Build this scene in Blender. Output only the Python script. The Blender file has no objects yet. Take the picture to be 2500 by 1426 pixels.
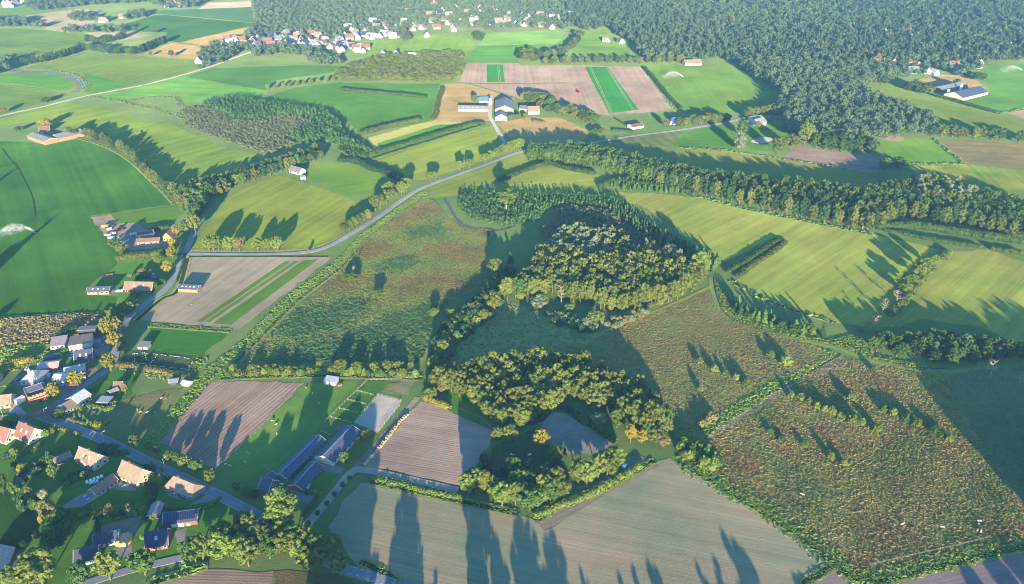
import bpy, bmesh, math, random
import numpy as np
from mathutils import Vector, Matrix
from mathutils.geometry import tessellate_polygon
R = math.radians
rng = np.random.default_rng(7)
random.seed(7)
SC = bpy.context.scene
COL = SC.collection
# ---------------------------------------------------------------- camera
CAM_H, FPX = 270.0, 1900.0            # camera height in metres, focal length in pixels of a 2500 px wide frame
TILT = math.atan(1008 / FPX)
cam = bpy.data.cameras.new('camera'); camo = bpy.data.objects.new('camera', cam); COL.objects.link(camo)
cam.sensor_width = 36.0; cam.lens = 36.0 * FPX / 2500.0; cam.clip_end = 20000; cam.clip_start = 1.0
camo.location = (0, 0, CAM_H); camo.rotation_euler = (R(90) - TILT, 0, 0)
SC.camera = camo
# ---------------------------------------------------------------- light
SUN_EL, SUN_DIR = R(9.0), (0.07, -0.9975)      # low evening sun behind the camera
w = bpy.data.worlds.new('World'); SC.world = w; w.use_nodes = True
nt = w.node_tree; nt.nodes.clear()
sky = nt.nodes.new('ShaderNodeTexSky'); sky.sky_type = 'NISHITA'; sky.sun_disc = False
sky.sun_elevation = SUN_EL; sky.sun_rotation = math.pi - 0.07; sky.altitude = 50; sky.ozone_density = 5.0; sky.dust_density = .4
bg = nt.nodes.new('ShaderNodeBackground'); bg.inputs[1].default_value = 0.15
out = nt.nodes.new('ShaderNodeOutputWorld')
tint = nt.nodes.new('ShaderNodeMix'); tint.data_type = 'RGBA'; tint.blend_type = 'MULTIPLY'; tint.inputs[0].default_value = 1.0; tint.inputs[7].default_value = (.82, 1.0, .98, 1)   # clear teal evening sky
nt.links.new(sky.outputs[0], tint.inputs[6]); nt.links.new(tint.outputs[2], bg.inputs[0]); nt.links.new(bg.outputs[0], out.inputs[0])
sun = bpy.data.lights.new('sun', 'SUN'); sun.energy = 4.1; sun.angle = R(0.5); sun.color = (1.0, 0.81, 0.52)
suno = bpy.data.objects.new('sun', sun); COL.objects.link(suno)
suno.rotation_euler = Vector((-SUN_DIR[0] * math.cos(SUN_EL), -SUN_DIR[1] * math.cos(SUN_EL), -math.sin(SUN_EL))).to_track_quat('-Z', 'Y').to_euler()
SC.view_settings.view_transform = 'Standard'; SC.view_settings.look = 'None'; SC.view_settings.gamma = 1
SC.view_settings.exposure = 1.9
try:
    SC.cycles.volume_bounces = 0; SC.cycles.filter_width = 1.0; SC.cycles.transparent_max_bounces = 96; SC.cycles.max_bounces = 5; SC.cycles.diffuse_bounces = 2
except Exception: pass

# ---------------------------------------------------------------- survey: where a point of the aerial view lies on the ground
def G(x, y):
    dx, dv = x - 1250, 713 - y
    dy = FPX * math.cos(TILT) + dv * math.sin(TILT); dz = -FPX * math.sin(TILT) + dv * math.cos(TILT)
    t = CAM_H / -dz
    return (dx * t, dy * t)
def raise_to(gy, y):                       # height of the point above ground row gy that shows at row y
    dv = 713 - y
    dy = FPX * math.cos(TILT) + dv * math.sin(TILT); dz = -FPX * math.sin(TILT) + dv * math.cos(TILT)
    return CAM_H + gy / dy * dz
k3 = 834 / 2498
SHEETS = {'0': (0, 0, 1), '1': (0, 0, k3), '2': (834, 0, k3), '3': (1666, 0, k3), '4': (0, 476, k3), '5': (834, 476, k3), '6': (1666, 476, k3),
          '7': (0, 950, k3), '8': (834, 950, k3), '9': (1666, 950, k3), 'd': (0, 750, 320 / 1426), 'e': (560, 900, 400 / 1426),
          'b': (250, 1050, 300 / 1222), 'a': (0, 1000, 300 / 1004)}
def P(s):                                  # "7:10,20 30,40 2:5,6" -> points of the survey sheet
    r = []; cur = SHEETS['0']
    for tok in s.split():
        if ':' in tok:
            c, tok = tok.split(':'); cur = SHEETS[c]
        a, b = tok.split(','); r.append((cur[0] + float(a) * cur[2], cur[1] + float(b) * cur[2]))
    return r
def GP(s): return [G(*p) for p in (P(s) if isinstance(s, str) else s)]
def mpp(y):                                # metres per survey pixel across the view at a row
    return CAM_H / (math.cos(TILT) * (y + 295))

# ---------------------------------------------------------------- objects
def tag(o, label=None, cat=None, group=None, kind=None):
    if label: o['label'] = label
    if cat: o['category'] = cat
    if group: o['group'] = group
    if kind: o['kind'] = kind
    return o
def link(name, data, parent=None):
    o = bpy.data.objects.new(name, data); COL.objects.link(o)
    if parent: o.parent = parent
    return o
def empty(name, loc, rz=0):
    o = link(name, None); o.location = loc; o.rotation_euler = (0, 0, rz); o.empty_display_size = 0.3
    return o
def mesh(name, v, f, mats, smooth=False, mi=None):
    me = bpy.data.meshes.new(name); me.from_pydata([tuple(p) for p in v], [], f)
    for m in (mats if isinstance(mats, (list, tuple)) else [mats]): me.materials.append(m)
    if mi is not None: me.polygons.foreach_set('material_index', np.asarray(mi, dtype=np.int32))
    if smooth: me.polygons.foreach_set('use_smooth', np.ones(len(me.polygons), dtype=bool))
    me.update(); return me
def npmesh(name, V, F, mats, mi=None):     # V (n,3), F (m,4) or (m,3)
    me = bpy.data.meshes.new(name); V = np.asarray(V, np.float32); F = np.asarray(F, np.int32); k = F.shape[1]
    me.vertices.add(len(V)); me.vertices.foreach_set('co', V.ravel())
    me.loops.add(F.size); me.loops.foreach_set('vertex_index', F.ravel())
    me.polygons.add(len(F)); me.polygons.foreach_set('loop_start', np.arange(0, F.size, k, dtype=np.int32))
    me.polygons.foreach_set('loop_total', np.full(len(F), k, np.int32))
    for m in (mats if isinstance(mats, (list, tuple)) else [mats]): me.materials.append(m)
    if mi is not None: me.polygons.foreach_set('material_index', np.asarray(mi, np.int32))
    me.update(calc_edges=True); return me
class MB:                                  # collects simple solids into one mesh
    def __init__(s): s.v = []; s.f = []
    def add(s, v, f):
        n = len(s.v); s.v += [tuple(p) for p in v]; s.f += [tuple(i + n for i in q) for q in f]; return s
    def box(s, x0, x1, y0, y1, z0, z1):
        return s.add([(x0, y0, z0), (x1, y0, z0), (x1, y1, z0), (x0, y1, z0), (x0, y0, z1), (x1, y0, z1), (x1, y1, z1), (x0, y1, z1)],
                     [(3, 2, 1, 0), (4, 5, 6, 7), (0, 1, 5, 4), (1, 2, 6, 5), (2, 3, 7, 6), (3, 0, 4, 7)])
    def tube(s, a, b, r0, r1, n=6):
        a, b = Vector(a), Vector(b); d = (b - a).normalized(); u = d.orthogonal().normalized(); q = d.cross(u)
        v = []
        for p, r in ((a, r0), (b, r1)):
            for i in range(n):
                t = 2 * math.pi * i / n; v.append(p + (u * math.cos(t) + q * math.sin(t)) * r)
        f = [(i, (i + 1) % n, n + (i + 1) % n, n + i) for i in range(n)] + [tuple(range(n - 1, -1, -1)), tuple(range(n, 2 * n))]
        return s.add(v, f)
    def slab(s, quad, t):                  # thick sheet over four points
        q = [Vector(p) for p in quad]; nrm = (q[1] - q[0]).cross(q[3] - q[0]).normalized()
        if nrm.z < 0: nrm = -nrm
        lo = [p - nrm * t for p in q]
        return s.add(q + lo, [(0, 1, 2, 3), (7, 6, 5, 4), (0, 4, 5, 1), (1, 5, 6, 2), (2, 6, 7, 3), (3, 7, 4, 0)])
    def mesh(s, name, m): 
        return mesh(name, s.v, s.f, m)
    def obj(s, name, m, parent=None): return link(name, s.mesh(name, m), parent)

# ---------------------------------------------------------------- materials
class N:
    def __init__(s, name):
        s.m = bpy.data.materials.new(name); s.m.use_nodes = True; s.t = s.m.node_tree; s.t.nodes.clear(); s.k = 0
    def n(s, typ, **kw):
        o = s.t.nodes.new(typ)
        for a, b in kw.items(): setattr(o, a, b)
        return o
    def l(s, a, b): s.t.links.new(a, b)
    def put(s, sock, v):
        if hasattr(v, 'is_output') or isinstance(v, bpy.types.NodeSocket): s.l(v, sock)
        else: sock.default_value = v
    def math(s, op, a, b=0.0, c=None):
        o = s.n('ShaderNodeMath', operation=op); s.put(o.inputs[0], a); s.put(o.inputs[1], b)
        if c is not None: s.put(o.inputs[2], c)
        return o.outputs[0]
    def vmul(s, v, xyz):
        o = s.n('ShaderNodeVectorMath', operation='MULTIPLY'); s.l(v, o.inputs[0]); o.inputs[1].default_value = xyz; return o.outputs[0]
    def noise(s, v, scale, det=2.0, rough=0.55, dist=0.0):
        o = s.n('ShaderNodeTexNoise'); s.l(v, o.inputs['Vector']); o.inputs['Scale'].default_value = scale; o.inputs['Detail'].default_value = det
        o.inputs['Roughness'].default_value = rough; o.inputs['Distortion'].default_value = dist; return o.outputs['Fac']
    def ramp(s, f, lo, hi):                # 0..1 between lo and hi
        o = s.n('ShaderNodeMapRange'); s.l(f, o.inputs[0]); o.inputs[1].default_value = lo; o.inputs[2].default_value = hi; return o.outputs[0]
    def mix(s, f, a, b):
        o = s.n('ShaderNodeMix', data_type='RGBA'); s.put(o.inputs[0], f)
        s.put(o.inputs[6], a if not isinstance(a, tuple) else (*a, 1)); s.put(o.inputs[7], b if not isinstance(b, tuple) else (*b, 1)); return o.outputs[2]
    def scale(s, c, f):
        o = s.n('ShaderNodeVectorMath', operation='SCALE'); s.l(c, o.inputs[0]); s.put(o.inputs[3], f); return o.outputs[0]
    def out(s, sh): 
        o = s.n('ShaderNodeOutputMaterial'); s.l(sh, o.inputs[0]); return s.m
def hexlin(h):
    c = [int(h[i:i + 2], 16) / 255 for i in (0, 2, 4)]
    return tuple(x / 12.92 if x <= .04045 else ((x + .055) / 1.055) ** 2.4 for x in c)
_mc = {}
TURF = {'grass': (1.2, .8, .42), 'meadow': (.95, .93, .66), 'strip': (1, .85, .6), 'crop': (1, .85, .6), 'lawn': (1.45, 1.22, .75)}   # colour balance of the kinds of turf
def field_mat(key, c1, c2, ang=0.0, streak=None, rows=None, patch=40, grain=0.25, bump=0.5, spots=None, patch_amt=1.0, gs=1.0, tram=None):
    """soil or grass: patches of two colours, streaks along the working direction, drill rows, fine grain"""
    key = (key, c1, c2, round(ang, 2), streak, rows, patch, grain, bump, spots)
    if key in _mc: return _mc[key]
    b = N('ground_' + key[0]); kf = TURF.get(key[0], (1, 1, 1)); c1, c2 = (tuple(x * k for x, k in zip(hexlin(c), kf)) for c in (c1, c2))
    g = b.n('ShaderNodeNewGeometry').outputs['Position']
    rot = b.n('ShaderNodeVectorRotate', rotation_type='Z_AXIS'); b.l(g, rot.inputs['Vector']); rot.inputs['Angle'].default_value = -ang
    uv = rot.outputs[0]
    f = b.ramp(b.noise(g, 1.0 / patch, 4, .6), .35, .65)
    col = b.mix(f, c1, c2)
    val = 1.0
    if streak:
        ln, wd, am = streak
        s1 = b.ramp(b.noise(b.vmul(uv, (1 / ln, 1 / wd, 0)), 1.0, 3, .6), .25, .75)
        s2 = b.ramp(b.noise(b.vmul(uv, (1 / ln / 3, 1 / wd / 4, 0)), 1.0, 2, .5), .3, .7)
        val = b.math('MULTIPLY_ADD', b.math('ADD', s1, s2), am, 1 - am)
    gr = b.noise(g, 0.9 * gs, 3, .7); gr2 = b.noise(g, 0.14 * gs, 3, .6)
    grf = b.math('ADD', b.math('MULTIPLY', gr, .6), b.math('MULTIPLY', gr2, .4))
    val = b.math('MULTIPLY', val, b.math('MULTIPLY_ADD', b.ramp(grf, .3, .7), grain * 2, 1 - grain))
    val = b.math('MULTIPLY', val, b.math('MULTIPLY_ADD', b.ramp(b.noise(g, .011, 4, .65), .3, .7), .44, .78))   # damp and dry ground
    if tram is None and key[0] in ('grass', 'meadow', 'crop'): tram = (11 + (len(_mc) * 7) % 13, .9, .16)
    h = gr
    if tram:
        sp_, wd_, am_ = tram; sq = b.n('ShaderNodeSeparateXYZ'); b.l(uv, sq.inputs[0])
        fr = b.math('FRACT', b.math('DIVIDE', b.math('MULTIPLY_ADD', b.noise(g, .006, 1), 14.0, b.math('ADD', sq.outputs[1], 5000.0)), sp_))
        a_ = b.math('LESS_THAN', fr, wd_ / sp_); c_ = b.math('LESS_THAN', b.math('ABSOLUTE', b.math('SUBTRACT', fr, 2.6 / sp_)), wd_ / sp_ / 2)
        ln_ = b.math('MULTIPLY', b.math('MAXIMUM', a_, c_), b.ramp(b.noise(b.vmul(uv, (.012, .08, 0)), 1, 2), .35, .6))
        val = b.math('MULTIPLY', val, b.math('MULTIPLY_ADD', ln_, -am_, 1.0))
    if rows:
        sp, am = rows
        sep = b.n('ShaderNodeSeparateXYZ'); b.l(uv, sep.inputs[0])
        wob = b.math('MULTIPLY_ADD', b.noise(g, .02, 2), min(sp, 2) * .8, sep.outputs[1])
        sn = b.math('SINE', b.math('MULTIPLY', wob, 2 * math.pi / sp))
        br = b.math('MULTIPLY', b.ramp(b.noise(b.vmul(uv, (.03, .3, 0)), 1, 2), .3, .7), am)
        val = b.math('MULTIPLY', val, b.math('MULTIPLY_ADD', sn, br, 1.0))
        h = b.math('ADD', gr, b.math('MULTIPLY', sn, am * 1.5))
    if spots:
        cs, sz, th = spots
        sf = b.ramp(b.noise(g, 1.0 / sz, 3, .65), th, th + .08)
        col = b.mix(sf, col, hexlin(cs))
    col = b.scale(col, val)
    bp = b.n('ShaderNodeBump'); bp.inputs['Strength'].default_value = bump; bp.inputs['Distance'].default_value = .6 if key[0] in ('marsh', 'marsh2', 'marsh3', 'rough', 'roughdark') else .25; b.l(h, bp.inputs['Height'])
    d = b.n('ShaderNodeBsdfDiffuse'); d.inputs['Roughness'].default_value = 1.0; b.l(col, d.inputs[0]); b.l(bp.outputs[0], d.inputs['Normal'])
    _mc[key] = b.out(d.outputs[0]); return _mc[key]
def leaf_mat(name, c1, c2, var=.35, ns=.35, trans=.25):
    kf = 1.2 if name.startswith('leaves') else 1.3
    b = N(name); c1, c2 = (tuple(x * kf for x in hexlin(c)) for c in (c1, c2))
    g = b.n('ShaderNodeNewGeometry').outputs['Position']; oi = b.n('ShaderNodeObjectInfo').outputs['Random']
    f = b.math('ADD', b.math('MULTIPLY', b.ramp(b.noise(g, ns, 3, .7), .3, .7), .6), b.math('MULTIPLY', oi, .4))
    col = b.mix(f, c1, c2)
    t = b.math('MULTIPLY_ADD', b.ramp(b.noise(g, .09, 2, .6), .3, .7), var, b.math('MULTIPLY_ADD', b.math('FRACT', b.math('MULTIPLY', oi, 7.3)), var, 1 - var))
    col = b.scale(col, t)
    d = b.n('ShaderNodeBsdfDiffuse'); b.l(col, d.inputs[0])
    tr = b.n('ShaderNodeBsdfTranslucent'); b.l(col, tr.inputs[0])
    mx = b.n('ShaderNodeMixShader'); mx.inputs[0].default_value = trans; b.l(d.outputs[0], mx.inputs[1]); b.l(tr.outputs[0], mx.inputs[2])
    return b.out(mx.outputs[0])
def solid(name, c, rough=.7, var=.15, ns=.8, bands=None, metal=0, spec=.3):
    if name in _mc: return _mc[name]
    b = N(name); tc = b.n('ShaderNodeTexCoord').outputs['Object']
    v = b.math('MULTIPLY_ADD', b.ramp(b.noise(tc, ns, 4, .65), .3, .7), var * 2, 1 - var)
    if bands:                              # tile courses or sheet ribs: (axis, spacing, amount)
        sep = b.n('ShaderNodeSeparateXYZ'); b.l(tc, sep.inputs[0])
        sn = b.math('SINE', b.math('MULTIPLY', sep.outputs[bands[0]], 2 * math.pi / bands[1]))
        v = b.math('MULTIPLY', v, b.math('MULTIPLY_ADD', sn, bands[2], 1.0))
    oi = b.n('ShaderNodeObjectInfo').outputs['Random']
    v = b.math('MULTIPLY', v, b.math('MULTIPLY_ADD', oi, .12, .94))
    rgb = b.n('ShaderNodeRGB'); rgb.outputs[0].default_value = (*hexlin(c), 1)
    p = b.n('ShaderNodeBsdfPrincipled'); b.l(b.scale(rgb.outputs[0], v), p.inputs['Base Color']); p.inputs['Roughness'].default_value = rough
    p.inputs['Metallic'].default_value = metal; p.inputs['Specular IOR Level'].default_value = spec
    _mc[name] = b.out(p.outputs[0]); return _mc[name]
def water_mat():
    b = N('ditch_water'); g = b.n('ShaderNodeNewGeometry').outputs['Position']
    bp = b.n('ShaderNodeBump'); bp.inputs['Strength'].default_value = .08; b.l(b.noise(g, 1.2, 2), bp.inputs['Height'])
    p = b.n('ShaderNodeBsdfPrincipled'); p.inputs['Base Color'].default_value = (.035, .045, .04, 1); p.inputs['Roughness'].default_value = .2; p.inputs['Specular IOR Level'].default_value = .3
    b.l(bp.outputs[0], p.inputs['Normal']); return b.out(p.outputs[0])
WATER = water_mat()
def paint(name, c, rough=.35): return solid(name, c, rough, .06, .5, spec=.5)
GLASS = solid('dark_window_glass', '232a33', .1, .1, spec=.8)
# ---------------------------------------------------------------- ground sheets
LV = .04
def smooth(pts, n=6, closed=False):        # Catmull-Rom through the points
    if len(pts) < 3: return list(pts)
    p = list(pts); r = []
    q = ([p[-1]] + p + p[:2]) if closed else ([p[0]] + p + [p[-1]])
    for i in range(1, len(q) - 2):
        a, b, c, d = (np.array(x, float) for x in q[i - 1:i + 3])
        for k in range(n):
            t = k / n
            r.append(tuple(.5 * ((2 * b) + (c - a) * t + (2 * a - 5 * b + 4 * c - d) * t * t + (3 * b - a - 3 * c + d) * t ** 3)))
    if not closed: r.append(tuple(p[-1]))
    return r
def rough_edge(pts, step=6.0, amp=.55):    # a worked edge is never ruled straight
    r = []
    for i in range(len(pts)):
        a, b = np.array(pts[i]), np.array(pts[(i + 1) % len(pts)]); L = np.linalg.norm(b - a); n = max(1, min(60, int(L / step)))
        nn = np.array([-(b - a)[1], (b - a)[0]]) / max(L, 1e-6)
        for k in range(n):
            r.append(tuple(a + (b - a) * k / n + (nn * rng.normal(0, amp) if k else 0)))
    return r
_zk = [0]
def level(lv):
    _zk[0] += 1; return lv * LV + _zk[0] * .0008
def sheet(name, pts, mat, lv, label, edge=.8, curve=False, kind='structure', cat=None):
    pts = GP(pts) if isinstance(pts, str) else pts
    if curve: pts = smooth(pts, 5, True)
    if edge: pts = rough_edge(pts, amp=edge)
    z = level(lv)
    tri = tessellate_polygon([[Vector((x, y, 0)) for x, y in pts]])
    me = mesh(name, [(x, y, z) for x, y in pts], [tuple(t) for t in tri], mat)
    bm = bmesh.new(); bm.from_mesh(me); bmesh.ops.recalc_face_normals(bm, faces=bm.faces[:])
    if sum(f.normal.z for f in bm.faces) < 0: bmesh.ops.reverse_faces(bm, faces=bm.faces[:])
    bm.to_mesh(me); bm.free()
    return tag(link(name, me), label, cat or name.replace('_', ' '), None, kind)
def offset(pts, d):                        # shifted sideways, mitred
    r = []
    for i in range(len(pts)):
        a, b = np.array(pts[max(i - 1, 0)]), np.array(pts[min(i + 1, len(pts) - 1)]); t = b - a; t = t / max(np.linalg.norm(t), 1e-6)
        r.append((pts[i][0] - t[1] * d, pts[i][1] + t[0] * d))
    return r
def band(pts, w, off=0.0):
    a, b = offset(pts, off + w / 2), offset(pts, off - w / 2); n = len(pts)
    return a + b, [(i, i + n, i + n + 1, i + 1) for i in range(n - 1)]
def strip(name, pts, w, mat, lv, label, off=0.0, kind='structure', curve=True, cat=None):
    pts = GP(pts) if isinstance(pts, str) else pts
    if curve: pts = smooth(pts, 6)
    v, f = band(pts, w, off); z = level(lv)
    return tag(link(name, mesh(name, [(x, y, z) for x, y in v], f, mat)), label, cat or name.replace('_', ' '), None, kind)
def kerbed(name, pts, w, mat, label, h=.1):  # road body with a real edge step
    pts = smooth(GP(pts) if isinstance(pts, str) else pts, 6); a, b = offset(pts, w / 2), offset(pts, -w / 2); n = len(pts)
    v = [(x, y, z) for l, z in ((a, 0), (a, .34), (b, .34), (b, 0)) for x, y in l]
    f = [(j * n + i, (j + 1) * n + i, (j + 1) * n + i + 1, j * n + i + 1) for j in range(3) for i in range(n - 1)]
    return tag(link(name, mesh(name, v, f, mat)), label, 'road', None, 'structure')
def along(pts, step, jit=0.0):
    pts = [np.array(p, float) for p in pts]; out = []; carry = 0.0
    for a, b in zip(pts, pts[1:]):
        L = np.linalg.norm(b - a); s = carry
        while s < L:
            p = a + (b - a) * s / L; out.append(tuple(p + rng.normal(0, jit, 2) if jit else p)); s += step
        carry = s - L
    return out
def inside(p, poly):
    P_ = np.asarray(poly); x, y = p[:, 0], p[:, 1]; r = np.zeros(len(p), bool); j = len(P_) - 1
    for i in range(len(P_)):
        xi, yi = P_[i]; xj, yj = P_[j]
        r ^= ((yi > y) != (yj > y)) & (x < (xj - xi) * (y - yi) / (yj - yi + 1e-12) + xi); j = i
    return r
def fill(poly, d, jit=.38, holes=()):      # jittered hexagonal grid inside a ground outline
    poly = GP(poly) if isinstance(poly, str) else poly; q = np.array(poly); x0, y0 = q.min(0); x1, y1 = q.max(0)
    ys = np.arange(y0, y1, d * .87); pts = []
    for i, y in enumerate(ys):
        xs = np.arange(x0 + (i % 2) * d / 2, x1, d); pts.append(np.stack([xs, np.full(len(xs), y)], 1))
    p = np.concatenate(pts); p += rng.normal(0, d * jit * .6, p.shape); p = p[inside(p, q)]
    for h in holes: p = p[~inside(p, np.array(GP(h) if isinstance(h, str) else h))]
    return p
# ---------------------------------------------------------------- tufts (grass, reeds): many small blades in one stuff mesh
def tufts(xy, h, w, m=4, lean=.5, hv=.35, z0=0.0):
    n = len(xy); sc = (rng.uniform(1 - hv, 1 + hv, n))[:, None]
    V = np.zeros((n, m, 4, 3)); az = rng.uniform(0, 2 * np.pi, (n, m)); ld = rng.uniform(0, 2 * np.pi, (n, m)); ll = rng.uniform(.1, lean, (n, m)) * h
    ox, oy = rng.normal(0, w * .35, (n, m)), rng.normal(0, w * .35, (n, m)); ca, sa = np.cos(az), np.sin(az)
    hh = h * sc * rng.uniform(.7, 1.2, (n, m)); ww = w * sc * rng.uniform(.6, 1.2, (n, m))
    for i, (sx, top) in enumerate(((-.35, 0), (.35, 0), (.5, 1), (-.5, 1))):
        V[:, :, i, 0] = xy[:, 0:1] + ox + ca * sx * ww + top * np.cos(ld) * ll
        V[:, :, i, 1] = xy[:, 1:2] + oy + sa * sx * ww + top * np.sin(ld) * ll
        V[:, :, i, 2] = z0 + top * hh
    V = V.reshape(-1, 3); return V, np.arange(len(V)).reshape(-1, 4)
def tuft_obj(name, label, xy, h, w, mat, m=4, lean=.5, cat='grass', hv=.35):
    V, F = tufts(np.asarray(xy), h, w, m, lean, hv); o = link(name, npmesh(name, V, F, mat)); return tag(o, label, cat, None, 'stuff')
def verge_pts(pts, width, dens):
    pts = smooth(GP(pts) if isinstance(pts, str) else pts, 4); p = np.array(along(pts, 1.0 / (dens * width)))
    return p + rng.uniform(-.5, .5, p.shape) * width
# ---------------------------------------------------------------- leaves
def ico(n):
    bm = bmesh.new(); bmesh.ops.create_icosphere(bm, subdivisions=n, radius=1.0); v = np.array([p.co[:] for p in bm.verts]); f = np.array([[q.index for q in t.verts] for t in bm.faces]); bm.free(); return v, f
ICO = {1: ico(1), 2: ico(2)}
def leaf_cloud(lobes, n, size, up=0.0, g=None):
    g = g or rng; L = np.array(lobes, float); wgt = (L[:, 3] * L[:, 4] + L[:, 3] * L[:, 5]); wgt /= wgt.sum()
    idx = g.choice(len(L), n * 2, p=wgt); d = g.normal(size=(n * 2, 3)); d[:, 2] += up; d /= np.linalg.norm(d, axis=1)[:, None]
    p = L[idx, :3] + d * L[idx, 3:] * g.uniform(.82, 1.08, (n * 2, 1)); keep = np.ones(n * 2, bool)
    for k in range(len(L)):
        e = (((p - L[k, :3]) / L[k, 3:]) ** 2).sum(1); keep &= (e > .72) | (idx == k)
    p, d = p[keep][:n], d[keep][:n]; m = len(p)
    nn = d + g.normal(0, .55, (m, 3)); nn /= np.linalg.norm(nn, axis=1)[:, None]
    t = np.cross(nn, g.normal(size=(m, 3))); t /= np.linalg.norm(t, axis=1)[:, None]; b = np.cross(nn, t)
    s = size * g.uniform(.55, 1.35, (m, 1)); V = np.stack([p - t * s * .5 - b * s * .35, p + t * s * .5 - b * s * .5, p + t * s * .4 + b * s * .45, p - t * s * .5 + b * s * .4], 1)
    return V.reshape(-1, 3), np.arange(m * 4).reshape(-1, 4)
def cores(lobes, lvl=1, k=.8):
    v, f = ICO[lvl]; V = []; F = []
    for i, L in enumerate(lobes):
        V.append(v * np.array(L[3:]) * k + np.array(L[:3])); F.append(f + i * len(v))
    V = np.concatenate(V); F = np.concatenate(F); return V, np.concatenate([F, F[:, 2:3]], 1)
def join(parts):
    V, F, n = [], [], 0
    for v, f in parts: V.append(v); F.append(f + n); n += len(v)
    return np.concatenate(V), np.concatenate(F)
def tri_quads_fix(me): 
    me.validate(clean_customdata=False); return me
def crown_mesh(name, lobes, n, size, mat, up=.25, core=1, k=.78):
    a = leaf_cloud(lobes, n, size, up); c = cores(lobes, core, k)
    tri = c[1][:, :3]; V = np.concatenate([a[0], c[0]]); me = bpy.data.meshes.new(name)
    nq, ntr = len(a[1]), len(tri); lv = np.concatenate([a[1].ravel(), (tri + len(a[0])).ravel()]).astype(np.int32)
    me.vertices.add(len(V)); me.vertices.foreach_set('co', V.astype(np.float32).ravel()); me.loops.add(len(lv)); me.loops.foreach_set('vertex_index', lv)
    me.polygons.add(nq + ntr); me.polygons.foreach_set('loop_start', np.concatenate([np.arange(nq) * 4, nq * 4 + np.arange(ntr) * 3]).astype(np.int32))
    me.polygons.foreach_set('loop_total', np.concatenate([np.full(nq, 4), np.full(ntr, 3)]).astype(np.int32))
    me.materials.append(mat); me.update(calc_edges=True); return me
def trunk_mesh(name, h, r, mat, limbs=5, spread=2.5, top=.75):
    m = MB(); z = 0; p = Vector((0, 0, 0)); 
    for i in range(4):
        q = Vector((random.gauss(0, .08) * i, random.gauss(0, .08) * i, h * top * (i + 1) / 4)); m.tube(p, q, r * (1 - .2 * i), r * (.8 - .2 * i), 7); p = q
        if i:
            for j in range(limbs // 3 + 1):
                a = random.uniform(0, 6.28); e = p + Vector((math.cos(a) * spread, math.sin(a) * spread, spread * random.uniform(.5, 1.0))); m.tube(p, e, r * .35, r * .08, 5)
    return m.mesh(name, mat)
# ---------------------------------------------------------------- tree kinds: (H0, R0, crown meshes, trunk meshes)
BARK = solid('bark', '7a6a52', .9, .3, 1.5); PALEBARK = solid('pale_bark', 'a4937c', .9, .2, 1.5)
def ell(n, H0, zb, R0, lr, squash=1.0, flat=.9):
    """lobes spread over an egg between height zb and H0"""
    L = []; cz, rz = (zb + H0) / 2, (H0 - zb) / 2
    lop = random.uniform(0, 6.28)          # one side of a crown always grows out farther
    for i in range(n):
        u = -1 + 2 * (i + .5) / n; a = i * 2.4 + random.uniform(-.6, .6); rr = math.sqrt(max(0, 1 - u * u)); q = random.uniform(.5, .85) * (1 + .16 * math.cos(a - lop))
        s = random.uniform(*lr) * (1 - .25 * max(0, u))
        L.append((math.cos(a) * rr * R0 * q, math.sin(a) * rr * R0 * q, cz + u * rz * .78, s, s, s * flat))
    L.append((0, 0, cz, R0 * .55, R0 * .55, rz * .6)); return L
KIND = {}
def kind(key, H0, R0, crowns, trunks): KIND[key] = (H0, R0, crowns, trunks)
LEAF = {k: leaf_mat('leaves_' + k, a, b, var) for k, a, b, var in (
    ('olive', '7c8240', '4e6432', .4), ('green', '5e7638', '405e32', .4), ('dark', '41603c', '2e4c34', .35), ('yellow', '9c8c3a', '787e36', .3), ('alder', '4e6836', '345030', .45),
    ('pale', '868e68', '64745a', .3), ('rust', '8c7c50', '747448', .3), ('lime', '7e8a40', '5c7638', .3), ('far', '6c7c58', '48624a', .45), ('farlight', '74845a', '567050', .4), ('farrust', '8a7a58', '6c6c4c', .3), ('scrub', '84895e', '66704e', .35), ('sapling', '6a8648', '4a7040', .35))}
def mk_broad(key, leaf, nv=4, n=900, size=.95, zb=2.8, H0=14, R0=5.2, lr=(1.7, 2.7), nl=15):
    kind(key, H0, R0, [crown_mesh('crown', ell(nl, H0 - .8, zb, R0, lr), n, size, LEAF[leaf]) for _ in range(nv)],
         [trunk_mesh('trunk', H0, .42, BARK, 6, 2.6, .62) for _ in range(2)])
BIG = dict(zb=3.4, n=1500, size=.72, nl=26, lr=(1.05, 1.9))
mk_broad('oak', 'olive', 5, **BIG); mk_broad('greenoak', 'green', 4, **BIG); mk_broad('yellowoak', 'yellow', 3, **BIG); mk_broad('limeoak', 'lime', 3, **BIG); mk_broad('rustoak', 'rust', 2, **BIG)
mk_broad('wood', 'olive', 6, 900, .85, 1.5, 14, 4.2, (.9, 1.6), 20); mk_broad('woodgreen', 'green', 5, 900, .85, 1.5, 14, 4.2, (.9, 1.6), 20)
mk_broad('alder', 'alder', 5, 800, .85, 1.0, 15, 3.4, (.8, 1.4), 20); mk_broad('alderolive', 'olive', 3, 800, .85, 1.0, 15, 3.4, (.8, 1.4), 20)
mk_broad('willow', 'pale', 4, 480, 1.0, 1.0, 13, 3.2, (1.1, 1.8), 12); mk_broad('poplar', 'lime', 2, 1500, 1.1, 4, 24, 6.5, (2, 3.4), 22)
mk_broad('pole', 'rust', 2, 260, .8, 1.5, 14, 1.9, (.7, 1.2), 10)
mk_broad('palegiant', 'lime', 1, 900, 1.0, 9, 26, 5.0, (1.4, 2.4), 15)
KIND['palegiant'] = (26, 5.0, KIND['palegiant'][2], [trunk_mesh('trunk', 26, .95, PALEBARK, 6, 3.2, .8)])
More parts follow.
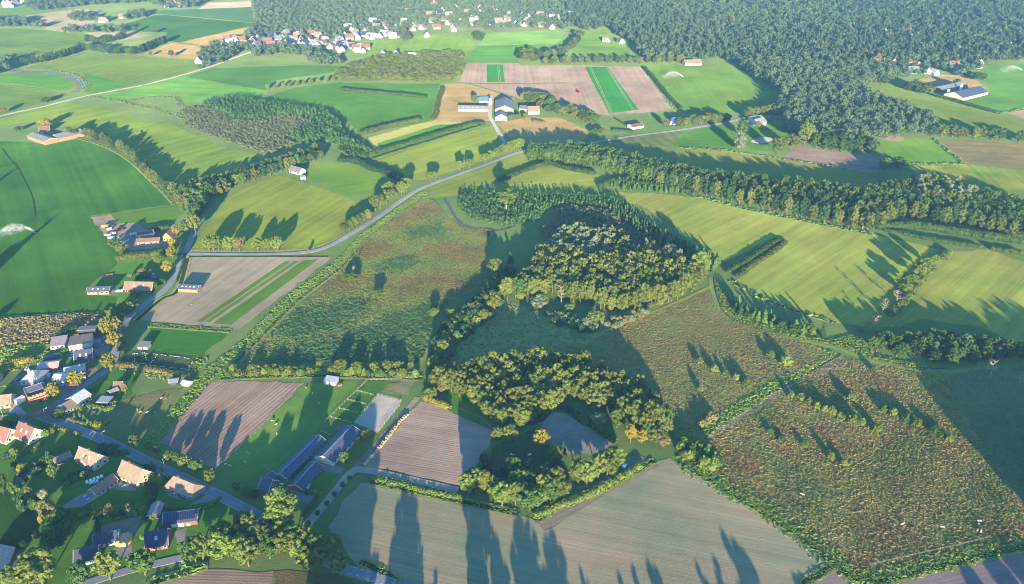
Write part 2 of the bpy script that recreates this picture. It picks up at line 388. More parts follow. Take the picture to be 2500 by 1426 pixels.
def mk_young(key, leaf, H0=6, R0=1.7, nv=4, n=150, size=.75):
    cr = []
    for _ in range(nv):
        L = [(random.gauss(0, .15), random.gauss(0, .15), H0 * (.14 + .2 * i), R0 * (.82 - .16 * i), R0 * (.82 - .16 * i), H0 * .14) for i in range(5)]
        cr.append(crown_mesh('crown', L, n, size, LEAF[leaf]))
    kind(key, H0, R0, cr, [trunk_mesh('trunk', H0, .12, BARK, 2, .5, .6)])
mk_young('young', 'sapling'); mk_young('conifer', 'dark', 9, 2.2, 3, 400, .8); mk_young('limeconifer', 'lime', 9, 2.2, 2, 400, .8)
def mk_shrub(key, leaf, nv=3, n=160, size=.6):
    cr = []
    for _ in range(nv):
        L = [(math.cos(a) * 1.0, math.sin(a) * 1.0, .9 + random.uniform(0, .5), random.uniform(.8, 1.2), random.uniform(.8, 1.2), random.uniform(.8, 1.2)) for a in np.arange(0, 6.28, 1.26)] + [(0, 0, 1.5, 1.2, 1.2, 1.2)]
        cr.append(crown_mesh('shrub', L, n, size, LEAF[leaf]))
    kind(key, 2.8, 2.0, cr, [])
for k_ in ('olive', 'green', 'dark', 'yellow', 'pale', 'rust', 'lime'): mk_shrub('shrub_' + k_, k_)
def bare_mesh(h, spread, mat):
    m = MB(); p = Vector((0, 0, 0))
    for i in range(5):
        q = Vector((random.gauss(0, .15) * i, random.gauss(0, .15) * i, h * (i + 1) / 5.5)); m.tube(p, q, .32 * (1 - .17 * i), .32 * (.83 - .17 * i), 6); p = q
        for j in range(7 if i else 0):
            a = random.uniform(0, 6.28); s = spread * random.uniform(.5, 1) * (1.1 - .12 * i); e = p + Vector((math.cos(a) * s, math.sin(a) * s, s * random.uniform(.3, .9))); m.tube(p, e, .13, .05, 4)
            for k in range(4):
                c = p + (e - p) * random.uniform(.4, .9); t = c + Vector((random.gauss(0, .3), random.gauss(0, .3), random.uniform(.2, .6))) * s * .6; m.tube(c, t, .06, .03, 3)
    return m.mesh('bare_branches', mat)
kind('bare', 10, 3.5, [bare_mesh(10, 3.2, PALEBARK) for _ in range(3)], [])
_cnt = {}
def plant(stem, kd, xy, h, r, label, cat='tree', group=None, parts=True):
    H0, R0, cr, tr = KIND[kd]; sx = r / R0; sz = h / H0
    ci = random.randrange(len(cr)); rz = random.uniform(0, 6.28); sxy = (sx * random.uniform(.92, 1.08), sx * random.uniform(.92, 1.08), sz)
    if parts and tr:
        e = empty(stem, (xy[0], xy[1], 0), rz); tag(e, label, cat, group)
        t = link('trunk', random.choice(tr), e); t.scale = (min(sx, 1.3) * .9, min(sx, 1.3) * .9, sz); c = link('crown', cr[ci], e); c.scale = sxy
        return e
    o = link(stem, cr[ci] if not tr else whole(kd, ci)); o.location = (xy[0], xy[1], 0); o.rotation_euler = (0, 0, rz); o.scale = sxy
    return tag(o, label, cat, group)
_wh = {}
def whole(kd, ci):                         # crown and stem in one mesh for trees too small to show parts
    if (kd, ci) not in _wh:
        H0, R0, cr, tr = KIND[kd]; me = cr[ci].copy(); me.name = 'tree'; bm = bmesh.new(); bm.from_mesh(me); n0 = len(bm.faces); bm.from_mesh(tr[0]); bm.faces.ensure_lookup_table()
        for f in bm.faces[n0:]: f.material_index = 1
        bm.to_mesh(me); bm.free(); me.materials.append(tr[0].materials[0]); _wh[(kd, ci)] = me
    return _wh[(kd, ci)]
def size_at(sh, bx, by, hpx, wpx):         # survey sheet pixels -> ground point, height and radius in metres
    o = SHEETS[sh]; x, y = o[0] + bx * o[2], o[1] + by * o[2]; g = G(x, y); return g, max(.6, raise_to(g[1], y - hpx * o[2])), wpx * o[2] * mpp(y) / 2
def T(stem, kd, sh, bx, by, hpx, wpx, label, cat='tree', group=None, parts=True):
    g, h, r = size_at(sh, bx, by, hpx, wpx); return plant(stem, kd, g, h, r, label, cat, group, parts)
def pick(kd): return random.choice(kd.split('|'))
def grove(stem, kd, poly, d, hr, rr, label, group, parts=False, holes=(), cat='tree', most=None, rest=None):
    pts = fill(poly, d, holes=holes)
    if most and len(pts) > most:           # the nearest ones as things, the others as one mass behind them
        pts = pts[np.argsort(np.hypot(pts[:, 0], pts[:, 1]))]; rest(pts[most:]); pts = pts[:most]
    for p in pts: plant(stem, pick(kd), p, random.uniform(*hr), random.uniform(*rr), label, cat, group, parts)
def row(stem, kd, line, d, hr, rr, label, group, parts=False, jit=.8, cat='tree'):
    for p in along(GP(line) if isinstance(line, str) else line, d, jit): plant(stem, pick(kd), p, random.uniform(*hr), random.uniform(*rr), label, cat, group, parts)
# ---------------------------------------------------------------- woods that read as one mass
def low_tree(H0, R0, nl, n, size, zb):
    L = ell(nl, H0, zb, R0, (R0 * .38, R0 * .55)); a = leaf_cloud(L, n, size, .3); c = cores(L[-1:], 1, .95); return join([a, c])
def low_cone(H0, R0, n, size):
    L = [(0, 0, H0 * (.16 + .24 * i), R0 * (.8 - .2 * i), R0 * (.8 - .2 * i), H0 * .16) for i in range(4)]; return join([leaf_cloud(L, n, size, .3), cores(L[:1], 1, .9)])
LOW = {'round': [low_tree(12, 4, 8, 90, 1.7, 2) for _ in range(8)], 'near': [low_tree(12, 4, 14, 260, 1.05, 2) for _ in range(7)], 'cone': [low_cone(6, 1.6, 40, 1.0) for _ in range(5)],
       'bushy': [low_tree(5, 2, 5, 50, .9, .2) for _ in range(5)], 'pine': [low_tree(13, 3, 4, 50, 1.7, 5) for _ in range(6)]}
def mass(name, label, kd, pts, hr, rr, mat, cat='woodland', kind_='stuff', H0=12, R0=4):
    pv = []; pf = []; n = 0
    for p in pts:
        v, f = random.choice(LOW[kd]); a = random.uniform(0, 6.28); c, s = math.cos(a), math.sin(a); r = random.uniform(*rr) / R0; h = random.uniform(*hr) / H0
        q = np.empty_like(v); q[:, 0] = (v[:, 0] * c - v[:, 1] * s) * r + p[0]; q[:, 1] = (v[:, 0] * s + v[:, 1] * c) * r + p[1]; q[:, 2] = v[:, 2] * h
        pv.append(q); pf.append(f + n); n += len(v)
    V, F = np.concatenate(pv), np.concatenate(pf); tri = F[:, 3] == F[:, 2]
    me = bpy.data.meshes.new(name); nq = int((~tri).sum()); ntr = int(tri.sum()); lv = np.concatenate([F[~tri].ravel(), F[tri][:, :3].ravel()]).astype(np.int32)
    me.vertices.add(len(V)); me.vertices.foreach_set('co', V.astype(np.float32).ravel()); me.loops.add(len(lv)); me.loops.foreach_set('vertex_index', lv)
    me.polygons.add(nq + ntr); me.polygons.foreach_set('loop_start', np.concatenate([np.arange(nq) * 4, nq * 4 + np.arange(ntr) * 3]).astype(np.int32))
    me.polygons.foreach_set('loop_total', np.concatenate([np.full(nq, 4), np.full(ntr, 3)]).astype(np.int32)); me.materials.append(mat); me.update(calc_edges=True)
    return tag(link(name, me), label, cat, None, kind_)
# ---------------------------------------------------------------- hedge: one leafy body along a line
def hedge(line, w, h, leaf, label, group=None, name='hedge', dens=2.2, size=.6):
    pts = along(smooth(GP(line) if isinstance(line, str) else line, 4), max(w * .5, .8), w * .08)
    L = [(x, y, h * random.uniform(.42, .5), w * random.uniform(.5, .65), w * random.uniform(.5, .65), h * random.uniform(.45, .62)) for x, y in pts]
    if len(L) < 2: return
    return tag(link(name, crown_mesh(name, L, int(len(L) * w * h * dens * 3) + 30, size, LEAF[leaf], .3)), label, 'hedge', group)
# ---------------------------------------------------------------- buildings
def wallm(n, c): return solid('wall_' + n, c, .85, .12, 1.2, (2, .35, .05))
WALL = {'brick': wallm('red_brick', '8f5c48'), 'orange': wallm('orange_brick', 'c08a62'), 'grey': wallm('grey_brick', '9a9088'), 'white': wallm('white_render', 'c6c2ba'),
        'beige': wallm('beige_brick', 'c0ad94'), 'dark': wallm('dark_boards', '4a4644'), 'cream': wallm('cream_sheet', 'd8c8a8')}
def roofm(n, c, b=.33, r=.75, sp=.3): return solid('roof_' + n, c, r, .18, .5, (1, b, .10), spec=sp)
ROOF = {'tan': roofm('tan_tiles', '98826e'), 'red': roofm('red_tiles', '8e6656'), 'grey': roofm('grey_tiles', '7d7a7c'), 'dark': roofm('dark_tiles', '40465a'), 'slate': roofm('slate_sheets', '50586a', 1.0, .8),
        'pale': roofm('pale_sheets', 'b4aea8', .9, .6), 'white': roofm('white_sheets', 'c6c4c2', .9, .5), 'brown': roofm('brown_tiles', '8a7562'), 'pink': roofm('faded_pink_sheets', 'c0a098', .9, .7), 'steel': roofm('grey_sheets', '8c8a88', 1.0, .85)}
WHITE = paint('white_paint', 'e6e4e0'); BRICKC = solid('chimney_brick', '8a6a5c', .9); DOORM = solid('grey_green_door', '4a5560', .6); PV = solid('solar_glass', '1c2440', .15, .1, .4, (0, 1.0, .3), spec=.8)
def bldg(name, label, cat, A, B, depth, eave, ridge, roof, wall, axis='x', hip=0.0, over=.45, group=None, win=0, sidewin=0, door=True, chim=None, sky_n=0, cap=False, pv=None, big=None, L=None):
    """A, B: ground points of the front wall's two ends; depth runs to the far side of A->B"""
    a, b = (GP(A)[0], GP(B)[0]) if isinstance(A, str) else (A, B); W = L or math.dist(a, b); e = empty(name, (a[0], a[1], 0), math.atan2(b[1] - a[1], b[0] - a[0])); tag(e, label, cat, group)
    D, rm, wm = depth, ROOF[roof], WALL[wall]; m = MB(); o = over
    if axis == 'flat':
        m.box(0, W, 0, D, 0, eave).obj('wall', wm, e); MB().box(-.3, W + .3, -.3, D + .3, eave, eave + .3).obj('roof', rm, e)
    elif axis == 'lean':                   # single slope, high side at the back
        m.add([(0, 0, 0), (W, 0, 0), (W, D, 0), (0, D, 0), (0, 0, eave), (W, 0, eave), (W, D, ridge), (0, D, ridge)], [(0, 1, 5, 4), (1, 2, 6, 5), (2, 3, 7, 6), (3, 0, 4, 7), (4, 5, 6, 7)]); m.obj('wall', wm, e)
        s = (ridge - eave) / D; MB().slab([(-o, -o, eave - s * o + .2), (W + o, -o, eave - s * o + .2), (W + o, D + o, ridge + s * o + .2), (-o, D + o, ridge + s * o + .2)], .18).obj('roof', rm, e)
    elif axis == 'x':
        y = D / 2; hx = hip * W; s = (ridge - eave) / y; zt = .14
        m.add([(0, 0, 0), (W, 0, 0), (W, D, 0), (0, D, 0), (0, 0, eave), (W, 0, eave), (W, D, eave), (0, D, eave), (hx, y, ridge), (W - hx, y, ridge)],
              [(0, 1, 5, 4), (2, 3, 7, 6), (1, 2, 6, 9, 5), (3, 0, 4, 8, 7), (4, 5, 9, 8), (6, 7, 8, 9)]); m.obj('wall', wm, e)
        r = MB(); h2 = 0 if hip else o
        r.slab([(-o, -o, eave - s * o + zt), (W + o, -o, eave - s * o + zt), (W + h2 - hx, y + .02, ridge + zt), (-h2 + hx, y + .02, ridge + zt)], .16)
        r.slab([(W + o, D + o, eave - s * o + zt), (-o, D + o, eave - s * o + zt), (-h2 + hx, y - .02, ridge + zt), (W + h2 - hx, y - .02, ridge + zt)], .16)
        if hip:
            for x0, x1 in ((-o, hx), (W + o, W - hx)):
                r.add([(x0, -o, eave - s * o + zt), (x0, D + o, eave - s * o + zt), (x1, y, ridge + zt + .01)], [(0, 1, 2) if x0 > 0 else (1, 0, 2)])
        ro = r.obj('roof', rm, e)
        if not hip:                        # pale boards along the gable edges
            for x_ in (-o - .06, W + o - .06):
                q = MB()
                for ya, yb in ((-o, y + .1), (D + o, y - .1)): q.slab([(x_, ya, eave - s * o + zt + .05), (x_ + .12, ya, eave - s * o + zt + .05), (x_ + .12, yb, ridge + zt + .05), (x_, yb, ridge + zt + .05)], .3)
                q.obj('gable_board', WHITE, ro)
        if cap: MB().box(-o, W + o, y - .35, y + .35, ridge + zt - .05, ridge + zt + .12).obj('ridge_cap', ROOF['steel'], ro)
        if chim is not None: MB().box(chim * W - .45, chim * W + .45, y - .4, y + .4, ridge - .8, ridge + 1.2).obj('chimney', BRICKC, ro)
        for i in range(sky_n):
            x = W * (i + 1) / (sky_n + 1); f0, f1 = .35, .62; q = [(x - .6, y * f0, eave + s * y * f0 + zt + .06), (x + .6, y * f0, eave + s * y * f0 + zt + .06), (x + .6, y * f1, eave + s * y * f1 + zt + .06), (x - .6, y * f1, eave + s * y * f1 + zt + .06)]
            MB().slab(q, .08).obj('skylight', ROOF['white'] if pv is None else GLASS, ro)
        if pv:
            x0, x1 = pv; f0, f1 = .15, .9; zz = zt + .12
            MB().slab([(W * x0, y * f0, eave + s * y * f0 + zz), (W * x1, y * f0, eave + s * y * f0 + zz), (W * x1, y * f1, eave + s * y * f1 + zz), (W * x0, y * f1, eave + s * y * f1 + zz)], .06).obj('solar_panel', PV, ro)
    else:
        x = W / 2; s = (ridge - eave) / x; zt = .14
        m.add([(0, 0, 0), (W, 0, 0), (W, D, 0), (0, D, 0), (0, 0, eave), (W, 0, eave), (W, D, eave), (0, D, eave), (x, 0, ridge), (x, D, ridge)],
              [(0, 1, 5, 8, 4), (1, 2, 6, 5), (2, 3, 7, 9, 6), (3, 0, 4, 7), (5, 6, 9, 8), (4, 8, 9, 7)]); m.obj('wall', wm, e)
        r = MB(); r.slab([(-o, -o, eave - s * o + zt), (x + .02, -o, ridge + zt), (x + .02, D + o, ridge + zt), (-o, D + o, eave - s * o + zt)], .16)
        r.slab([(W + o, -o, eave - s * o + zt), (W + o, D + o, eave - s * o + zt), (x - .02, D + o, ridge + zt), (x - .02, -o, ridge + zt)], .16); ro = r.obj('roof', rm, e)
        if cap: MB().box(x - .35, x + .35, -o, D + o, ridge + zt - .05, ridge + zt + .12).obj('ridge_cap', ROOF['steel'], ro)
        if chim is not None: MB().box(x - .4, x + .4, chim * D - .45, chim * D + .45, ridge - .8, ridge + 1.2).obj('chimney', BRICKC, ro)
    def window(x, z, ww, hh, side):
        if side == 'f': f = MB().box(x - ww / 2, x + ww / 2, -.08, .02, z, z + hh); g = MB().box(x - ww / 2 + .14, x + ww / 2 - .14, -.1, -.02, z + .14, z + hh - .14)
        else: f = MB().box(W - .02, W + .08, x - ww / 2, x + ww / 2, z, z + hh); g = MB().box(W + .02, W + .1, x - ww / 2 + .14, x + ww / 2 - .14, z + .14, z + hh - .14)
        wo = f.obj('window', WHITE, e); g.obj('pane', GLASS, wo)
    zw = min(1.0, eave * .35); hw = min(1.4, eave - zw - .25)
    slots = win + (1 if door else 0)
    for i in range(slots):
        x = W * (i + .5) / slots
        if door and i == slots // 2: MB().box(x - .55, x + .55, -.07, .02, .02, min(2.15, eave - .2)).obj('door', DOORM, e)
        else: window(x, zw, min(1.7, W / slots * .6), hw, 'f')
    for i in range(sidewin): window(D * (i + .5) / sidewin, zw, min(1.5, D / sidewin * .55), hw, 's')
    if sidewin and axis == 'x' and not hip and ridge - eave > 2: window(D / 2, eave + .1, 1.4, 1.2, 's')
    if big:                                # wide sliding doors, on the front ('f') or the far-end gable
        side, ws = big
        for u, bw, bh, mm in ws:
            (MB().box(u * W - bw / 2, u * W + bw / 2, -.09, .02, .02, bh) if side == 'f' else MB().box(W - .02, W + .09, u * D - bw / 2, u * D + bw / 2, .02, bh)).obj('barn_door', mm, e)
    return e
# ================================================================ GROUND
def ang(s):
    a, b = GP(s); return math.atan2(b[1] - a[1], b[0] - a[0])
def meadow(line, c1='74893f', c2='667f3a', st=.3, **k): return field_mat('meadow', c1, c2, ang(line), (60, 2.2, st), None, **{**dict(patch=60, grain=.16), **k})
def grass(line, c1='3f7a3a', c2='4a8540', st=.12, **k): return field_mat('grass', c1, c2, ang(line), (90, 3.5, st), None, **{**dict(patch=70, grain=.1), **k})
def plough(line, c1='96806f', c2='867264', sp=2.2, am=.07, **k): return field_mat('soil', c1, c2, ang(line), (120, 1.3, .26), (sp, am), **{**dict(patch=40, grain=.16), **k})
ROUGH = field_mat('rough', '5c6a38', '6e6a40', 0, None, None, 14, .35, .8)
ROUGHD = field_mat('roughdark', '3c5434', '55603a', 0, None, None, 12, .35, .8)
LAWN = field_mat('lawn', '3a642e', '4a7236', 0, None, None, 18, .16, .5)
DIRT = field_mat('dirt', '93836f', '7c7060', 0, None, None, 9, .25, .6)
SAND = field_mat('sand', 'b5a99a', 'a79b8c', 0, None, None, 12, .12, .4)
GRAVEL = field_mat('gravel', 'a89f94', '968d84', 0, None, None, 10, .16, .4)
PAVE = field_mat('paving', '8d8782', '7c7874', .5, None, (1.2, .05), 8, .14, .2)
ASPH = field_mat('asphalt', '85888e', '787b82', 0, None, None, 14, .12, .15)
BRICKP = field_mat('brick_paving', '97706a', '8a665f', .4, None, (.8, .06), 8, .14, .2)
TANF = lambda ln: field_mat('stubble', '9c8656', '8c784c', ang(ln), (70, 2.5, .2), None, 30, .16, .6)
v = [(-9000, -3000, 0), (9000, -3000, 0), (9000, 16000, 0), (-9000, 16000, 0)]
tag(link('ground', mesh('ground', v, [(0, 1, 2, 3)], field_mat('land', '5a7440', '6a7a44', 0, None, None, 120, .2, .6))), 'green land between the fields', 'ground', None, 'structure')
def F(name, pts, mat, label, lv=1, **k): return sheet(name, pts, mat, lv, label, **k)
# --- west
F('grass_field', '0:-320,345 0,345 60,347 120,352 190,340 232,346 290,372 345,417 400,462 428,498 220,527 265,585 290,622 284,650 225,692 213,718 293,725 280,752 230,768 0,778 -320,792', field_mat('grass', '326c32', '3b7638', ang('4:130,100 330,850'), (500, 7, .36), None, patch=60, grain=.1), 'wide dark green irrigated field beside the brick farm')
F('grass_field', '0:-200,300 0,290 100,268 170,250 250,262 330,292 420,305 500,340 560,365 652,380 600,398 470,470 440,482 400,440 340,390 280,350 205,320 150,300 60,300 -200,330', meadow('1:1050,1100 1400,1010'), 'light green meadow with tree shadows across it')
F('grass_field', '1:1920,720 2160,640 2500,600 2:0,608 740,612 700,740 660,885 130,975 30,860 1:2400,840 2100,745', grass('1:1950,690 2498,840', '3c783e', '447e42', .1), 'bright green meadow behind the sapling wood')
F('grass_field', '1:0,210 180,210 705,255 600,330 480,370 160,415 0,415 -500,420 -500,210', meadow('1:0,250 600,330', '58703a', '4f6834'), 'yellow green meadow before the far tree line')
F('grass_field', '1:190,495 600,385 1010,410 1450,440 1480,490 1300,540 960,620 590,530 430,510', meadow('1:600,520 950,420', '586e36', '5e7438', .18), 'large yellow green meadow behind the river bend')
F('grass_field', '1:600,530 960,620 700,688 640,686 600,655 655,610', grass('1:600,530 960,620', '43803f', '3c783c'), 'green patch inside the meadow beside the river')
F('grass_field', '1:-400,530 0,540 180,530 420,540 520,590 545,625 480,665 300,640 0,600 -400,590', grass('1:0,560 500,600', '45833e', '3f7c3c'), 'green field inside the river bend')
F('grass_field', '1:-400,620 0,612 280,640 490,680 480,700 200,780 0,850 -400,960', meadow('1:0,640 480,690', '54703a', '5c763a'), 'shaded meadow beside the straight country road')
F('grass_field', '1:700,710 1480,515 1700,500 1940,660 1960,690 1800,712 1640,690 1480,745 1340,750 1290,715 1100,705 900,730', field_mat('meadow', '4f8442', '6a8c46', ang('1:1100,640 1950,680'), (120, 5, .3), None, patch=60, grain=.1), 'striped green field beside the country road')
F('grass_field', '1:1540,500 2200,478 2500,482 2:0,490 70,500 0,545 1:2490,520 2000,590 1940,660 1350,562', grass('1:1540,500 2498,500', '3a7044', '3e7644', .08), 'teal green field with a line of small trees along it')
F('stubble_field', '1:1040,400 1250,315 1510,345 1440,432 1250,425', TANF('1:1040,400 1440,430'), 'small beige stubble field with two lone trees')
F('stubble_field', '1:1310,315 1850,188 1860,212 1600,300 1530,332 1440,340', TANF('1:1310,315 1850,190'), 'long beige stubble strip before the village')
F('grass_field', '1:1130,112 1220,112 1860,170 1850,186 1300,312 1220,295 1215,235 1000,230 860,190', grass('1:1100,150 1800,190', '336440', '2e5e3a', .08), 'smooth green field before the beige strip')
F('crop_field', '1:1130,100 1190,72 1500,65 1840,52 1860,166 1300,112', field_mat('crop', '3c6448', '44684a', ang('1:1200,90 1850,60'), (80, 3, .15), None, 40, .12), 'dark green crop field near the far woods')
F('fallow_field', '1:1450,66 1530,20 1880,8 1850,50', field_mat('fallow', 'a09482', '94887a', 0, (80, 3, .15), None, 40, .12), 'pale grey ploughed field near the far woods')
F('fallow_field', '1:160,120 560,62 725,78 745,100 640,215 500,240 340,215', field_mat('fallow', '8c8068', '7e7c62', .4, (80, 3, .25), None, 40, .12), 'grey brown fallow field among hedges')
F('fallow_field', '1:620,240 900,225 960,240 1130,262 870,300 780,300', field_mat('fallow', '8c8068', '7e7c62', .4, (80, 3, .25), None, 40, .12), 'narrow brown field behind the tree line')
F('grass_field', '1:0,60 150,50 560,62 160,120 90,120 0,150', meadow('1:0,100 400,60', '5a743e', '54703e'), 'pale green field near the far housing estate')
F('grass_field', '1:-300,420 0,415 140,425 140,500 0,500', grass('1:0,450 140,460', '4a8a42', '42803e'), 'small green field beside the canal end')
# --- middle north
F('grass_field', '2:30,312 450,290 475,330 512,390 480,420 100,400', meadow('2:200,400 260,300', '66803e', '5e7a3c', .2), 'yellow green meadow before the white houses')
F('grass_field', '2:480,272 700,250 955,240 982,310 900,405 560,422 510,385', meadow('2:700,400 760,260', '6a843e', '62803e', .2), 'rounded yellow green meadow before the village')
F('grass_field', '2:1000,332 1060,240 1580,222 1640,240 1570,325 1260,332', meadow('2:1050,300 1560,250', '648a52', '6f8f52', .15), 'pale meadow at the village edge')
F('grass_field', '2:900,452 985,335 1260,330 1500,322 1290,380 1290,458', grass('2:950,400 1250,400', '478650', '3f7d48'), 'mid green field behind the ploughed strips')
F('grass_field', '2:1690,395 1700,300 1725,240 1930,240 2110,312 2110,395', grass('2:1700,330 2100,330', '5a8a50', '4a8048', .15), 'small green paddock at the forest edge')
F('ploughed_field', '2:850,606 920,462 1290,462 1310,478 1760,478 2205,488 2432,795 2300,815 1950,845 1280,722 985,628', plough('2:1000,580 1010,480', '8f7d70', '84725f', 3.0, .05), 'pinkish brown ploughed field with green strips', lv=1)
for s_, l_ in (('2:1060,472 1178,472 1192,600 1063,601', 'narrow green strip in the ploughed field'), ('2:1778,490 1945,488 2172,802 1955,830', 'wide green strip in the ploughed field')):
    F('crop_strip', s_, field_mat('strip', '2f7a3a', '34803e', ang('2:1800,500 1970,820'), (90, 2, .1), None, 50, .08), l_, lv=2, edge=.2)
for s_ in ('2:1145,475 1157,600', '2:1820,492 1975,828', '2:1938,490 2130,805'):
    for o_ in (-1.1, 1.1): strip('wheel_track', s_, .8, DIRT, 3, 'pale wheel track through the green strip', off=o_, curve=False)
strip('grass_baulk', '2:870,608 1230,612 1650,606', 5, ROUGH, 2, 'grassy baulk across the ploughed field')
F('grass_field', '0:1578,162 1640,158 1785,160 1870,210 1895,235 1882,265 1740,280 1665,279 1645,258', grass('3:10,560 200,820', '4a8048', '5c8a4c', .15), 'green field watered by a sprinkler beside the ploughed field')
F('stubble_field', '2:740,612 850,606 990,630 1290,722 1120,760 1085,885 672,887 700,740', TANF('2:700,850 1060,850'), 'beige stubble field round the long poultry barn')
F('stubble_field', '2:1140,900 1395,852 1600,862 1792,952 1800,1000 1720,1055 1330,1060 1250,1035', TANF('2:1140,950 1700,950'), 'beige stubble field in front of the white farm')
F('stubble_field', '2:180,1012 560,905 660,888 1000,890 1040,905 700,990 250,1108', field_mat('fallow', '8f9250', '9c8f58', .2, (60, 2, .2), None, 30, .14), 'pale strip between two hedges')
F('crop_strip', '2:260,1050 700,912 885,912 290,1092', grass('2:260,1050 700,912', '43853f', '4a8b44'), 'green strip inside the pale strip', lv=2)
F('grass_field', '2:240,1180 700,1020 1060,932 1110,905 1205,1052 1290,1085 960,1200 640,1318 520,1320 400,1240', meadow('2:300,1180 1060,960', '74883e', '7f8b44', .3), 'light meadow beside the tree lined road')
F('grass_field', '2:520,1410 1000,1235 1320,1120 1440,1190 1500,1250 1560,1200 1930,1290 1950,1330 1800,1380 1560,1426 5:500,20 800,-20', meadow('2:700,1370 1350,1150', '788640', '72823c', .3), 'pale meadow between the road and the long tree belt')
F('crop_field', '3:-700,1090 0,1088 350,1110 700,1160 1000,1205 1410,1280 1380,1400 900,1360 400,1280 0,1225 -400,1150 -600,1110', field_mat('meadow', '7d7f48', '6a7f44', ang('3:0,1150 700,1220'), (60, 2.5, .15), None, 70, .12), 'long field in the shade of the tall tree belt')
F('orchard_ground', '3:-730,1000 0,960 -60,1070 -100,1075 -500,1040', field_mat('rough', '5a6a3c', '66703c', .3, None, (4, .2), 14, .25), 'rows of low plants beside the road')
F('grass_field', '3:-80,1070 30,962 300,910 390,955 380,1105', grass('3:0,1000 380,1000', '4a8440', '407a3c'), 'green triangular field beside the round trees')
F('lawn', '3:600,880 830,850 840,960 640,1110 500,1100 460,960', LAWN, 'lawn around the white villa')
F('riding_arena', '3:500,1035 540,1015 610,1003 655,1008 662,1020 625,1040 580,1050 530,1047', SAND, 'oval sand riding ring beside the villa', lv=2, edge=0, curve=True)
F('ploughed_field', '3:720,1150 850,1068 1130,1110 1400,1150 1492,1220 1405,1276 1000,1203', plough('3:750,1150 1450,1200', '877468', '7c6a5e', 2.5, .1), 'purple brown ploughed wedge behind the tall trees')
F('grass_field', '3:1440,1040 1620,1010 1830,1020 2055,1190 1880,1198 1620,1202 1480,1130', grass('3:1600,1030 1800,1180', '4a8a3c', '5a9044', .12), 'bright green paddock with a dirt corner')
F('dirt_patch', '3:1425,1000 1500,972 1560,980 1622,1026 1500,1032', DIRT, 'bare brown dirt in the paddock corner', lv=2, curve=True)
F('crop_field', '3:1840,1022 2140,1030 2500,1050 3200,1080 3200,1300 2500,1235 2075,1195', field_mat('maize', '7c6e48', '6c6844', ang('3:1850,1030 2500,1060'), (50, 2, .25), (2.5, .12), 30, .25, .9), 'brown ripe crop field beside the ditch')
F('grass_field', '3:1640,1215 2060,1200 2500,1245 3200,1320 3200,1500 2500,1426 2150,1400 1900,1330 1760,1300', field_mat('meadow', '8a8c48', '5f7c3c', ang('3:1900,1330 1800,1215'), (200, 6, .35), None, 50, .12), 'mown striped field behind the tall wood')
F('grass_field', '3:1280,660 1530,608 1700,680 1950,745 2200,805 2330,850 2500,895 3300,1100 3300,1200 2500,965 2150,960 1830,920 1700,860 1540,770 1420,690', grass('3:1300,660 2300,850', '567f4a', '628650', .12), 'long green field beside the forest strip')
F('grass_field', '3:2190,500 2330,480 2500,470 3300,430 3300,700 2500,780 2315,832 2060,755 2250,690 2230,600', grass('3:2200,560 2490,540', '45804a', '4d8850', .1), 'green irrigated field beside the grey barns')
F('ploughed_field', '3:2380,832 2500,800 3200,640 3200,1000 2500,868', plough('3:2380,832 2500,800', '957c66', '86705c'), 'small brown field at the ditch')
F('stubble_field', '3:1720,580 1900,545 2140,560 2190,630 2100,640 1960,630 1830,620', TANF('3:1700,580 2100,600'), 'beige yard field behind the grey barns')
# --- west middle
F('grass_field', '0:468,610 495,560 560,482 665,430 700,432 790,462 862,490 893,516 848,565 792,600 700,613', meadow('4:1500,390 2100,60', '707f36', '7b883c', .3), 'olive meadow with round tree shadows')
F('grass_field', '0:745,418 790,398 850,402 940,430 905,480 850,480 760,445', grass('1:2250,1300 2480,1260', '4c8440', '5c8a40', .2), 'small green meadow beside the white cottage')
F('grass_field', '4:650,165 1000,115 1285,70 1345,135 1240,210 1000,205 860,215 810,140', grass('4:820,170 1300,90', '467a38', '55803c'), 'green paddock behind the builder yard')
F('yard', '4:655,165 810,140 860,210 1000,205 1080,290 990,300 900,300 790,330 760,290 700,220', DIRT, 'dirt yard with machines and skips', lv=2)
F('paved_yard', '4:870,300 960,280 1010,350 1260,350 1200,385 940,405 880,340', PAVE, 'paved yard round the blue roofed barn', lv=3, edge=.1)
F('lawn', '4:930,410 1230,385 1260,400 1240,440 930,440', LAWN, 'lawn beside the paved yard', lv=2)
F('lawn', '4:870,500 1060,470 1240,440 1290,480 1230,640 1110,740 880,800 830,840 860,720 700,660 760,590', LAWN, 'farm garden lawn beside the road', lv=2)
F('paved_yard', '4:800,700 910,690 915,715 800,720', PAVE, 'paved drive between barn and farmhouse', lv=3, edge=0)
F('crop_field', '4:1390,458 2425,456 1745,988 1400,955 1010,908 1185,762 1310,715 1340,600', plough('4:1450,925 2080,480', '92866e', '877d68', 2.4, .06), 'grey brown seeded field round the brick shed')
for s_ in ('4:1440,925 1480,930 2125,490 2085,485', '4:1500,930 1530,935 2185,485 2150,483'):
    F('crop_strip', s_, grass('4:1450,925 2080,480', '4a8040', '5a8848', .3), 'thin green strip in the grey seeded field', lv=2, edge=.15)
F('crop_strip', '4:1560,940 1690,952 2330,470 2215,482', grass('4:1450,925 2080,480', '4a8444', '54884a', .25), 'broad green strip in the grey seeded field', lv=2, edge=.15)
F('crop_field', '4:1100,960 1400,985 1690,1000 1485,1168 1090,1135', field_mat('crop', '34702c', '3d7830', ang('4:1150,1100 1600,1080'), (50, 1.6, .2), None, 40, .12), 'square dark green crop beside the hen run')
F('rough_grass', '4:920,1130 1480,1172 1395,1280 980,1245 870,1245', ROUGHD, 'grey green paddock with white jump poles')
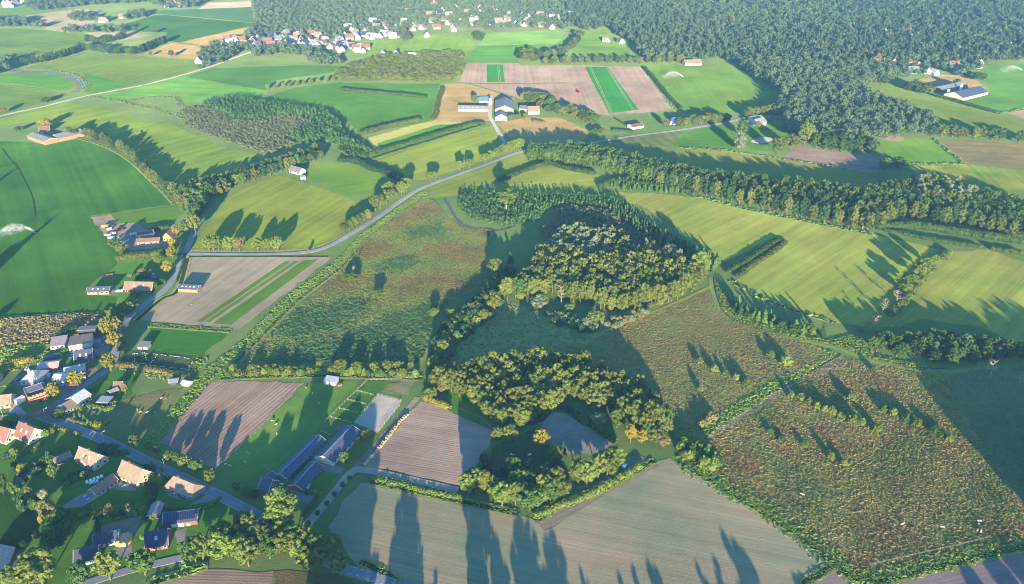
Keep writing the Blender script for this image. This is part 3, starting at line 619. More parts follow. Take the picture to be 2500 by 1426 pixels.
F('rough_grass', '4:-300,905 0,905 400,880 845,868 770,1000 420,1060 0,1112 -300,1130', field_mat('rough', '9a8458', '7c7a48', 0, None, None, 10, .4, .9), 'beige rough land below the dark green field')
F('rough_grass', '4:-300,1120 0,1112 370,1075 350,1180 200,1260 0,1340 -300,1400', field_mat('rough', '5c7038', '7c7a44', 0, None, None, 12, .35, .9), 'olive rough land beside the workshop yard')
# --- south west village ground
F('lawn', '7:-400,215 200,215 400,245 760,395 1060,545 1480,745 1760,880 2030,1040 1700,1085 1300,1250 700,1410 600,1500 -400,1500', LAWN, 'dark green gardens between the houses')
F('grass_field', '7:-300,640 60,700 250,900 290,1000 240,1110 100,1160 -300,1180', grass('7:0,700 200,1100', '2c5a2a', '2f602c'), 'dark lawn behind the shrub belt', lv=2)
F('gravel_yard', '7:440,880 470,850 860,610 870,650 720,790 690,810 600,860 520,872', GRAVEL, 'gravel drive beside the long garage', lv=2)
F('patio', '7:860,680 1000,730 990,745 880,740 820,720', PAVE, 'paved terrace before the beige house', lv=2)
F('patio', '7:1200,740 1280,745 1410,830 1320,810 1240,790', PAVE, 'paved terrace before the bungalow', lv=2)
F('paved_yard', '7:1380,850 1510,770 1500,750 1620,800 1500,830', PAVE, 'paved drive of the bungalow', lv=2)
F('paved_yard', '7:1265,1045 1365,1015 1350,1090 1358,1180 1305,1200 1290,1090', PAVE, 'paved drive between garage and slate roofed house', lv=2, edge=.1)
F('dirt_patch', '7:730,1010 880,960 1040,930 1010,1020 960,1090 880,1060 740,1070', DIRT, 'bare earth in the garden behind the dark roofs', lv=2)
F('paved_yard', '7:820,1165 960,1135 975,1215 880,1235', PAVE, 'paved yard with a sand heap', lv=2)
F('paved_yard', '7:0,1230 170,1190 280,1180 240,1300 60,1380 0,1400', PAVE, 'grey yard beside the corner barn', lv=2)
F('gravel_yard', 'd:130,960 180,1000 260,1130 290,1160 270,1250 210,1290 150,1380 100,1400 190,1260 120,1190', GRAVEL, 'gravel lane beside the building site', lv=2)
F('gravel_yard', 'd:180,760 560,620 760,700 940,680 1040,640 1060,680 860,840 700,980 620,940 420,860 250,960 180,930', DIRT, 'cluttered dirt yard with sheds', lv=2)
F('paved_yard', 'd:760,400 1210,310 1200,440 1140,520 1010,540 820,560', PAVE, 'paved yard beside the flat roofed house', lv=2)
F('lawn', 'd:560,560 820,520 780,640 1050,650 1140,540 1200,560 1120,680 1050,660 640,650', LAWN, 'lawn round the brick house with a trampoline', lv=3)
F('lawn', 'd:0,860 140,850 130,1000 0,1000 -200,1000 -200,860', LAWN, 'lawn behind a white fence', lv=2)
F('crop_field', 'd:960,910 1260,680 1426,700 1500,760 1426,960 1300,1030 1180,960', field_mat('crop', '3c7034', '4a7c38', .6, (30, 2, .15), None, 20, .14), 'green vegetable plot behind the red roofed hut')
F('rough_grass', '7:850,90 1240,0 1340,0 1040,340 800,280 860,150', field_mat('rough', '7a7448', '66703c', .6, (50, 2, .15), None, 20, .2), 'brown grazing paddock with sheep')
F('ploughed_field', '0:522,932 600,930 742,936 640,1040 528,1146 460,1115 388,1080 450,1000', plough('7:1320,470 1900,20', '9c8474', '88705f', 2.5, .2), 'brown ploughed field striped by tree shadows')
F('grass_field', '0:745,936 800,930 880,932 815,1020 660,1165 640,1195 530,1146 640,1042', field_mat('meadow', '60864a', '6e8a48', ang('e:0,1200 1180,120'), (60, 2, .15), None, 20, .16), 'green sheep meadow beside the long barns')
F('lawn', 'e:830,470 1200,110 1370,105 1080,480', LAWN, 'row of small fenced grass paddocks', lv=2)
F('riding_arena', 'e:1085,470 1295,230 1500,280 1470,330 1290,560', SAND, 'pale sand riding arena with rails', lv=2, edge=0)
F('dirt_patch', 'e:1310,215 1380,130 1640,80 1560,230', field_mat('rough', '8a7f60', '6c7a44', 0, None, None, 10, .2), 'worn paddock behind the riding arena', lv=2)
F('paved_yard', 'e:690,800 960,540 1000,560 800,790 1000,870 980,920 820,890 690,830', PAVE, 'paved strip between the long barns', lv=2, edge=.1)
F('paved_yard', 'e:540,1060 640,1080 770,1130 700,1190 560,1140', ASPH, 'dark paved court before the short barn', lv=2)
F('lawn', 'e:720,1000 820,905 940,920 790,1100 700,1090', LAWN, 'square lawn beside the short barn', lv=2)
F('rough_grass', 'e:1000,860 1260,560 1290,590 1160,760 1040,900', field_mat('rough', '7a7434', '5c6c30', .9, None, None, 8, .3), 'yellowish grass bank beside the big barn', lv=2)
F('ploughed_field', '0:1028,980 1100,1005 1204,1052 1170,1130 1124,1186 1000,1160 888,1140 950,1060', plough('8:300,600 860,700', 'a08a7c', '93806f', 1.6, .09), 'square pinkish ploughed field with fine furrows')
F('crop_field', '8:140,690 230,680 900,820 1290,915 1430,962 1600,855 1900,745 2290,535 2400,505 9:0,570 300,720 750,1000 1120,1282 880,1426 700,1500 8:300,1500 -100,1010 0,820', field_mat('seeded', '8a8e70', '98866c', ang('8:1560,1050 2400,1230'), (150, 1.6, .2), None, patch=45, grain=.1, tram=(9, .7, -.1)), 'wide pale seeded field in front of the garden wood')
F('crop_strip', '8:1420,962 1600,870 2290,545 2330,560 2000,730 1560,1010 1480,1040', plough('8:1430,980 2290,560', '857a68', '7c725f', 3, .06), 'curved brown headland of the pale seeded field', lv=2, edge=.8)
F('ploughed_field', '7:1080,1440 1300,1345 1500,1318 2000,1332 1985,1440 1980,1700 1000,1700', plough('7:1300,1400 1950,1420', '97806e', '86705f', 1.5, .09), 'brown ploughed field below the big trees')
F('rough_grass', '7:2000,1332 2300,1345 2498,1365 8:110,1420 200,1450 100,1700 7:1985,1700', field_mat('rough', '6e5a3c', '5c6034', .6, (30, 1.5, .3), None, 12, .3), 'brown rough corner beside the road')
F('ploughed_field', '9:900,1426 1130,1290 1330,1418 2498,1150 3400,960 3400,1900 700,1900', plough('9:1400,1420 2498,1180', '94817c', '857370', 2.4, .05), 'purple brown ploughed field at the marsh ditch')
# --- marshes
MARSHW = field_mat('marsh', '647e42', '94904c', 0, None, None, 30, .4, .9, ('9a7450', 22, .56))
MARSHR = field_mat('marsh2', '96824e', '6c7e40', 0, None, None, 26, .4, 1.0, ('946c46', 20, .54))
F('marsh', '0:1036,476 960,530 885,590 835,655 600,860 575,905 640,895 1030,895 1050,845 1062,772 1130,720 1185,690 1200,600 1205,560 1130,555 1092,525 1062,490', MARSHW, 'olive reed marsh beside the road')
F('meadow_glade', '0:1070,900 1095,850 1180,775 1240,735 1290,750 1385,790 1400,830 1500,800 1390,870 1300,920 1100,920', field_mat('rough', '7c8c50', '8c8452', 0, None, None, 15, .4), 'shaded grassy glade between the two woods')
F('marsh', '0:1735,706 1640,745 1500,802 1390,862 1460,930 1560,990 1650,1070 1748,1012 1870,940 2040,866 1960,835 1850,800 1765,760', field_mat('marsh3', '76864a', '968650', 0, None, None, 20, .4, .9, ('94744e', 16, .55)), 'brown and olive marsh between ditch and wood')
F('marsh', '0:2046,868 1950,925 1722,1075 1735,1140 1790,1200 1900,1290 2030,1375 2105,1412 2250,1385 2500,1330 2800,1260 2800,960 2500,915 2300,905 2150,890', MARSHR, 'wide rust brown marsh in which white cattle graze')
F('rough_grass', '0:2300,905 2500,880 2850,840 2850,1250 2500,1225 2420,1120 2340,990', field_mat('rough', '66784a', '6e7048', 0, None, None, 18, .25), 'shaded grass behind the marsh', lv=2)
# --- east meadows
MEW = lambda l, s=.3: meadow(l, '82944a', '8e9050', s)
F('grass_field', '0:1480,470 1560,470 1700,482 1850,515 2130,570 2310,612 2400,640 2200,800 2140,800 2040,790 1900,745 1785,692 1920,592 1890,582 1770,640 1720,600 1640,545 1560,500 1440,480', MEW('6:400,650 1000,300'), 'wide light meadow behind the poplar wood')
F('grass_field', '0:2322,615 2420,608 2500,622 2900,700 2900,960 2500,852 2400,800 2260,780 2165,800', MEW('6:1600,830 2100,450'), 'light meadow behind the bare trees')
F('grass_field', '0:2120,555 2300,580 2500,610 2900,690 2900,760 2500,640 2400,605 2200,580', meadow('6:1700,240 2498,360', '6f8440', '667c3c', .2), 'narrow meadow strip along the tall belt')
F('grass_field', '0:1250,425 1350,405 1480,430 1440,455 1300,475 1150,470 1230,440', meadow('2:1250,1330 1900,1290', '7f8a44', '768440', .25), 'small light meadow between two hedges', lv=2)
F('grass_field', '8:770,0 880,0 1020,110 1010,260 870,190 720,130', LAWN, 'small bright lawn at the wood edge', lv=2)
F('sand_paddock', '8:1440,240 1560,170 1640,185 1730,240 1960,380 2040,430 1880,500 1760,470 1600,480 1500,330', field_mat('sand', '8f8880', '7c8068', 0, None, None, 14, .14), 'grey sand paddock inside the wood', lv=2)
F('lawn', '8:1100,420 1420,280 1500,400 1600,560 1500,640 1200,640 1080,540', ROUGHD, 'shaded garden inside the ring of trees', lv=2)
F('dirt_patch', '8:1700,730 1900,665 2080,580 2090,500 2160,480 2250,515 2100,600 1900,700', DIRT, 'sandy track end behind the garden trees', lv=2)
F('rough_grass', '6:200,600 330,720 420,800 640,930 900,1020 1090,1040 1280,1000 1370,1140 1480,1180 1800,1250 2000,1270 2300,1240 2300,1290 1950,1300 1700,1290 1400,1230 1150,1140 700,1040 450,985 280,890 220,740', field_mat('rough', '667c40', '7a7a48', 0, None, None, 12, .35, .9), 'rough weedy ground along the marsh track')
F('village_ground', '2:-700,330 -640,260 -400,180 -200,120 300,60 900,60 1500,80 1660,200 1560,222 1060,236 955,238 700,248 470,268 450,285 60,312 0,420 -250,350', field_mat('rough', '5a6c40', '6c7450', 0, None, None, 16, .35), 'gardens and lanes of the distant village', lv=.5)
F('rough_grass', '0:1955,832 2052,866 1952,930 1722,1078 1640,1075 1700,1040 1748,1010 1870,938 2030,864', field_mat('rough', '64763e', '827c4a', 0, None, None, 9, .4, .9), 'weedy ground on both sides of the straight canal')
strip('path', '0:2040,872 1930,905 1850,955 1760,1010 1700,1050', 4, DIRT, 3, 'muddy brown track beside the straight canal', off=9)
# --- roads
ROADS = {}
kerbed('road', '7:250,185 400,237 760,375 1060,522 1480,722 1760,862 2000,1005 2150,1100 2450,1290 8:240,1380 420,1440 800,1580', 5.6, ASPH, 'asphalt village road running diagonally past the bungalows')
kerbed('road', 'd:560,1110 640,1040 760,960 900,870 1040,770 1150,690 1230,600 1260,480 1270,380 1290,240 1380,130 4:1000,850 1100,770 1230,670 1300,550 1350,430 1400,320 1420,250 1410,120 1480,20 0:540,455 640,415 760,375', 5.0, ASPH, 'asphalt road curving past the yellowing trees')
kerbed('road', '4:1360,432 1800,436 2100,430 2290,412 2400,375 2498,325 5:250,172 490,5 2:620,1362 1000,1222 1320,1108 1480,1090 1720,1062 2150,992 2430,957 3:330,893 480,850', 4.6, ASPH, 'asphalt country road lined with round trees')
strip('road', '0:-200,340 0,284 100,262 214,234 367,204 501,167 568,143 640,118', 6, GRAVEL, 3, 'straight pale country road through the far meadows')
strip('farm_drive', '2:1090,700 1085,840 1110,900 1200,1055', 5, GRAVEL, 3, 'grey drive leading to the white farm')
strip('gravel_track', '7:2240,1000 2380,840 2498,690 8:80,605 160,592 400,640 850,742', 4.6, GRAVEL, 3, 'pale gravel track beside the pale seeded field')
strip('gravel_track', '8:80,605 130,540 200,470 300,350 420,220 560,60', 3.6, DIRT, 2, 'dirt track beside the straw bales')
kerbed('road', '7:500,1480 700,1400 1000,1312 1290,1245 1420,1210', 4.2, ASPH, 'narrow lane below the slate roofed house')
sheet('road_junction', '7:185,182 260,170 330,140 400,108 430,125 395,160 385,190 420,225 460,245 375,245 320,220 250,207 190,215', BRICKP, 7, 'red brick paved road junction', edge=0)
strip('road', '7:-300,225 0,212 190,200', 5, PAVE, 6, 'grey village lane joining the brick junction')
WL = paint('road_marking_paint', 'd8d8d4', .7)
for s_, w_ in (('7:420,243 760,375 1060,522 1480,722 1760,862 2000,1005', 5.6),):
    for o_ in (-2.75, 2.75): strip('road_edge_strip', s_, .45, GRAVEL, 7, 'pale concrete edge of the village road', off=o_)
def dashes(line, step, ln, w, off=0):
    pts = smooth(GP(line), 6); V = []; Fq = []
    for p, q in zip(along(pts, step), along(pts, step)[1:]):
        d = np.array(q) - np.array(p); d = d / np.linalg.norm(d); n_ = np.array([-d[1], d[0]]); a = np.array(p) + n_ * off; k = len(V)
        V += [(*(a - n_ * w), .37), (*(a + d * ln - n_ * w), .37), (*(a + d * ln + n_ * w), .37), (*(a + n_ * w), .37)]; Fq.append((k, k + 1, k + 2, k + 3))
    return tag(link('road_marking', mesh('road_marking', V, Fq, WL)), 'white dashed edge lines on the road below the big trees', 'road marking', None, 'structure')
dashes('7:2450,1290 8:240,1380 420,1440', 4, 1.4, .1, 1.9); dashes('7:2450,1290 8:240,1380 420,1440', 4, 1.4, .1, -1.9)
# --- water
BANK = field_mat('bank', '6e644a', '5a6040', 0, None, None, 9, .3, .7)
def stream(pts, wd, bank, label, lv=2):
    if bank: strip('bank', pts, wd + bank, BANK, lv, 'bare banks of the ' + label, kind='structure')
    strip('water', pts, wd, WATER, lv + 1, label)
stream('1:60,495 150,525 350,530 480,545 560,575 605,620 600,650 560,675', 4.2, 15, 'river bend in the far meadows')
stream('1:640,705 900,735 1130,708 1290,715 1310,765 1400,790 1560,800 1650,850 1760,882 1920,868 2100,842 2280,850', 1.3, 4, 'narrow stream winding past the sapling wood')
stream('1:880,745 1000,770 1130,800 1260,840 1370,870', 1.2, 3, 'ditch across the light meadow')
stream('1:2100,1010 2160,1040 2300,1020 2400,1015', 4, 5, 'pool below the sapling wood')
stream('0:2052,865 1990,900 1933,933 1870,966', 1.8, 0, 'straight canal between the two marshes')
strip('bank', '0:2040,862 1980,893 1924,927 1860,960 9:400,180 230,280', 3.5, field_mat('reed', '9a8438', '7c7430', 0, None, None, 6, .3), 2, 'yellow reed bank of the straight canal', off=3)
stream('5:750,30 790,90 830,160 900,222 1050,262 1200,250 1290,205 1330,150', 1.1, 3, 'small stream looping round the tall poplar')
PATHG = field_mat('path', '6c8844', '7c8648', 0, None, None, 10, .2)
DITCHW = WATER
strip('path', '6:205,600 220,720 290,880 450,968 700,1030 1000,1095 1150,1130 1400,1220 1700,1280 1950,1295 2250,1262', 3.2, PATHG, 3, 'grassy track along the marsh')
strip('water', '6:225,600 245,720 310,865 460,945 700,1008 1000,1072 1150,1108 1400,1195 1700,1258 1950,1275', .8, DITCHW, 4, 'ditch beside the grassy marsh track')
strip('path', '0:1735,700 1660,735 1560,778 1490,805', 3, field_mat('pathy', '8c8844', '7c8040', 0, None, None, 8, .2), 3, 'pale grass path between wood and marsh')
# dark ditches round the fields
DITCH = field_mat('ditch', '2c3a22', '3a4828', 0, None, None, 6, .35, .9)
DL = ['0:1035,480 900,580 835,650 720,740 580,880 545,905', '0:540,925 640,920 800,918 1030,925', '8:215,678 560,752 900,830 1290,915', '8:1430,958 1600,850 1900,735 2280,530', '9:0,548 300,730 750,1010 1120,1285', '9:1130,1290 1330,1420 1700,1345 2300,1200 2700,1105',
      '9:1120,1285 880,1426', '8:140,1265 300,1340 430,1426', '4:1000,920 1180,765 1300,700 1370,480 1400,452 2400,450', '1:560,1010 740,1060 900,1140 1000,1215 1100,1310 1220,1426 4:1280,70', '4:0,905 400,885 840,866', '4:1090,955 1690,998', '1:200,495 600,388',
      '2:860,605 990,630 1290,725', '2:740,612 700,740 665,885', '2:2205,488 2435,795', '3:0,1082 350,1108 700,1160 1000,1205 1420,1280', '3:1840,1018 2060,1195', '3:1640,1205 2060,1200', '2:130,980 580,880', '0:1700,480 1850,517 2130,573', '0:1790,690 1900,745 2040,788', '7:1300,1320 1500,1300 1100,1420', '1:820,1005 1060,960', '3:2310,832 2500,800', '1:1510,345 1310,315 1200,312']
for s_ in DL: strip('ditch', s_, 2.4, DITCH, 3.5, 'dark weedy ditch along the field edge')
MARGIN = field_mat('margin', '9a9058', '7c8648', 0, None, None, 5, .3)
for s_ in DL:
    for o_ in (-2.3, 2.3): strip('field_margin', s_, 1.5, MARGIN, 3.5, 'dry grass margin beside the weedy ditch', off=o_)
# ================================================================ BUILDINGS
H_ = 'house'
# --- south west village
bldg('bungalow', 'long bungalow with tan hipped roof beside the village road', H_, '7:1212,742', '7:1412,824', 9, 2.7, 6.6, 'tan', 'grey', hip=.12, win=4, chim=.3)
bldg('house', 'beige gabled house with a paved terrace behind the road', H_, '7:868,655', '7:1012,724', 9.5, 3.0, 8.6, 'tan', 'beige', win=4, sidewin=3, chim=.33)
bldg('garage', 'long low garage with faded brown roof beside the gravel drive', 'garage', '7:715,795', '7:868,690', 6.5, 2.4, 4.6, 'brown', 'beige', win=4)
bldg('house', 'brick house with a tan roof and white dormers above a lawn', H_, '7:560,545', '7:655,585', 8.5, 3.0, 8.2, 'tan', 'beige', win=2, sidewin=2, chim=.5, sky_n=2, L=14)
bldg('house_wing', 'gabled front wing against the brick house with dormers', H_, '7:598,570', '7:650,590', 6, 2.8, 6.4, 'tan', 'beige', axis='y', win=2, door=False)
bldg('garage', 'low brick garage with brown roof joined to the dormer house', 'garage', '7:420,570', '7:530,520', 5.5, 2.4, 4.2, 'brown', 'brick', win=2)
bldg('house', 'white walled house with salmon roof below the brick junction', H_, '7:112,362', '7:218,412', 10, 2.8, 8.2, 'red', 'white', win=3, sidewin=2, sky_n=2, chim=.45)
bldg('house', 'salmon roofed house at the edge beside the white walled one', H_, '7:-90,372', '7:50,408', 9, 2.7, 7.6, 'red', 'white', win=3, sidewin=2)
bldg('house', 'house with bright white sheet roof at the road bend', H_, 'd:868,1095', 'd:1002,1008', 9.5, 3.6, 6.2, 'white', 'beige', win=3, cap=False, sky_n=2)
bldg('house_wing', 'brown roofed wing of the white roofed house', H_, 'd:738,1172', 'd:864,1098', 9, 2.7, 5.2, 'brown', 'beige', win=3)
bldg('house', 'corner house with faded tan roof beside the gravel lane', H_, 'd:-120,1120', 'd:120,1095', 9, 2.8, 6.5, 'tan', 'beige', win=3)
bldg('house', 'house with slate blue roof and white skylight above the lane', H_, '7:1072,1192', '7:1232,1168', 9.5, 2.8, 7.8, 'dark', 'brick', win=3, chim=.6, sky_n=1)
bldg('garage', 'long garage with solar panels and white doors', 'garage', '7:1204,1022', '7:1448,990', 8, 3.0, 6.0, 'dark', 'brick', door=False, pv=(.05, .95), big=('f', [(.3, 2.6, 2.3, WHITE), (.5, 2.6, 2.3, WHITE), (.72, 1.6, 1.6, WHITE)]))
bldg('shed', 'grey roofed wooden shed between the garden hedges', 'shed', '7:1085,955', '7:1170,948', 8, 2.3, 4.0, 'steel', 'dark', axis='y', door=True)
bldg('house', 'low house with dark blue roof beside the sand heap', H_, '7:700,1170', '7:872,1132', 7, 2.6, 5.4, 'dark', 'white', win=4)
bldg('house', 'dark roofed house with white garage doors above the lane trees', H_, '7:555,1300', '7:722,1268', 8.5, 2.8, 6.0, 'dark', 'brick', door=False, big=('f', [(.3, 2.6, 2.2, WHITE), (.55, 2.6, 2.2, WHITE), (.8, 2.6, 2.2, WHITE)]))
bldg('barn', 'grey roofed corner barn at the edge beside a paved yard', 'barn', '7:-170,1440', '7:45,1400', 16, 3.5, 7, 'steel', 'brick', axis='y', door=False)
# --- long barns
bldg('farmhouse', 'slate roofed brick farmhouse at the head of the long barns', 'farmhouse', 'e:262,1095', 'e:345,1118', 8.5, 3.6, 7.6, 'slate', 'brick', win=2, sidewin=2, chim=.8)
bldg('house_wing', 'low slate roofed annex behind the brick farmhouse', 'house', 'e:372,1020', 'e:425,975', 6, 2.6, 4.4, 'slate', 'brick', win=2)
bldg('barn', 'longest slate roofed barn with pale ridge behind the farmhouse', 'barn', 'e:510,985', 'e:838,652', 8, 2.3, 4.4, 'slate', 'grey', cap=True, win=10)
bldg('barn', 'broad slate roofed barn with cream gable beside the arena', 'barn', 'e:905,850', 'e:1150,585', 11, 2.8, 5.4, 'slate', 'cream', cap=True, door=False, win=6)
bldg('barn', 'short slate roofed barn with white gable door before a lawn', 'barn', 'e:648,1082', 'e:818,885', 8.5, 2.3, 4.4, 'slate', 'brick', cap=True, win=5)
MB().box(-.08, .02, 4.5, 8, 0, 2.6)
bldg('shelter', 'white sheet roofed field shelter among the sheep', 'shelter', 'e:825,138', 'e:922,153', 5, 2.6, 3.0, 'white', 'pale' if 0 else 'white', axis='lean', door=True)
bldg('lean_to', 'pale lean-to against the short barn', 'shed', 'e:650,1065', 'e:700,1040', 3.5, 2.0, 2.5, 'pale', 'cream', axis='lean', door=False)
# --- workshop yard
bldg('house', 'large flat roofed white house behind the workshop yard', H_, 'd:765,502', 'd:1010,462', 12, 5.5, 5.5, 'brown', 'white', axis='flat', win=4)
bldg('house_wing', 'dark upper block behind the flat roofed house', H_, 'd:870,350', 'd:1062,340', 5, 6.8, 6.8, 'grey', 'dark', axis='flat', door=False)
bldg('shed', 'row of sheds with pink and white sheet roofs', 'shed', 'd:555,468', 'd:712,445', 11, 2.6, 3.4, 'pink', 'white', axis='lean', door=False, win=3)
bldg('house', 'red brick house with dark roof and white dormer windows', H_, 'd:825,632', 'd:1015,606', 9, 2.9, 8.0, 'dark', 'brick', win=4, sky_n=2)
bldg('shed', 'low workshop with pale red sheet roof and red wall', 'shed', 'd:420,718', 'd:640,690', 8, 3.0, 4.4, 'pink', 'brick', win=3)
bldg('pavilion', 'pyramid roofed pavilion beside the crane', 'pavilion', 'd:235,850', 'd:430,850', 12, 3.0, 7.0, 'pale', 'white', hip=.5, door=True, win=2)
bldg('shed', 'white roofed shed in the dirt yard behind the yellow tree', 'shed', 'd:575,830', 'd:700,835', 8, 2.6, 4.2, 'white', 'cream', door=True, win=1)
bldg('shed', 'long pale roofed shed with brick gable beside the bend', 'shed', 'd:720,770', 'd:935,725', 8, 3.0, 5.0, 'pale', 'orange', win=3)
bldg('shed', 'small flat pale shed in the garden of the white roofed house', 'shed', 'd:1060,1072', 'd:1180,1078', 6, 2.4, 2.4, 'pale', 'dark', axis='flat', door=True)
bldg('hut', 'red roofed hut in the vegetable plot', 'hut', 'd:1245,900', 'd:1330,895', 5, 2.0, 4.2, 'red', 'orange', win=1)
bldg('shed', 'grey arched shed beside the red roofed hut', 'shed', 'd:1218,965', 'd:1295,930', 4, 1.8, 3.0, 'steel', 'dark', door=True)
bldg('house', 'small pale house at the village edge behind the white fence', H_, 'd:-130,860', 'd:-20,850', 8, 2.8, 6, 'tan', 'beige', win=2)
# building site: unfinished orange brick house
def site_house():
    a, b = GP('d:330,1070'), GP('d:535,1000'); a, b = a[0], b[0]; W = math.dist(a, b); D = 13; e = empty('unfinished_house', (a[0], a[1], 0), math.atan2(b[1] - a[1], b[0] - a[0]))
    tag(e, 'roofless orange brick house under construction beside the crane', 'house'); wm = WALL['orange']; t = .35; m = MB()
    for x0, x1, y0, y1 in ((0, W, 0, t), (0, W, D - t, D), (0, t, t, D - t), (W - t, W, t, D - t), (W * .45, W * .45 + t, t, D - t), (W * .62, W * .62 + t, t, D * .6)):
        m.box(x0, x1, y0, y1, 0, 5.2 if y0 > 5 or x0 < 2 else 4.2)
    for i in range(5): m.box(W * i / 5 + .3, W * i / 5 + .3 + W * .1, -.01, t + .01, 4.2, 5.8)
    m.obj('wall', wm, e); MB().box(t, W - t, D * .45, D - t - .05, 4.7, 5.0).obj('roof_slab', ROOF['steel'], e); MB().box(t, W - t, t, D - t, 2.5, 2.8).obj('floor_slab', ROOF['pale'], e)
    for i in range(5):
        w_ = MB().box(W * (i + .3) / 5, W * (i + .3) / 5 + 1.6, -.1, -.03, .8 if i != 2 else .05, 2.3).obj('window', GLASS, e)
    s = MB()
    for i in range(7):
        x = W * i / 6; s.tube((x, -1.2, 0), (x, -1.2, 4.6), .06, .06, 4)
    for z in (2, 4): s.tube((0, -1.2, z), (W, -1.2, z), .06, .06, 4); s.box(0, W, -1.5, -.6, z - .08, z)
    s.obj('scaffold', ROOF['red'], e)
site_house()
def crane():
    g = GP('d:372,868')[0]; e = empty('crane', (*g, 0), R(105)); tag(e, 'white mast crane with short orange jib over the building site', 'crane'); m = MB(); h = 15; s = .55
    for x, y in ((-s, -s), (s, -s), (s, s), (-s, s)): m.tube((x, y, 0), (x * .8, y * .8, h), .13, .13, 4)
    for i in range(10):
        z = h * i / 10
        for a, b in (((-s, -s), (s, -s)), ((s, -s), (s, s)), ((s, s), (-s, s)), ((-s, s), (-s, -s))): m.tube((*a, z), (*b, z + h / 10), .08, .08, 3)
    m.obj('mast', paint('crane_white', 'e8e2d8'), e); j = MB()
    for y, z in ((-.5, 0), (.5, 0), (0, .9)): j.tube((-3, y, h + z), (9, y, h + z), .12, .12, 4)
    for i in range(12): j.tube((-3 + i, -.5, h), (-2.5 + i, 0, h + .9), .07, .07, 3); j.tube((-2.5 + i, 0, h + .9), (-2 + i, .5, h), .07, .07, 3)
    j.obj('jib', paint('crane_orange', 'c87a40'), e); MB().box(-3.4, -2.2, -.6, .6, h - 1, h + .2).obj('counterweight', ROOF['steel'], e); MB().box(-1.6, 1.6, -1.6, 1.6, 0, .5).obj('base', ROOF['steel'], e)
crane()
# --- farms along the bend
bldg('shed', 'lone red brick shed in the grey seeded field', 'shed', '4:1305,708', '4:1445,716', 7, 2.8, 4.6, 'slate', 'orange', door=False, sky_n=4, win=0)
bldg('barn', 'slate roofed brick barn at the edge of the dark green field', 'barn', '4:640,732', '4:800,727', 7, 2.8, 4.8, 'slate', 'orange', sky_n=3, win=4)
bldg('farmhouse', 'long farmhouse with thatch coloured roof beside the paved drive', 'farmhouse', '4:912,718', '4:1112,722', 9, 2.8, 7.4, 'brown', 'dark', win=5, sky_n=2)
bldg('hut', 'pointed slate roofed garden hut on the lawn', 'hut', '4:1108,628', '4:1142,626', 5, 2.2, 5.2, 'slate', 'dark', hip=.4, door=True)
bldg('barn', 'blue roofed barn with skylights in the builder yard', 'barn', '4:972,338', '4:1132,310', 11, 3.4, 5.2, 'slate', 'grey', pv=(.25, .95), door=False)
bldg('barn', 'orange brick stable with red tiled roof before the blue barn', 'barn', '4:1003,368', '4:1165,357', 6, 2.8, 4.6, 'red', 'orange', win=3)
bldg('house', 'tall gabled red brick house at the builder yard', H_, '4:1197,340', '4:1258,340', 9, 4.2, 8.2, 'red', 'orange', axis='y', win=2)
bldg('shed', 'tiny pink roofed hen house in the green crop corner', 'shed', '4:1008,1128', '4:1080,1132', 5, 2.0, 2.8, 'grey', 'beige', axis='lean', door=True)
bldg('shed', 'grey shed beside the hedge of the paddock', 'shed', '7:1230,1000' if 0 else '4:1240,1395', '4:1300,1390', 5, 2, 3, 'steel', 'dark')
bldg('tent', 'white hay tent beside the grazing paddock', 'tent', '4:1330,1395', '4:1378,1405', 4, 1.6, 2.6, 'white', 'white', door=False)
bldg('cottage', 'white cottage with grey roof in the small meadow', 'cottage', '1:2115,1262', '1:2190,1282', 9, 2.8, 6.5, 'grey', 'white', win=2)
bldg('shed', 'white box shed beside the cottage', 'shed', '1:2200,1315', '1:2235,1312', 5, 2.6, 2.6, 'white', 'white', axis='flat', door=True)
# --- brick farm upper west
bldg('barn', 'long orange brick barn with grey roof in the far farm', 'barn', '1:205,1018', '1:335,1062', 15, 4, 6.5, 'steel', 'orange', door=False, win=4)
bldg('barn', 'grey roofed barn with white skylight strip in the far farm', 'barn', '1:385,1018', '1:435,1038', 30, 4, 7.5, 'steel', 'orange', axis='y', door=False)
bldg('house', 'red roofed farmhouse behind the grey roofed barns', H_, '1:290,975', '1:365,968', 12, 3, 6.6, 'red', 'orange', win=3)
# --- white farm in the centre
bldg('barn', 'long low poultry barn with grey roof in the stubble', 'barn', '2:852,814', '2:1066,818', 13, 3, 6.2, 'steel', 'white', sky_n=5, win=8, door=False)
bldg('silage_clamp', 'walled silage clamp under white sheet at the white farm', 'silage clamp', '2:1005,756', '2:1092,752', 26, 2.2, 2.2, 'white', 'grey', axis='flat', door=False)
bldg('barn', 'tall wide barn with two slopes of grey sheet at the white farm', 'barn', '2:1122,832', '2:1258,832', 44, 6, 11, 'steel', 'grey', axis='y', cap=True, door=False)
bldg('barn', 'smaller gabled barn in front of the tall grey barn', 'barn', '2:1124,884', '2:1210,884', 16, 4.5, 8.5, 'steel', 'white', axis='y', win=3)
bldg('barn', 'grey outbuilding between the tall barn and the orange house', 'barn', '2:1300,812', '2:1358,815', 14, 3.5, 6, 'grey', 'beige', win=2)
bldg('farmhouse', 'orange roofed farmhouse beside the round trees', 'farmhouse', '2:1366,838', '2:1446,836', 14, 4, 9, 'tan', 'white', win=4)
MBs = MB().box(0, 5, 0, 5, 0, 7)
bldg('stable', 'red and white striped roof stable beside the country road', 'stable', '2:2128,948', '2:2210,935', 12, 3, 5, 'red', 'white', win=4)
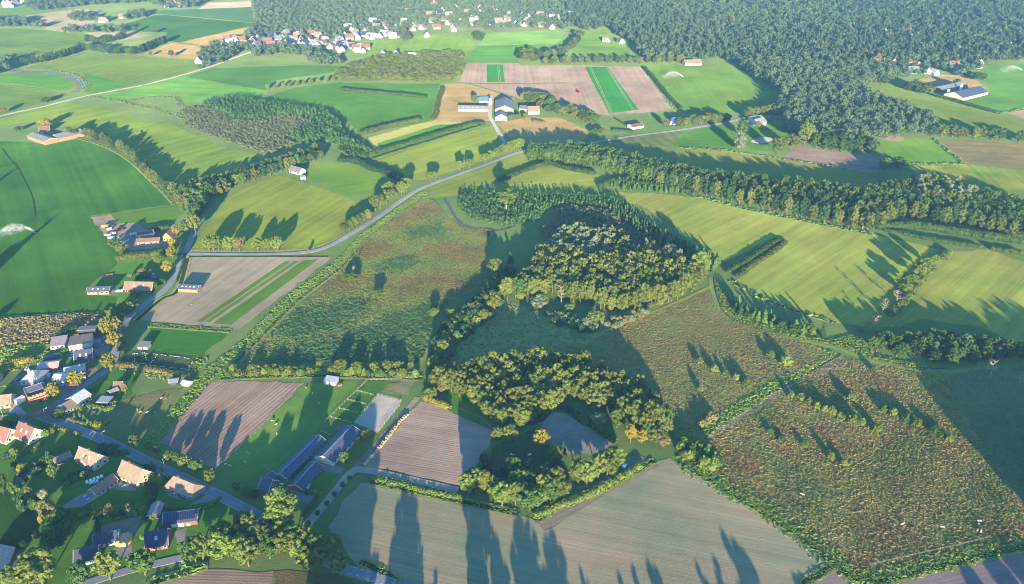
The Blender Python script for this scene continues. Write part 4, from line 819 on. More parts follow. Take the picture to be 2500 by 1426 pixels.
def tunnel(s, L, label):
    g = GP(s); a, b = g[0], g[1]; e = empty('polytunnel', (*a, 0), math.atan2(b[1] - a[1], b[0] - a[0])); tag(e, label, 'polytunnel'); W = math.dist(a, b); v = []; n = 9
    for y in (0, L): v += [(W / 2 - W / 2 * math.cos(math.pi * i / (n - 1)), y, 1 + (W * .45) * math.sin(math.pi * i / (n - 1)) - (1 if i in (0, n - 1) else 0)) for i in range(n)]
    link('cover', mesh('cover', v, [(i, i + 1, n + i + 1, n + i) for i in range(n - 1)] + [tuple(range(n - 1, -1, -1)), tuple(range(n, 2 * n))], paint('tunnel_film', 'd4dce4', .4)), e)
    MB().box(W * .35, W * .65, -.08, .03, 0, 2.4).obj('door', DOORM, e)
tunnel('2:2398,912 2440,915', 22, 'white polytunnel beside the country road')
# --- east
bldg('barn', 'long blue grey roofed barn among the irrigated fields', 'barn', '3:2045,738', '3:2232,692', 27, 4, 9.5, 'slate', 'cream', door=False, win=8)
bldg('barn', 'grey barn with a white silo behind the blue grey barn', 'barn', '3:1900,682', '3:2085,640', 18, 4, 7.5, 'steel', 'brick', door=False, win=3)
bldg('barn', 'white gabled shed at the end of the blue grey barn', 'barn', '3:1950,712', '3:2005,720', 10, 4, 6, 'white', 'white')
bldg('barn', 'barn with long white skylight strips at the forest edge', 'barn', '3:575,520', '3:735,500', 26, 4, 8, 'slate', 'beige', pv=None, door=False, win=4, sky_n=5)
bldg('house', 'orange roofed house at the forest edge by the sprinkler field', H_, '3:20,482', '3:140,478', 14, 4, 8.5, 'tan', 'white', win=4)
bldg('villa', 'white villa with grey roof inside the round trees', 'villa', '3:560,930', '3:612,915', 12, 4.5, 9, 'steel', 'white', win=3)
bldg('villa', 'grey roofed villa wing behind the white villa', 'villa', '3:515,900', '3:590,893', 12, 4, 7.5, 'grey', 'white', win=2)
def silo(s, label):
    g = GP(s)[0]; e = empty('silo', (*g, 0)); tag(e, label, 'silo'); m = MB(); m.tube((0, 0, 1.5), (0, 0, 9), 2, 2, 12); m.tube((0, 0, 9), (0, 0, 10.2), 2, .3, 12); m.obj('tank', WHITE, e); l = MB()
    for i in range(4): l.tube((math.cos(i * 1.57) * 1.6, math.sin(i * 1.57) * 1.6, 0), (math.cos(i * 1.57) * 1.6, math.sin(i * 1.57) * 1.6, 1.6), .12, .12, 4)
    l.obj('leg', ROOF['steel'], e)
silo('3:1935,705', 'white feed silo before the grey barn'); silo('3:2030,668', 'second white silo against the blue grey barn'); silo('2:1090,770', 'white feed silo beside the long poultry barn')
# --- far houses: built once per kind, then copied
def copy_tree(o, parent=None):
    c = o.copy(); COL.objects.link(c)
    if parent: c.parent = parent
    for ch in list(o.children): copy_tree(ch, c)
    return c
PROTO = {}; HOMES = []
def clear_of_homes(q, r=9):
    for h in HOMES:
        d = np.array(h) / np.hypot(*h); v = q - np.array(h); u = -(v @ d); s = np.abs(v[:, 0] * d[1] - v[:, 1] * d[0]); q = q[~((s < r) & (u > -10) & (u < 34))]
    return q
def far_house(roof, wall, x, y, sheet_, label, group, scale=1.0):
    key = (roof, wall); g = GP('%s:%g,%g' % (sheet_, x, y))[0]; rz = random.choice((0, .25, -.3, 1.2, 1.6, -1.3)) + random.uniform(-.15, .15)
    if key not in PROTO: o = PROTO[key] = bldg('village_house', label, H_, (0, 0), (13, 0), 9.5, 3.4, 8.8, roof, wall, win=3, sidewin=1, door=True)
    else: o = copy_tree(PROTO[key])
    HOMES.append(g); o.location = (g[0], g[1], 0); o.rotation_euler = (0, 0, rz); s = .86 * scale * random.uniform(.9, 1.2); o.scale = (s, s, s); tag(o, label, H_, group)
RN = {'red': 'red roofed', 'dark': 'dark roofed', 'tan': 'tan roofed', 'white': 'white roofed', 'grey': 'grey roofed'}
def cluster(s, sh, roofs, where, sc=1.15):
    for tok in s.split():
        x, y = map(float, tok.split(',')); rf = random.choice(roofs); far_house(rf, random.choice(('white', 'white', 'beige')), x, y, sh, 'white walled %s house %s' % (RN[rf], where), '%s houses %s' % (RN[rf], where), sc)
cluster('1625,300 1680,290 1735,305 1765,330 1840,300 1870,315 1925,320 1950,345 1980,330 1990,305 2075,310 2090,345 2110,330 2135,345 2160,300 2180,310 2225,305 2255,350 2270,335 2325,320 2335,290 2365,330 2385,350 2425,325 2430,355 2470,345 2495,330 2060,270 2100,255 2250,255 2300,270 1600,330 1650,325 1700,320 1820,330 1855,320 1880,350 1930,345 2030,330 2060,345 2010,300 2040,280 2120,300 2150,275 2190,330 2210,340 2240,345 2280,310 2300,340 2350,300 2370,280 2400,300 2450,300 2480,320 2455,350 2490,370 1905,290 1960,270 2170,240', '1', ('red', 'dark', 'dark', 'tan', 'white', 'grey'), 'in the far village cluster beside the field corner')
cluster('5,300 45,270 80,250 120,275 145,270 150,240 190,280 230,270 240,290 280,260 320,262 350,285 390,250 400,275 0,390 45,345 75,370 110,360 150,365 30,290 60,230 20,215 100,285 170,265 205,285 255,275 300,280 330,270 370,270 410,265 30,345 60,360 90,385 130,380 20,375 280,405 420,405 480,430', '2', ('white', 'white', 'dark', 'grey', 'red'), 'in the white row behind the rounded meadow')
cluster('225,210 340,225 440,165 540,200 560,210 600,220 495,220 670,215 640,165 730,155 765,125 800,225 830,215 790,185 860,165 895,100 930,130 955,165 1000,155 1025,95 1160,190 1190,145 1210,155 1270,185 1240,175 1350,195 1380,130 1440,200 1500,120 1515,135 1560,215 1370,150 1600,140 1620,170 1660,120 1690,90 1300,120 1330,160 1420,120 1100,70 1150,90 1240,110 980,60 700,110 750,90 260,150 300,190 200,170 130,190 470,90 430,180 380,200 850,60 940,190 1080,185 1120,170 620,120 690,30 660,50 345,130 590,265', '2', ('tan', 'tan', 'tan', 'dark', 'white', 'grey', 'red'), 'among trees in the distant village')
cluster('20,30 60,25 100,35 150,30 200,15 250,10 300,10 20,55 80,50 130,45', '1', ('white', 'tan', 'white'), 'in the distant white estate', 1.3)
cluster('720,165 770,160 870,140 1210,50 1240,45 1300,50 1290,30', '1', ('tan', 'red'), 'at the far farm among trees', 1.2)
cluster('1475,465 1530,462', '1', ('dark',), 'behind the small beige stubble field')
cluster('1960,310 2010,312 1905,305', '2', ('tan', 'grey'), 'at the forest edge paddock', 1.1)
cluster('1480,470 1570,478 1640,490 1665,500 1655,540 1800,540 1820,545 1960,500 2000,490 2050,545 2110,490 2200,480', '3', ('tan', 'red', 'grey', 'white'), 'beside the yard of the grey barns', 1.25)
cluster('800,400 1185,368 400,430 1200,362', '3', ('red', 'grey'), 'hidden at the forest edge', 1.2)
cluster('1500,250 1560,262 1640,258 2060,130 2140,135 2160,155 2270,190 2290,190 2330,200 2450,185 2480,180 1940,375 2190,300 2130,300 2420,350 2250,50 2300,30', '3', ('tan', 'white', 'red'), 'deep in the distant forest', 1.35)
# ================================================================ SMALL THINGS
RAILP = None
def fence(line, label, h=1.3, step=3.0, mat=None, rails=2, name='fence', group=None):
    mat = mat or RAILP; pts = GP(line) if isinstance(line, str) else line; o = pts[0]; e = empty(name, (*o, 0)); tag(e, label, 'fence', group); mat = mat or WHITE; m = MB(); loc = [(x - o[0], y - o[1]) for x, y in pts]
    for a, b in zip(loc, loc[1:]):
        for r in range(rails): z = h * (.95 - .42 * r); m.tube((*a, z), (*b, z), .045, .045, 4)
    m.obj('rail', mat, e); pm = MB().box(-.06, .06, -.06, .06, 0, h + .1).mesh('post', mat); L = sum(math.dist(a, b) for a, b in zip(loc, loc[1:])); st = max(step, L / 60)
    for p in along(loc, st): q = link('post', pm, e); q.location = (*p, 0)
RAILP = paint('rail_paint', 'b4aea2', .7); WOODF = solid('weathered_wood', 'a4937e', .9, .2)
fence('e:1085,472 1295,232', 'pale rail fence along the long side of the riding arena'); fence('e:1295,232 1500,285', 'white rail fence across the far end of the riding arena'); fence('e:1480,330 1295,560', 'double rail fence on the bale side of the riding arena', 1.8); fence('e:1085,490 1275,535', 'rail fence across the near end of the riding arena')
fence('e:825,475 1200,105 1420,98 1640,80', 'long white rail fence round the grass paddocks')
for i_, s_ in enumerate(('e:890,432 1065,478', 'e:960,355 1120,392', 'e:1040,280 1195,318', 'e:1115,200 1260,238')): fence(s_, ('first', 'second', 'third', 'fourth')[i_] + ' cross fence of the grass paddocks counted from the barns')
fence('0:730,940 640,1042 530,1146', 'wire fence between brown field and sheep meadow', 1.1, 4, WOODF); fence('4:1400,415 1800,420 2100,415 2280,398 2400,355 2498,305', 'post fence under the tree row beside the country road', 1.2, 5, WOODF)
fence('d:0,880 140,862', 'white garden fence behind the gravel lane', 1.4); fence('9:1400,1285 1700,1215 2000,1150 2250,1085', 'wire fence along the marsh edge', 1.2, 5, WOODF); fence('8:860,150 1020,215 1110,300', 'rail fence at the wood edge lawn', 1.3, 3, WOODF); fence('8:1440,250 1760,420', 'dark rail fence across the sand paddock', 1.3, 3, WOODF)
def poles():
    pm = MB().tube((-1.6, 0, .4), (1.6, 0, .4), .07, .07, 6); pm.box(-1.65, -1.5, -.2, .2, 0, .5); pm.box(1.5, 1.65, -.2, .2, 0, .5); me = pm.mesh('jump_pole', WHITE)
    for ln in ('4:990,1165 1060,1160 1300,1185 1410,1205', '4:985,1170 985,1225 1120,1250 1270,1268 1385,1278', '4:1385,1270 1410,1215', '4:1060,1165 1070,1200', '4:1145,1180 1105,1230'):
        p = GP(ln)
        for a, b in zip(p, p[1:]):
            for q in along([a, b], 6.5):
                o = link('jump_pole', me); o.location = (*q, 0); o.rotation_euler = (0, 0, math.atan2(b[1] - a[1], b[0] - a[0])); tag(o, 'white jump pole bordering the grey green paddock', 'jump pole', 'white jump poles of the paddock')
poles()
STRAW = solid('straw', 'c0a070', .95, .25, 3); WRAP = paint('bale_wrap', 'cfd0d0', .5)
def bales():
    m = MB(); n = 14
    for x in (-.6, .6):
        pass
    m.tube((-.62, 0, .68), (.62, 0, .68), .7, .7, n); m.tube((-.7, 0, .68), (-.62, 0, .68), .6, .7, n); m.tube((.62, 0, .68), (.7, 0, .68), .7, .6, n); me = m.mesh('straw_bale', STRAW)
    pts = along(GP('8:170,555 250,470 340,355 430,240 485,190'), 1.75, .12)
    for i, p in enumerate(pts):
        o = link('straw_bale', me); o.location = (*p, 0); o.rotation_euler = (0, 0, R(150) + random.uniform(-.25, .25)); s = random.uniform(.85, 1.15); o.scale = (s, s, s); tag(o, 'round straw bale in the long row beside the pinkish ploughed square', 'straw bale', 'straw bales in a row along the ploughed square')
bales()
def car(s, rz, col, label, cat='car'):
    g = GP(s)[0]; e = empty('parked_car', (*g, .27 if 0 else .3), R(rz)); tag(e, label, cat); m = MB(); pr = [(-2.1, .35), (-2.1, .85), (-1.9, .95), (-1.5, 1.0), (-1.0, 1.48), (.5, 1.5), (1.15, 1.02), (2.0, .85), (2.12, .6), (2.12, .35)]
    n = len(pr); v = [(x, -.86 + (.12 if z > 1.1 else 0), z) for x, z in pr] + [(x, .86 - (.12 if z > 1.1 else 0), z) for x, z in pr]
    m.add(v, [(i, n + i, n + (i + 1) % n, (i + 1) % n) for i in range(n)] + [tuple(range(n)), tuple(range(2 * n - 1, n - 1, -1))]); m.obj('body', paint('car_paint_' + col, col, .25), e)
    MB().slab([(.55, -.66, 1.5), (1.12, -.72, 1.08), (1.12, .72, 1.08), (.55, .66, 1.5)], -.03).obj('windscreen', GLASS, e); MB().box(-.95, .45, -.79, .79, 1.08, 1.4).obj('side_window', GLASS, e)
    for x in (-1.3, 1.3):
        for y in (-.8, .8): MB().tube((x, y - .1, .32), (x, y + .1, .32), .32, .32, 10).obj('wheel', solid('tyre', '202020', .9), e)
car('7:632,805', -35, '8fa0c0', 'pale blue car on the gravel drive before the garage'); car('4:872,708', 20, 'e0e0e2', 'white car on the paved drive nearest the barn'); car('4:898,704', 95, 'd0d2d6', 'white car parked against the farmhouse gable')
car('4:712,1185', 5, '3c4c70', 'dark blue car beside the brick dormer house'); car('d:870,838', 20, '303440', 'black car by the bend under the yellow tree'); car('d:1030,440', 10, '5a6a80', 'grey car on the paved yard of the flat roofed house'); car('8:2070,570', 60, '4a90c8', 'bright blue car at the sandy track end')
car('d:1055,545', 0, '50648c', 'blue car parked behind the dark blue one'); car('4:880,340', 110, 'b0b4bc', 'silver car in the paved builder yard'); car('4:905,372', 110, 'c8ccd2', 'pale car nearest the hedge in the builder yard'); car('4:870,318', 100, '8890a0', 'grey car farthest into the builder yard'); car('7:690,690', 30, 'd4d6da', 'white van beside the boat on the gravel drive')
def tractor(s, rz, col, label):
    g = GP(s)[0]; e = empty('tractor', (*g, 0), R(rz)); tag(e, label, 'tractor'); c = paint('tractor_' + col, col, .4); MB().box(-.2, 2.6, -.6, .6, .9, 1.9).obj('bonnet', c, e); MB().box(-1.6, -.1, -.9, .9, 1.0, 3.0).obj('cab', GLASS, e); MB().box(-1.7, 0, -1, 1, 3.0, 3.15).obj('cab_roof', c, e)
    for x, y, r in ((-.9, -1.1, .95), (-.9, 1.1, .95), (2, -.9, .6), (2, .9, .6)): MB().tube((x, y - .25, r), (x, y + .25, r), r, r, 12).obj('wheel', solid('tyre', '202020', .9), e)
    MB().box(-4.2, -2.0, -2.6, 2.6, .5, 1.3).obj('implement', c, e); MB().tube((-2.1, 0, .9), (-1.5, 0, 1.2), .12, .12, 5).obj('drawbar', c, e)
tractor('2:1728,675', 130, 'c84a34', 'red tractor pulling an implement over the ploughed field'); tractor('4:865,262', 160, 'b0402e', 'red machine parked in the dirt yard'); tractor('4:795,240', 175, 'c88a30', 'orange loader among skips in the dirt yard')
def lamp(s, label):
    g = GP(s)[0]; e = empty('street_lamp', (*g, 0), R(random.uniform(20, 60))); tag(e, label, 'street lamp'); MB().tube((0, 0, 0), (0, 0, 6.6), .11, .07, 6).obj('pole', ROOF['pale'], e); MB().tube((0, 0, 6.6), (1.3, 0, 6.9), .06, .05, 5).obj('arm', ROOF['pale'], e); MB().box(1.1, 2.0, -.17, .17, 6.82, 7.0).obj('lamp_head', WHITE, e)
lamp('7:760,388', 'grey street lamp on the bungalow verge of the village road'); lamp('7:1208,585', 'street lamp behind the beige gabled house'); lamp('d:505,1215', 'street lamp on the brick junction'); lamp('d:508,1075', 'street lamp before the building site'); lamp('d:35,1190', 'street lamp at the corner house by the lane')
def animal(name, s, label, cat, group, scale, mat):
    key = (name, mat.name)
    if key not in PROTO:
        bm = bmesh.new(); P_ = [(-.75, 0, 1.05), (0, 0, 1.0), (.7, 0, 1.1), (1.05, 0, 1.3), (1.4, 0, 1.15), (1.62, 0, .95), (-.95, 0, .75)]; rr = [.33, .40, .36, .2, .17, .11, .05]; lay = []
        vs = [bm.verts.new(p) for p in P_]; ed = [(0, 1), (1, 2), (2, 3), (3, 4), (4, 5), (0, 6)]
        for x in (-.72, .68):
            for y in (-.2, .2):
                a = bm.verts.new((x, y * 1.1, .62)); b_ = bm.verts.new((x - .05, y * 1.1, .32)); c_ = bm.verts.new((x, y * 1.1, .03)); vs += [a, b_, c_]; rr += [.13, .08, .07]; n = len(vs); ed += [(0 if x < 0 else 2, n - 3), (n - 3, n - 2), (n - 2, n - 1)]
        for a, b_ in ed: bm.edges.new((vs[a], vs[b_]))
        me = bpy.data.meshes.new(name); bm.to_mesh(me); bm.free(); o = link(name, me); m = o.modifiers.new('skin', 'SKIN'); s_ = o.modifiers.new('sub', 'SUBSURF'); s_.levels = s_.render_levels = 1
        for v_, r in zip(me.skin_vertices[0].data, rr): v_.radius = (r, r)
        me.skin_vertices[0].data[0].use_root = True
        dg = bpy.context.evaluated_depsgraph_get(); nm = bpy.data.meshes.new_from_object(o.evaluated_get(dg)); bpy.data.objects.remove(o); nm.materials.clear(); nm.materials.append(mat); PROTO[key] = nm
    o = link(name, PROTO[key]); g = GP(s)[0]; o.location = (*g, 0); o.rotation_euler = (0, 0, random.uniform(0, 6.28)); o.scale = (scale,) * 3; tag(o, label, cat, group)
HIDE = solid('white_hide', 'c8bca8', .9, .08); WOOL = solid('sheep_wool', 'b8b0a0', .95, .1)
for s_, l_ in (('9:872,775', 'white cow alone on the green patch of the marsh'), ('9:1548,998', 'white cow with head down, nearer the lone one, of the middle pair'), ('9:1606,994', 'white cow beside another in the middle of the marsh'), ('9:1902,1016', 'white cow standing alone between the pairs'), ('9:2172,972', 'white cow behind the pair at the fence'), ('9:2155,1036', 'white cow of the fence pair, nearer the lone cow'), ('9:2180,1048', 'white cow of the pair nearest the marsh fence')): animal('cow', s_, l_, 'cow', 'white cattle grazing in the marsh', .95, HIDE)
for s_ in ('e:668,172', 'e:725,220', 'e:378,460', 'e:405,492', 'e:66,742', 'e:162,740', 'e:133,818', 'e:8,850', 'e:415,570', 'e:780,310', '7:1655,552', '7:1680,562'): animal('sheep', s_, 'white sheep grazing in the green meadow beside the long barns', 'sheep', 'sheep in the green meadow', .72, WOOL)
for s_ in ('7:1030,172', '7:1075,176', '7:1138,178', '7:1180,72', '7:1215,72', '7:1005,155'): animal('sheep', s_, 'white sheep in the brown grazing paddock', 'sheep', 'sheep in the brown paddock', .72, WOOL)
# trampolines, garden sets
def trampoline(s, label):
    g = GP(s)[0]; e = empty('trampoline', (*g, 0)); tag(e, label, 'trampoline'); m = MB(); m.tube((0, 0, .75), (0, 0, .85), 1.5, 1.5, 20); m.obj('jumping_mat', solid('trampoline_mat', '1c3a6c', .6), e); r = MB()
    for i in range(20):
        a, b_ = i * .31416, (i + 1) * .31416; r.tube((1.7 * math.cos(a), 1.7 * math.sin(a), .85), (1.7 * math.cos(b_), 1.7 * math.sin(b_), .85), .14, .14, 5)
    r.obj('rim', paint('trampoline_pad', '3a70a8', .5), e)
    for i in range(4): MB().tube((1.5 * math.cos(i * 1.57), 1.5 * math.sin(i * 1.57), 0), (1.5 * math.cos(i * 1.57), 1.5 * math.sin(i * 1.57), .8), .05, .05, 5).obj('leg', ROOF['steel'], e)
trampoline('d:1040,1130', 'round blue trampoline on the lawn of the white roofed house'); trampoline('d:770,545', 'round blue trampoline behind the red brick house'); trampoline('d:895,260', 'blue trampoline at the hedge behind the flat roofed house'); trampoline('d:750,328', 'pale blue trampoline between sheds and flat roofed house')
def garden_table(s, label):
    g = GP(s)[0]; e = empty('garden_table', (*g, 0), random.uniform(0, 3)); tag(e, label, 'garden table'); MB().box(-1, 1, -.5, .5, .7, .76).obj('table_top', WHITE, e)
    for x in (-.85, .85):
        for y in (-.4, .4): MB().box(x - .05, x + .05, y - .05, y + .05, 0, .7).obj('leg', WHITE, e)
garden_table('7:905,715', 'white garden table on the terrace of the beige house'); garden_table('7:1275,765', 'white garden table before the bungalow'); garden_table('8:1245,485', 'white table in the shaded tree garden'); garden_table('8:1375,485', 'second white table deeper in the tree garden'); garden_table('7:2060,700', 'white table on the farmhouse terrace')
def boat():
    g = GP('7:688,675')[0]; e = empty('trailer', (*g, 0), R(38)); tag(e, 'long white trailer with framed load on the gravel drive', 'trailer'); MB().box(-4, 4, -1.1, 1.1, .7, .95).obj('bed', ROOF['steel'], e); m = MB()
    for i in range(5): m.box(-3.6 + i * 1.7, -2.4 + i * 1.7, -.9, .9, .95, 1.7)
    m.obj('load', WHITE, e)
    for x in (-.8, .6):
        for y in (-1, 1): MB().tube((x, y - .1, .36), (x, y + .1, .36), .36, .36, 10).obj('wheel', solid('tyre', '202020', .9), e)
boat()
def heap(s, r, h, mat, label, name='sand_heap'):
    g = GP(s)[0]; v, f = ICO[2]; v = v.copy(); v *= (1 + rng.normal(0, .06, (len(v), 1))); v[:, 2] = np.maximum(v[:, 2], -.02); tag(link(name, npmesh(name, v * np.array([r, r, h]) + np.array([g[0], g[1], 0]), f, mat)), label, 'heap')
SANDH = solid('heap_sand', 'c09a6a', .95, .15); heap('7:905,1110', 4.2, 3.2, SANDH, 'orange sand heap beside the dark blue roof'); heap('7:1080,945' if 0 else '4:1400,800', 1, .3, SANDH, 'tiny sand pile in the grey seeded field'); heap('d:330,895', 2.2, 1.4, SANDH, 'sand pile at the foot of the crane')
def stuff_box(s, dims, rz, col, label, name='container', cat='container'):
    g = GP(s)[0]; e = empty(name, (*g, 0), R(rz)); tag(e, label, cat); a, b_, c_ = dims; MB().box(-a, a, -b_, b_, .15, c_).obj('body', paint('box_' + col, col, .6), e); MB().box(-a - .05, a + .05, -b_ - .05, b_ + .05, c_, c_ + .12).obj('lid', paint('box_' + col, col, .6), e)
for s_, d_, rz_, c_, l_ in (('4:770,235', (2.6, 1.2, 2.2), 10, 'd09a40', 'yellow skip at the end of the dirt yard'), ('4:800,255', (2, 1.1, 1.8), 40, 'c8c4bc', 'pale skip behind the red machine'), ('4:830,285', (2.4, 1.1, 1.6), 15, 'b8b0a8', 'grey pallet stack in the dirt yard'), ('4:790,295', (3, 1.1, 1.4), 15, '9a8a80', 'low stack of planks at the yard edge'), ('4:815,315', (2.6, 1.1, 1.2), 10, 'd8d4d0', 'white stack beside the planks'),
        ('d:225,1035', (2.6, 1.4, 3.0), 60, 'e8e4e0', 'white site cabin before the unfinished house'), ('d:625,525', (1.6, 1.0, 1.5), 10, '6aa850', 'light green container in the yard of sheds'), ('d:560,545', (4.5, 2.5, 1.0), 25, '38445a', 'dark solar rack beside the light green container'), ('d:660,530', (1, .8, 1.2), 10, 'd88a40', 'orange crate beside the light green container'), ('d:500,760', (2.4, 1.4, 2.0), 5, 'c4ccd4', 'pale caravan behind the pavilion'), ('d:440,860', (2.6, 1.6, 1.6), 15, '7088a4', 'blue grey tarpaulin stack at the crane'), ('d:680,865', (1.2, 1, 1.0), 0, '4870a8', 'blue tarpaulin stack under the yellow tree'), ('d:760,850', (2, 1.2, .8), 20, 'c87858', 'brick pallet stack in the dirt yard'), ('d:820,845', (1.6, 1, .7), 30, 'b86a50', 'second brick stack nearer the road bend'), ('d:900,780', (1.8, 1, 1.2), 25, 'c8bcb0', 'pale pallet beside the brick gable'), ('d:190,800', (1.6, 1.2, 1.2), 60, '5a6a84', 'blue grey crate at the pavilion corner'), ('d:1080,400', (1.6, 1.6, 2.4), 20, '7c8896', 'grey machine in the paved yard'), ('d:1140,420', (2.2, 1.2, 1.4), 70, '6a7684', 'low grey stack in the paved yard'), ('d:1180,350', (3, 1.4, 2.2), 5, '7a8490', 'long grey container at the paved yard hedge'),
        ('4:770,600', (2.4, .5, .8), 20, '9a6a58', 'red brown timber stack behind the farm barn'), ('4:800,585', (2.6, .5, .8), 20, '8a6050', 'second timber stack farther behind the farm barn'), ('e:965,535', (1.4, .8, .9), 30, 'b04a48', 'red trailer box at the barn end'), ('e:960,148', (1.3, .8, 1.0), 30, 'b07050', 'rust coloured feeder beside the field shelter')): stuff_box(s_, d_, rz_, c_, l_)
def log(s, label):
    g = GP(s)[0]; tag(bare_log(g), label, 'log')
def bare_log(g):
    m = MB(); m.tube((0, 0, .3), (7, 1, .3), .3, .18, 6)
    for i in range(5): m.tube((2 + i, .2 * i, .3), (3.2 + i, 1.5 + .2 * i, .9), .1, .04, 4)
    o = m.obj('fallen_log', PALEBARK); o.location = (*g, 0); o.rotation_euler = (0, 0, R(-40)); return o
log('e:800,545', 'bleached fallen branch behind the barns')
# sprinklers
SPRAYM = None
def spray_mat():
    b = N('water_spray'); d = b.n('ShaderNodeBsdfDiffuse'); d.inputs[0].default_value = (.9, .92, .95, 1); t = b.n('ShaderNodeBsdfTransparent'); mx = b.n('ShaderNodeMixShader'); g = b.n('ShaderNodeTexCoord').outputs['Object']
    b.l(b.math('MULTIPLY', b.ramp(b.noise(g, .2, 4, .7), .35, .75), .04), mx.inputs[0]); b.l(t.outputs[0], mx.inputs[1]); b.l(d.outputs[0], mx.inputs[2]); return b.out(mx.outputs[0])
SPRAYM = spray_mat()
def sprinkler(s, rz, L, h, label, col='c08040'):
    g = GP(s)[0]; e = empty('sprinkler', (*g, 0), R(rz)); tag(e, label, 'sprinkler'); MB().box(-1.2, 1.2, -.5, .5, .5, .8).obj('cart', paint('cart_' + col, col), e); MB().tube((0, 0, .8), (.8, 0, 2.6), .12, .08, 6).obj('nozzle', WHITE, e)
    for x in (-.9, .9):
        for y in (-.7, .7): MB().tube((x, y - .1, .45), (x, y + .1, .45), .45, .45, 10).obj('wheel', solid('tyre', '202020', .9), e)
    n = 5200; t = rng.uniform(0, 1, n) ** .8; p = np.stack([t * L, rng.normal(0, 1, n) * (t * L * .16 + .1), 2.5 + 4 * h * t * (1 - t) - 2.3 * t ** 2 - np.abs(rng.normal(0, 1, n)) * t * h * 1.0], 1); p = p[p[:, 2] > .1]; n = len(p)
    d = rng.normal(0, 1, (n, 3)); d /= np.linalg.norm(d, axis=1)[:, None]; u = np.cross(d, rng.normal(0, 1, (n, 3))); u /= np.linalg.norm(u, axis=1)[:, None]; w_ = np.cross(d, u); sz = rng.uniform(.25, .8, (n, 1)) * (.5 + t[:n, None])
    V = np.stack([p - u * sz - w_ * sz, p + u * sz - w_ * sz, p + u * sz + w_ * sz, p - u * sz + w_ * sz], 1).reshape(-1, 3); q = link('water_spray', npmesh('water_spray', V, np.arange(n * 4).reshape(-1, 4), SPRAYM), e); q['kind'] = 'stuff'
sprinkler('4:258,282', 188, 32, 7, 'sprinkler cart throwing a white water jet over the dark green field'); sprinkler('0:1668,192', 170, 34, 8, 'sprinkler jet in the green field beside the ploughed strips'); sprinkler('3:2480,525', 185, 40, 8, 'sprinkler jet in the irrigated field behind the grey barns')
def hose(line, label): strip('hose_track', line, .8, DITCH, 2, label)
hose('1:20,1090 60,1150 130,1230 190,1340 230,1426 4:245,60 260,160', 'dark hose track across the dark green field')
# ================================================================ TREES
ti = 'broadleaf_tree'
# --- big trees of the south west
T(ti, 'poplar', 'e', 470, 1385, 340, 300, 'giant lime green tree beside the farmhouse and the village road')
grove(ti, 'oak|oak|greenoak|limeoak', '7:1340,1290 1420,1215 1560,1165 1800,1080 2130,1090 2330,1140 2450,1230 2440,1335 2200,1335 1900,1318 1600,1292', 6.9, (13, 17), (5, 7), 'tall broadleaf tree in the dense group below the village road', 'trees in the dense group below the village road', True)
T(ti, 'oak', '7', 1770, 1010, 110, 130, 'tree at the head of the dense group beside the road'); T(ti, 'limeoak', '7', 2490, 1370, 190, 150, 'bright tree at the corner where the road leaves the frame')
T(ti, 'oak', '7', 320, 1440, 260, 330, 'broad tree covering the corner below the dark lawn'); T(ti, 'oak', '7', 130, 1450, 160, 200, 'tree beside the grey roofed corner barn'); T(ti, 'greenoak', '7', 600, 1430, 150, 190, 'round tree below the dark roofed house')
T(ti, 'oak', '7', 810, 1395, 210, 190, 'tree between the lane and the sand heap yard'); T(ti, 'greenoak', '7', 1065, 1360, 180, 190, 'dark tree before the slate roofed house')
for i_, (x, y, h, w_, k_) in enumerate([(990, 410, 80, 85, 'oak'), (1090, 440, 55, 60, 'yellowoak'), (1155, 480, 70, 60, 'oak'), (1245, 530, 80, 80, 'oak'), (1300, 545, 90, 80, 'greenoak'), (1365, 580, 100, 100, 'oak'), (1445, 620, 105, 110, 'greenoak'), (1550, 690, 115, 100, 'oak'), (1730, 755, 75, 60, 'greenoak'), (1810, 800, 70, 80, 'greenoak')]):
    T('roadside_tree', k_, '7', x, y, h, w_, 'young tree in the row between village road and brown field', group='trees between village road and brown field')
# junction and bend
for x, y, h, w_, k_, l_ in [(612, 1000, 185, 150, 'yellowoak', 'yellow tree before the unfinished house'), (850, 860, 180, 160, 'yellowoak', 'yellow tree standing in the dirt yard'), (1212, 690, 200, 180, 'yellowoak', 'big golden tree at the top of the road bend'), (650, 1195, 90, 140, 'greenoak', 'wide low tree at the brick junction'), (140, 1270, 80, 180, 'oak', 'low spreading tree beside the junction lane'), (880, 1140, 80, 80, 'oak', 'small tree against the white roofed house'), (1370, 945, 130, 90, 'rustoak', 'rust coloured tree behind the red roofed hut'), (720, 500, 60, 90, 'greenoak', 'small tree between the sheds and white house')]: T(ti, k_, 'd', x, y, h, w_, l_)
for x, y, h, w_, k_ in [(850, 1120, 130, 90, 'yellowoak'), (885, 1100, 110, 80, 'oak'), (800, 1040, 160, 100, 'yellowoak'), (860, 1010, 130, 90, 'yellowoak'), (880, 960, 110, 90, 'oak'), (830, 930, 110, 100, 'limeoak'), (900, 890, 110, 90, 'oak'), (960, 870, 100, 90, 'oak'), (985, 850, 90, 80, 'greenoak'), (930, 860, 90, 90, 'greenoak'), (1005, 760, 70, 80, 'oak')]: T('roadside_tree', k_, '4', x, y, h, w_, 'yellowing tree in the tall row along the road bend', group='yellowing trees along the road bend')
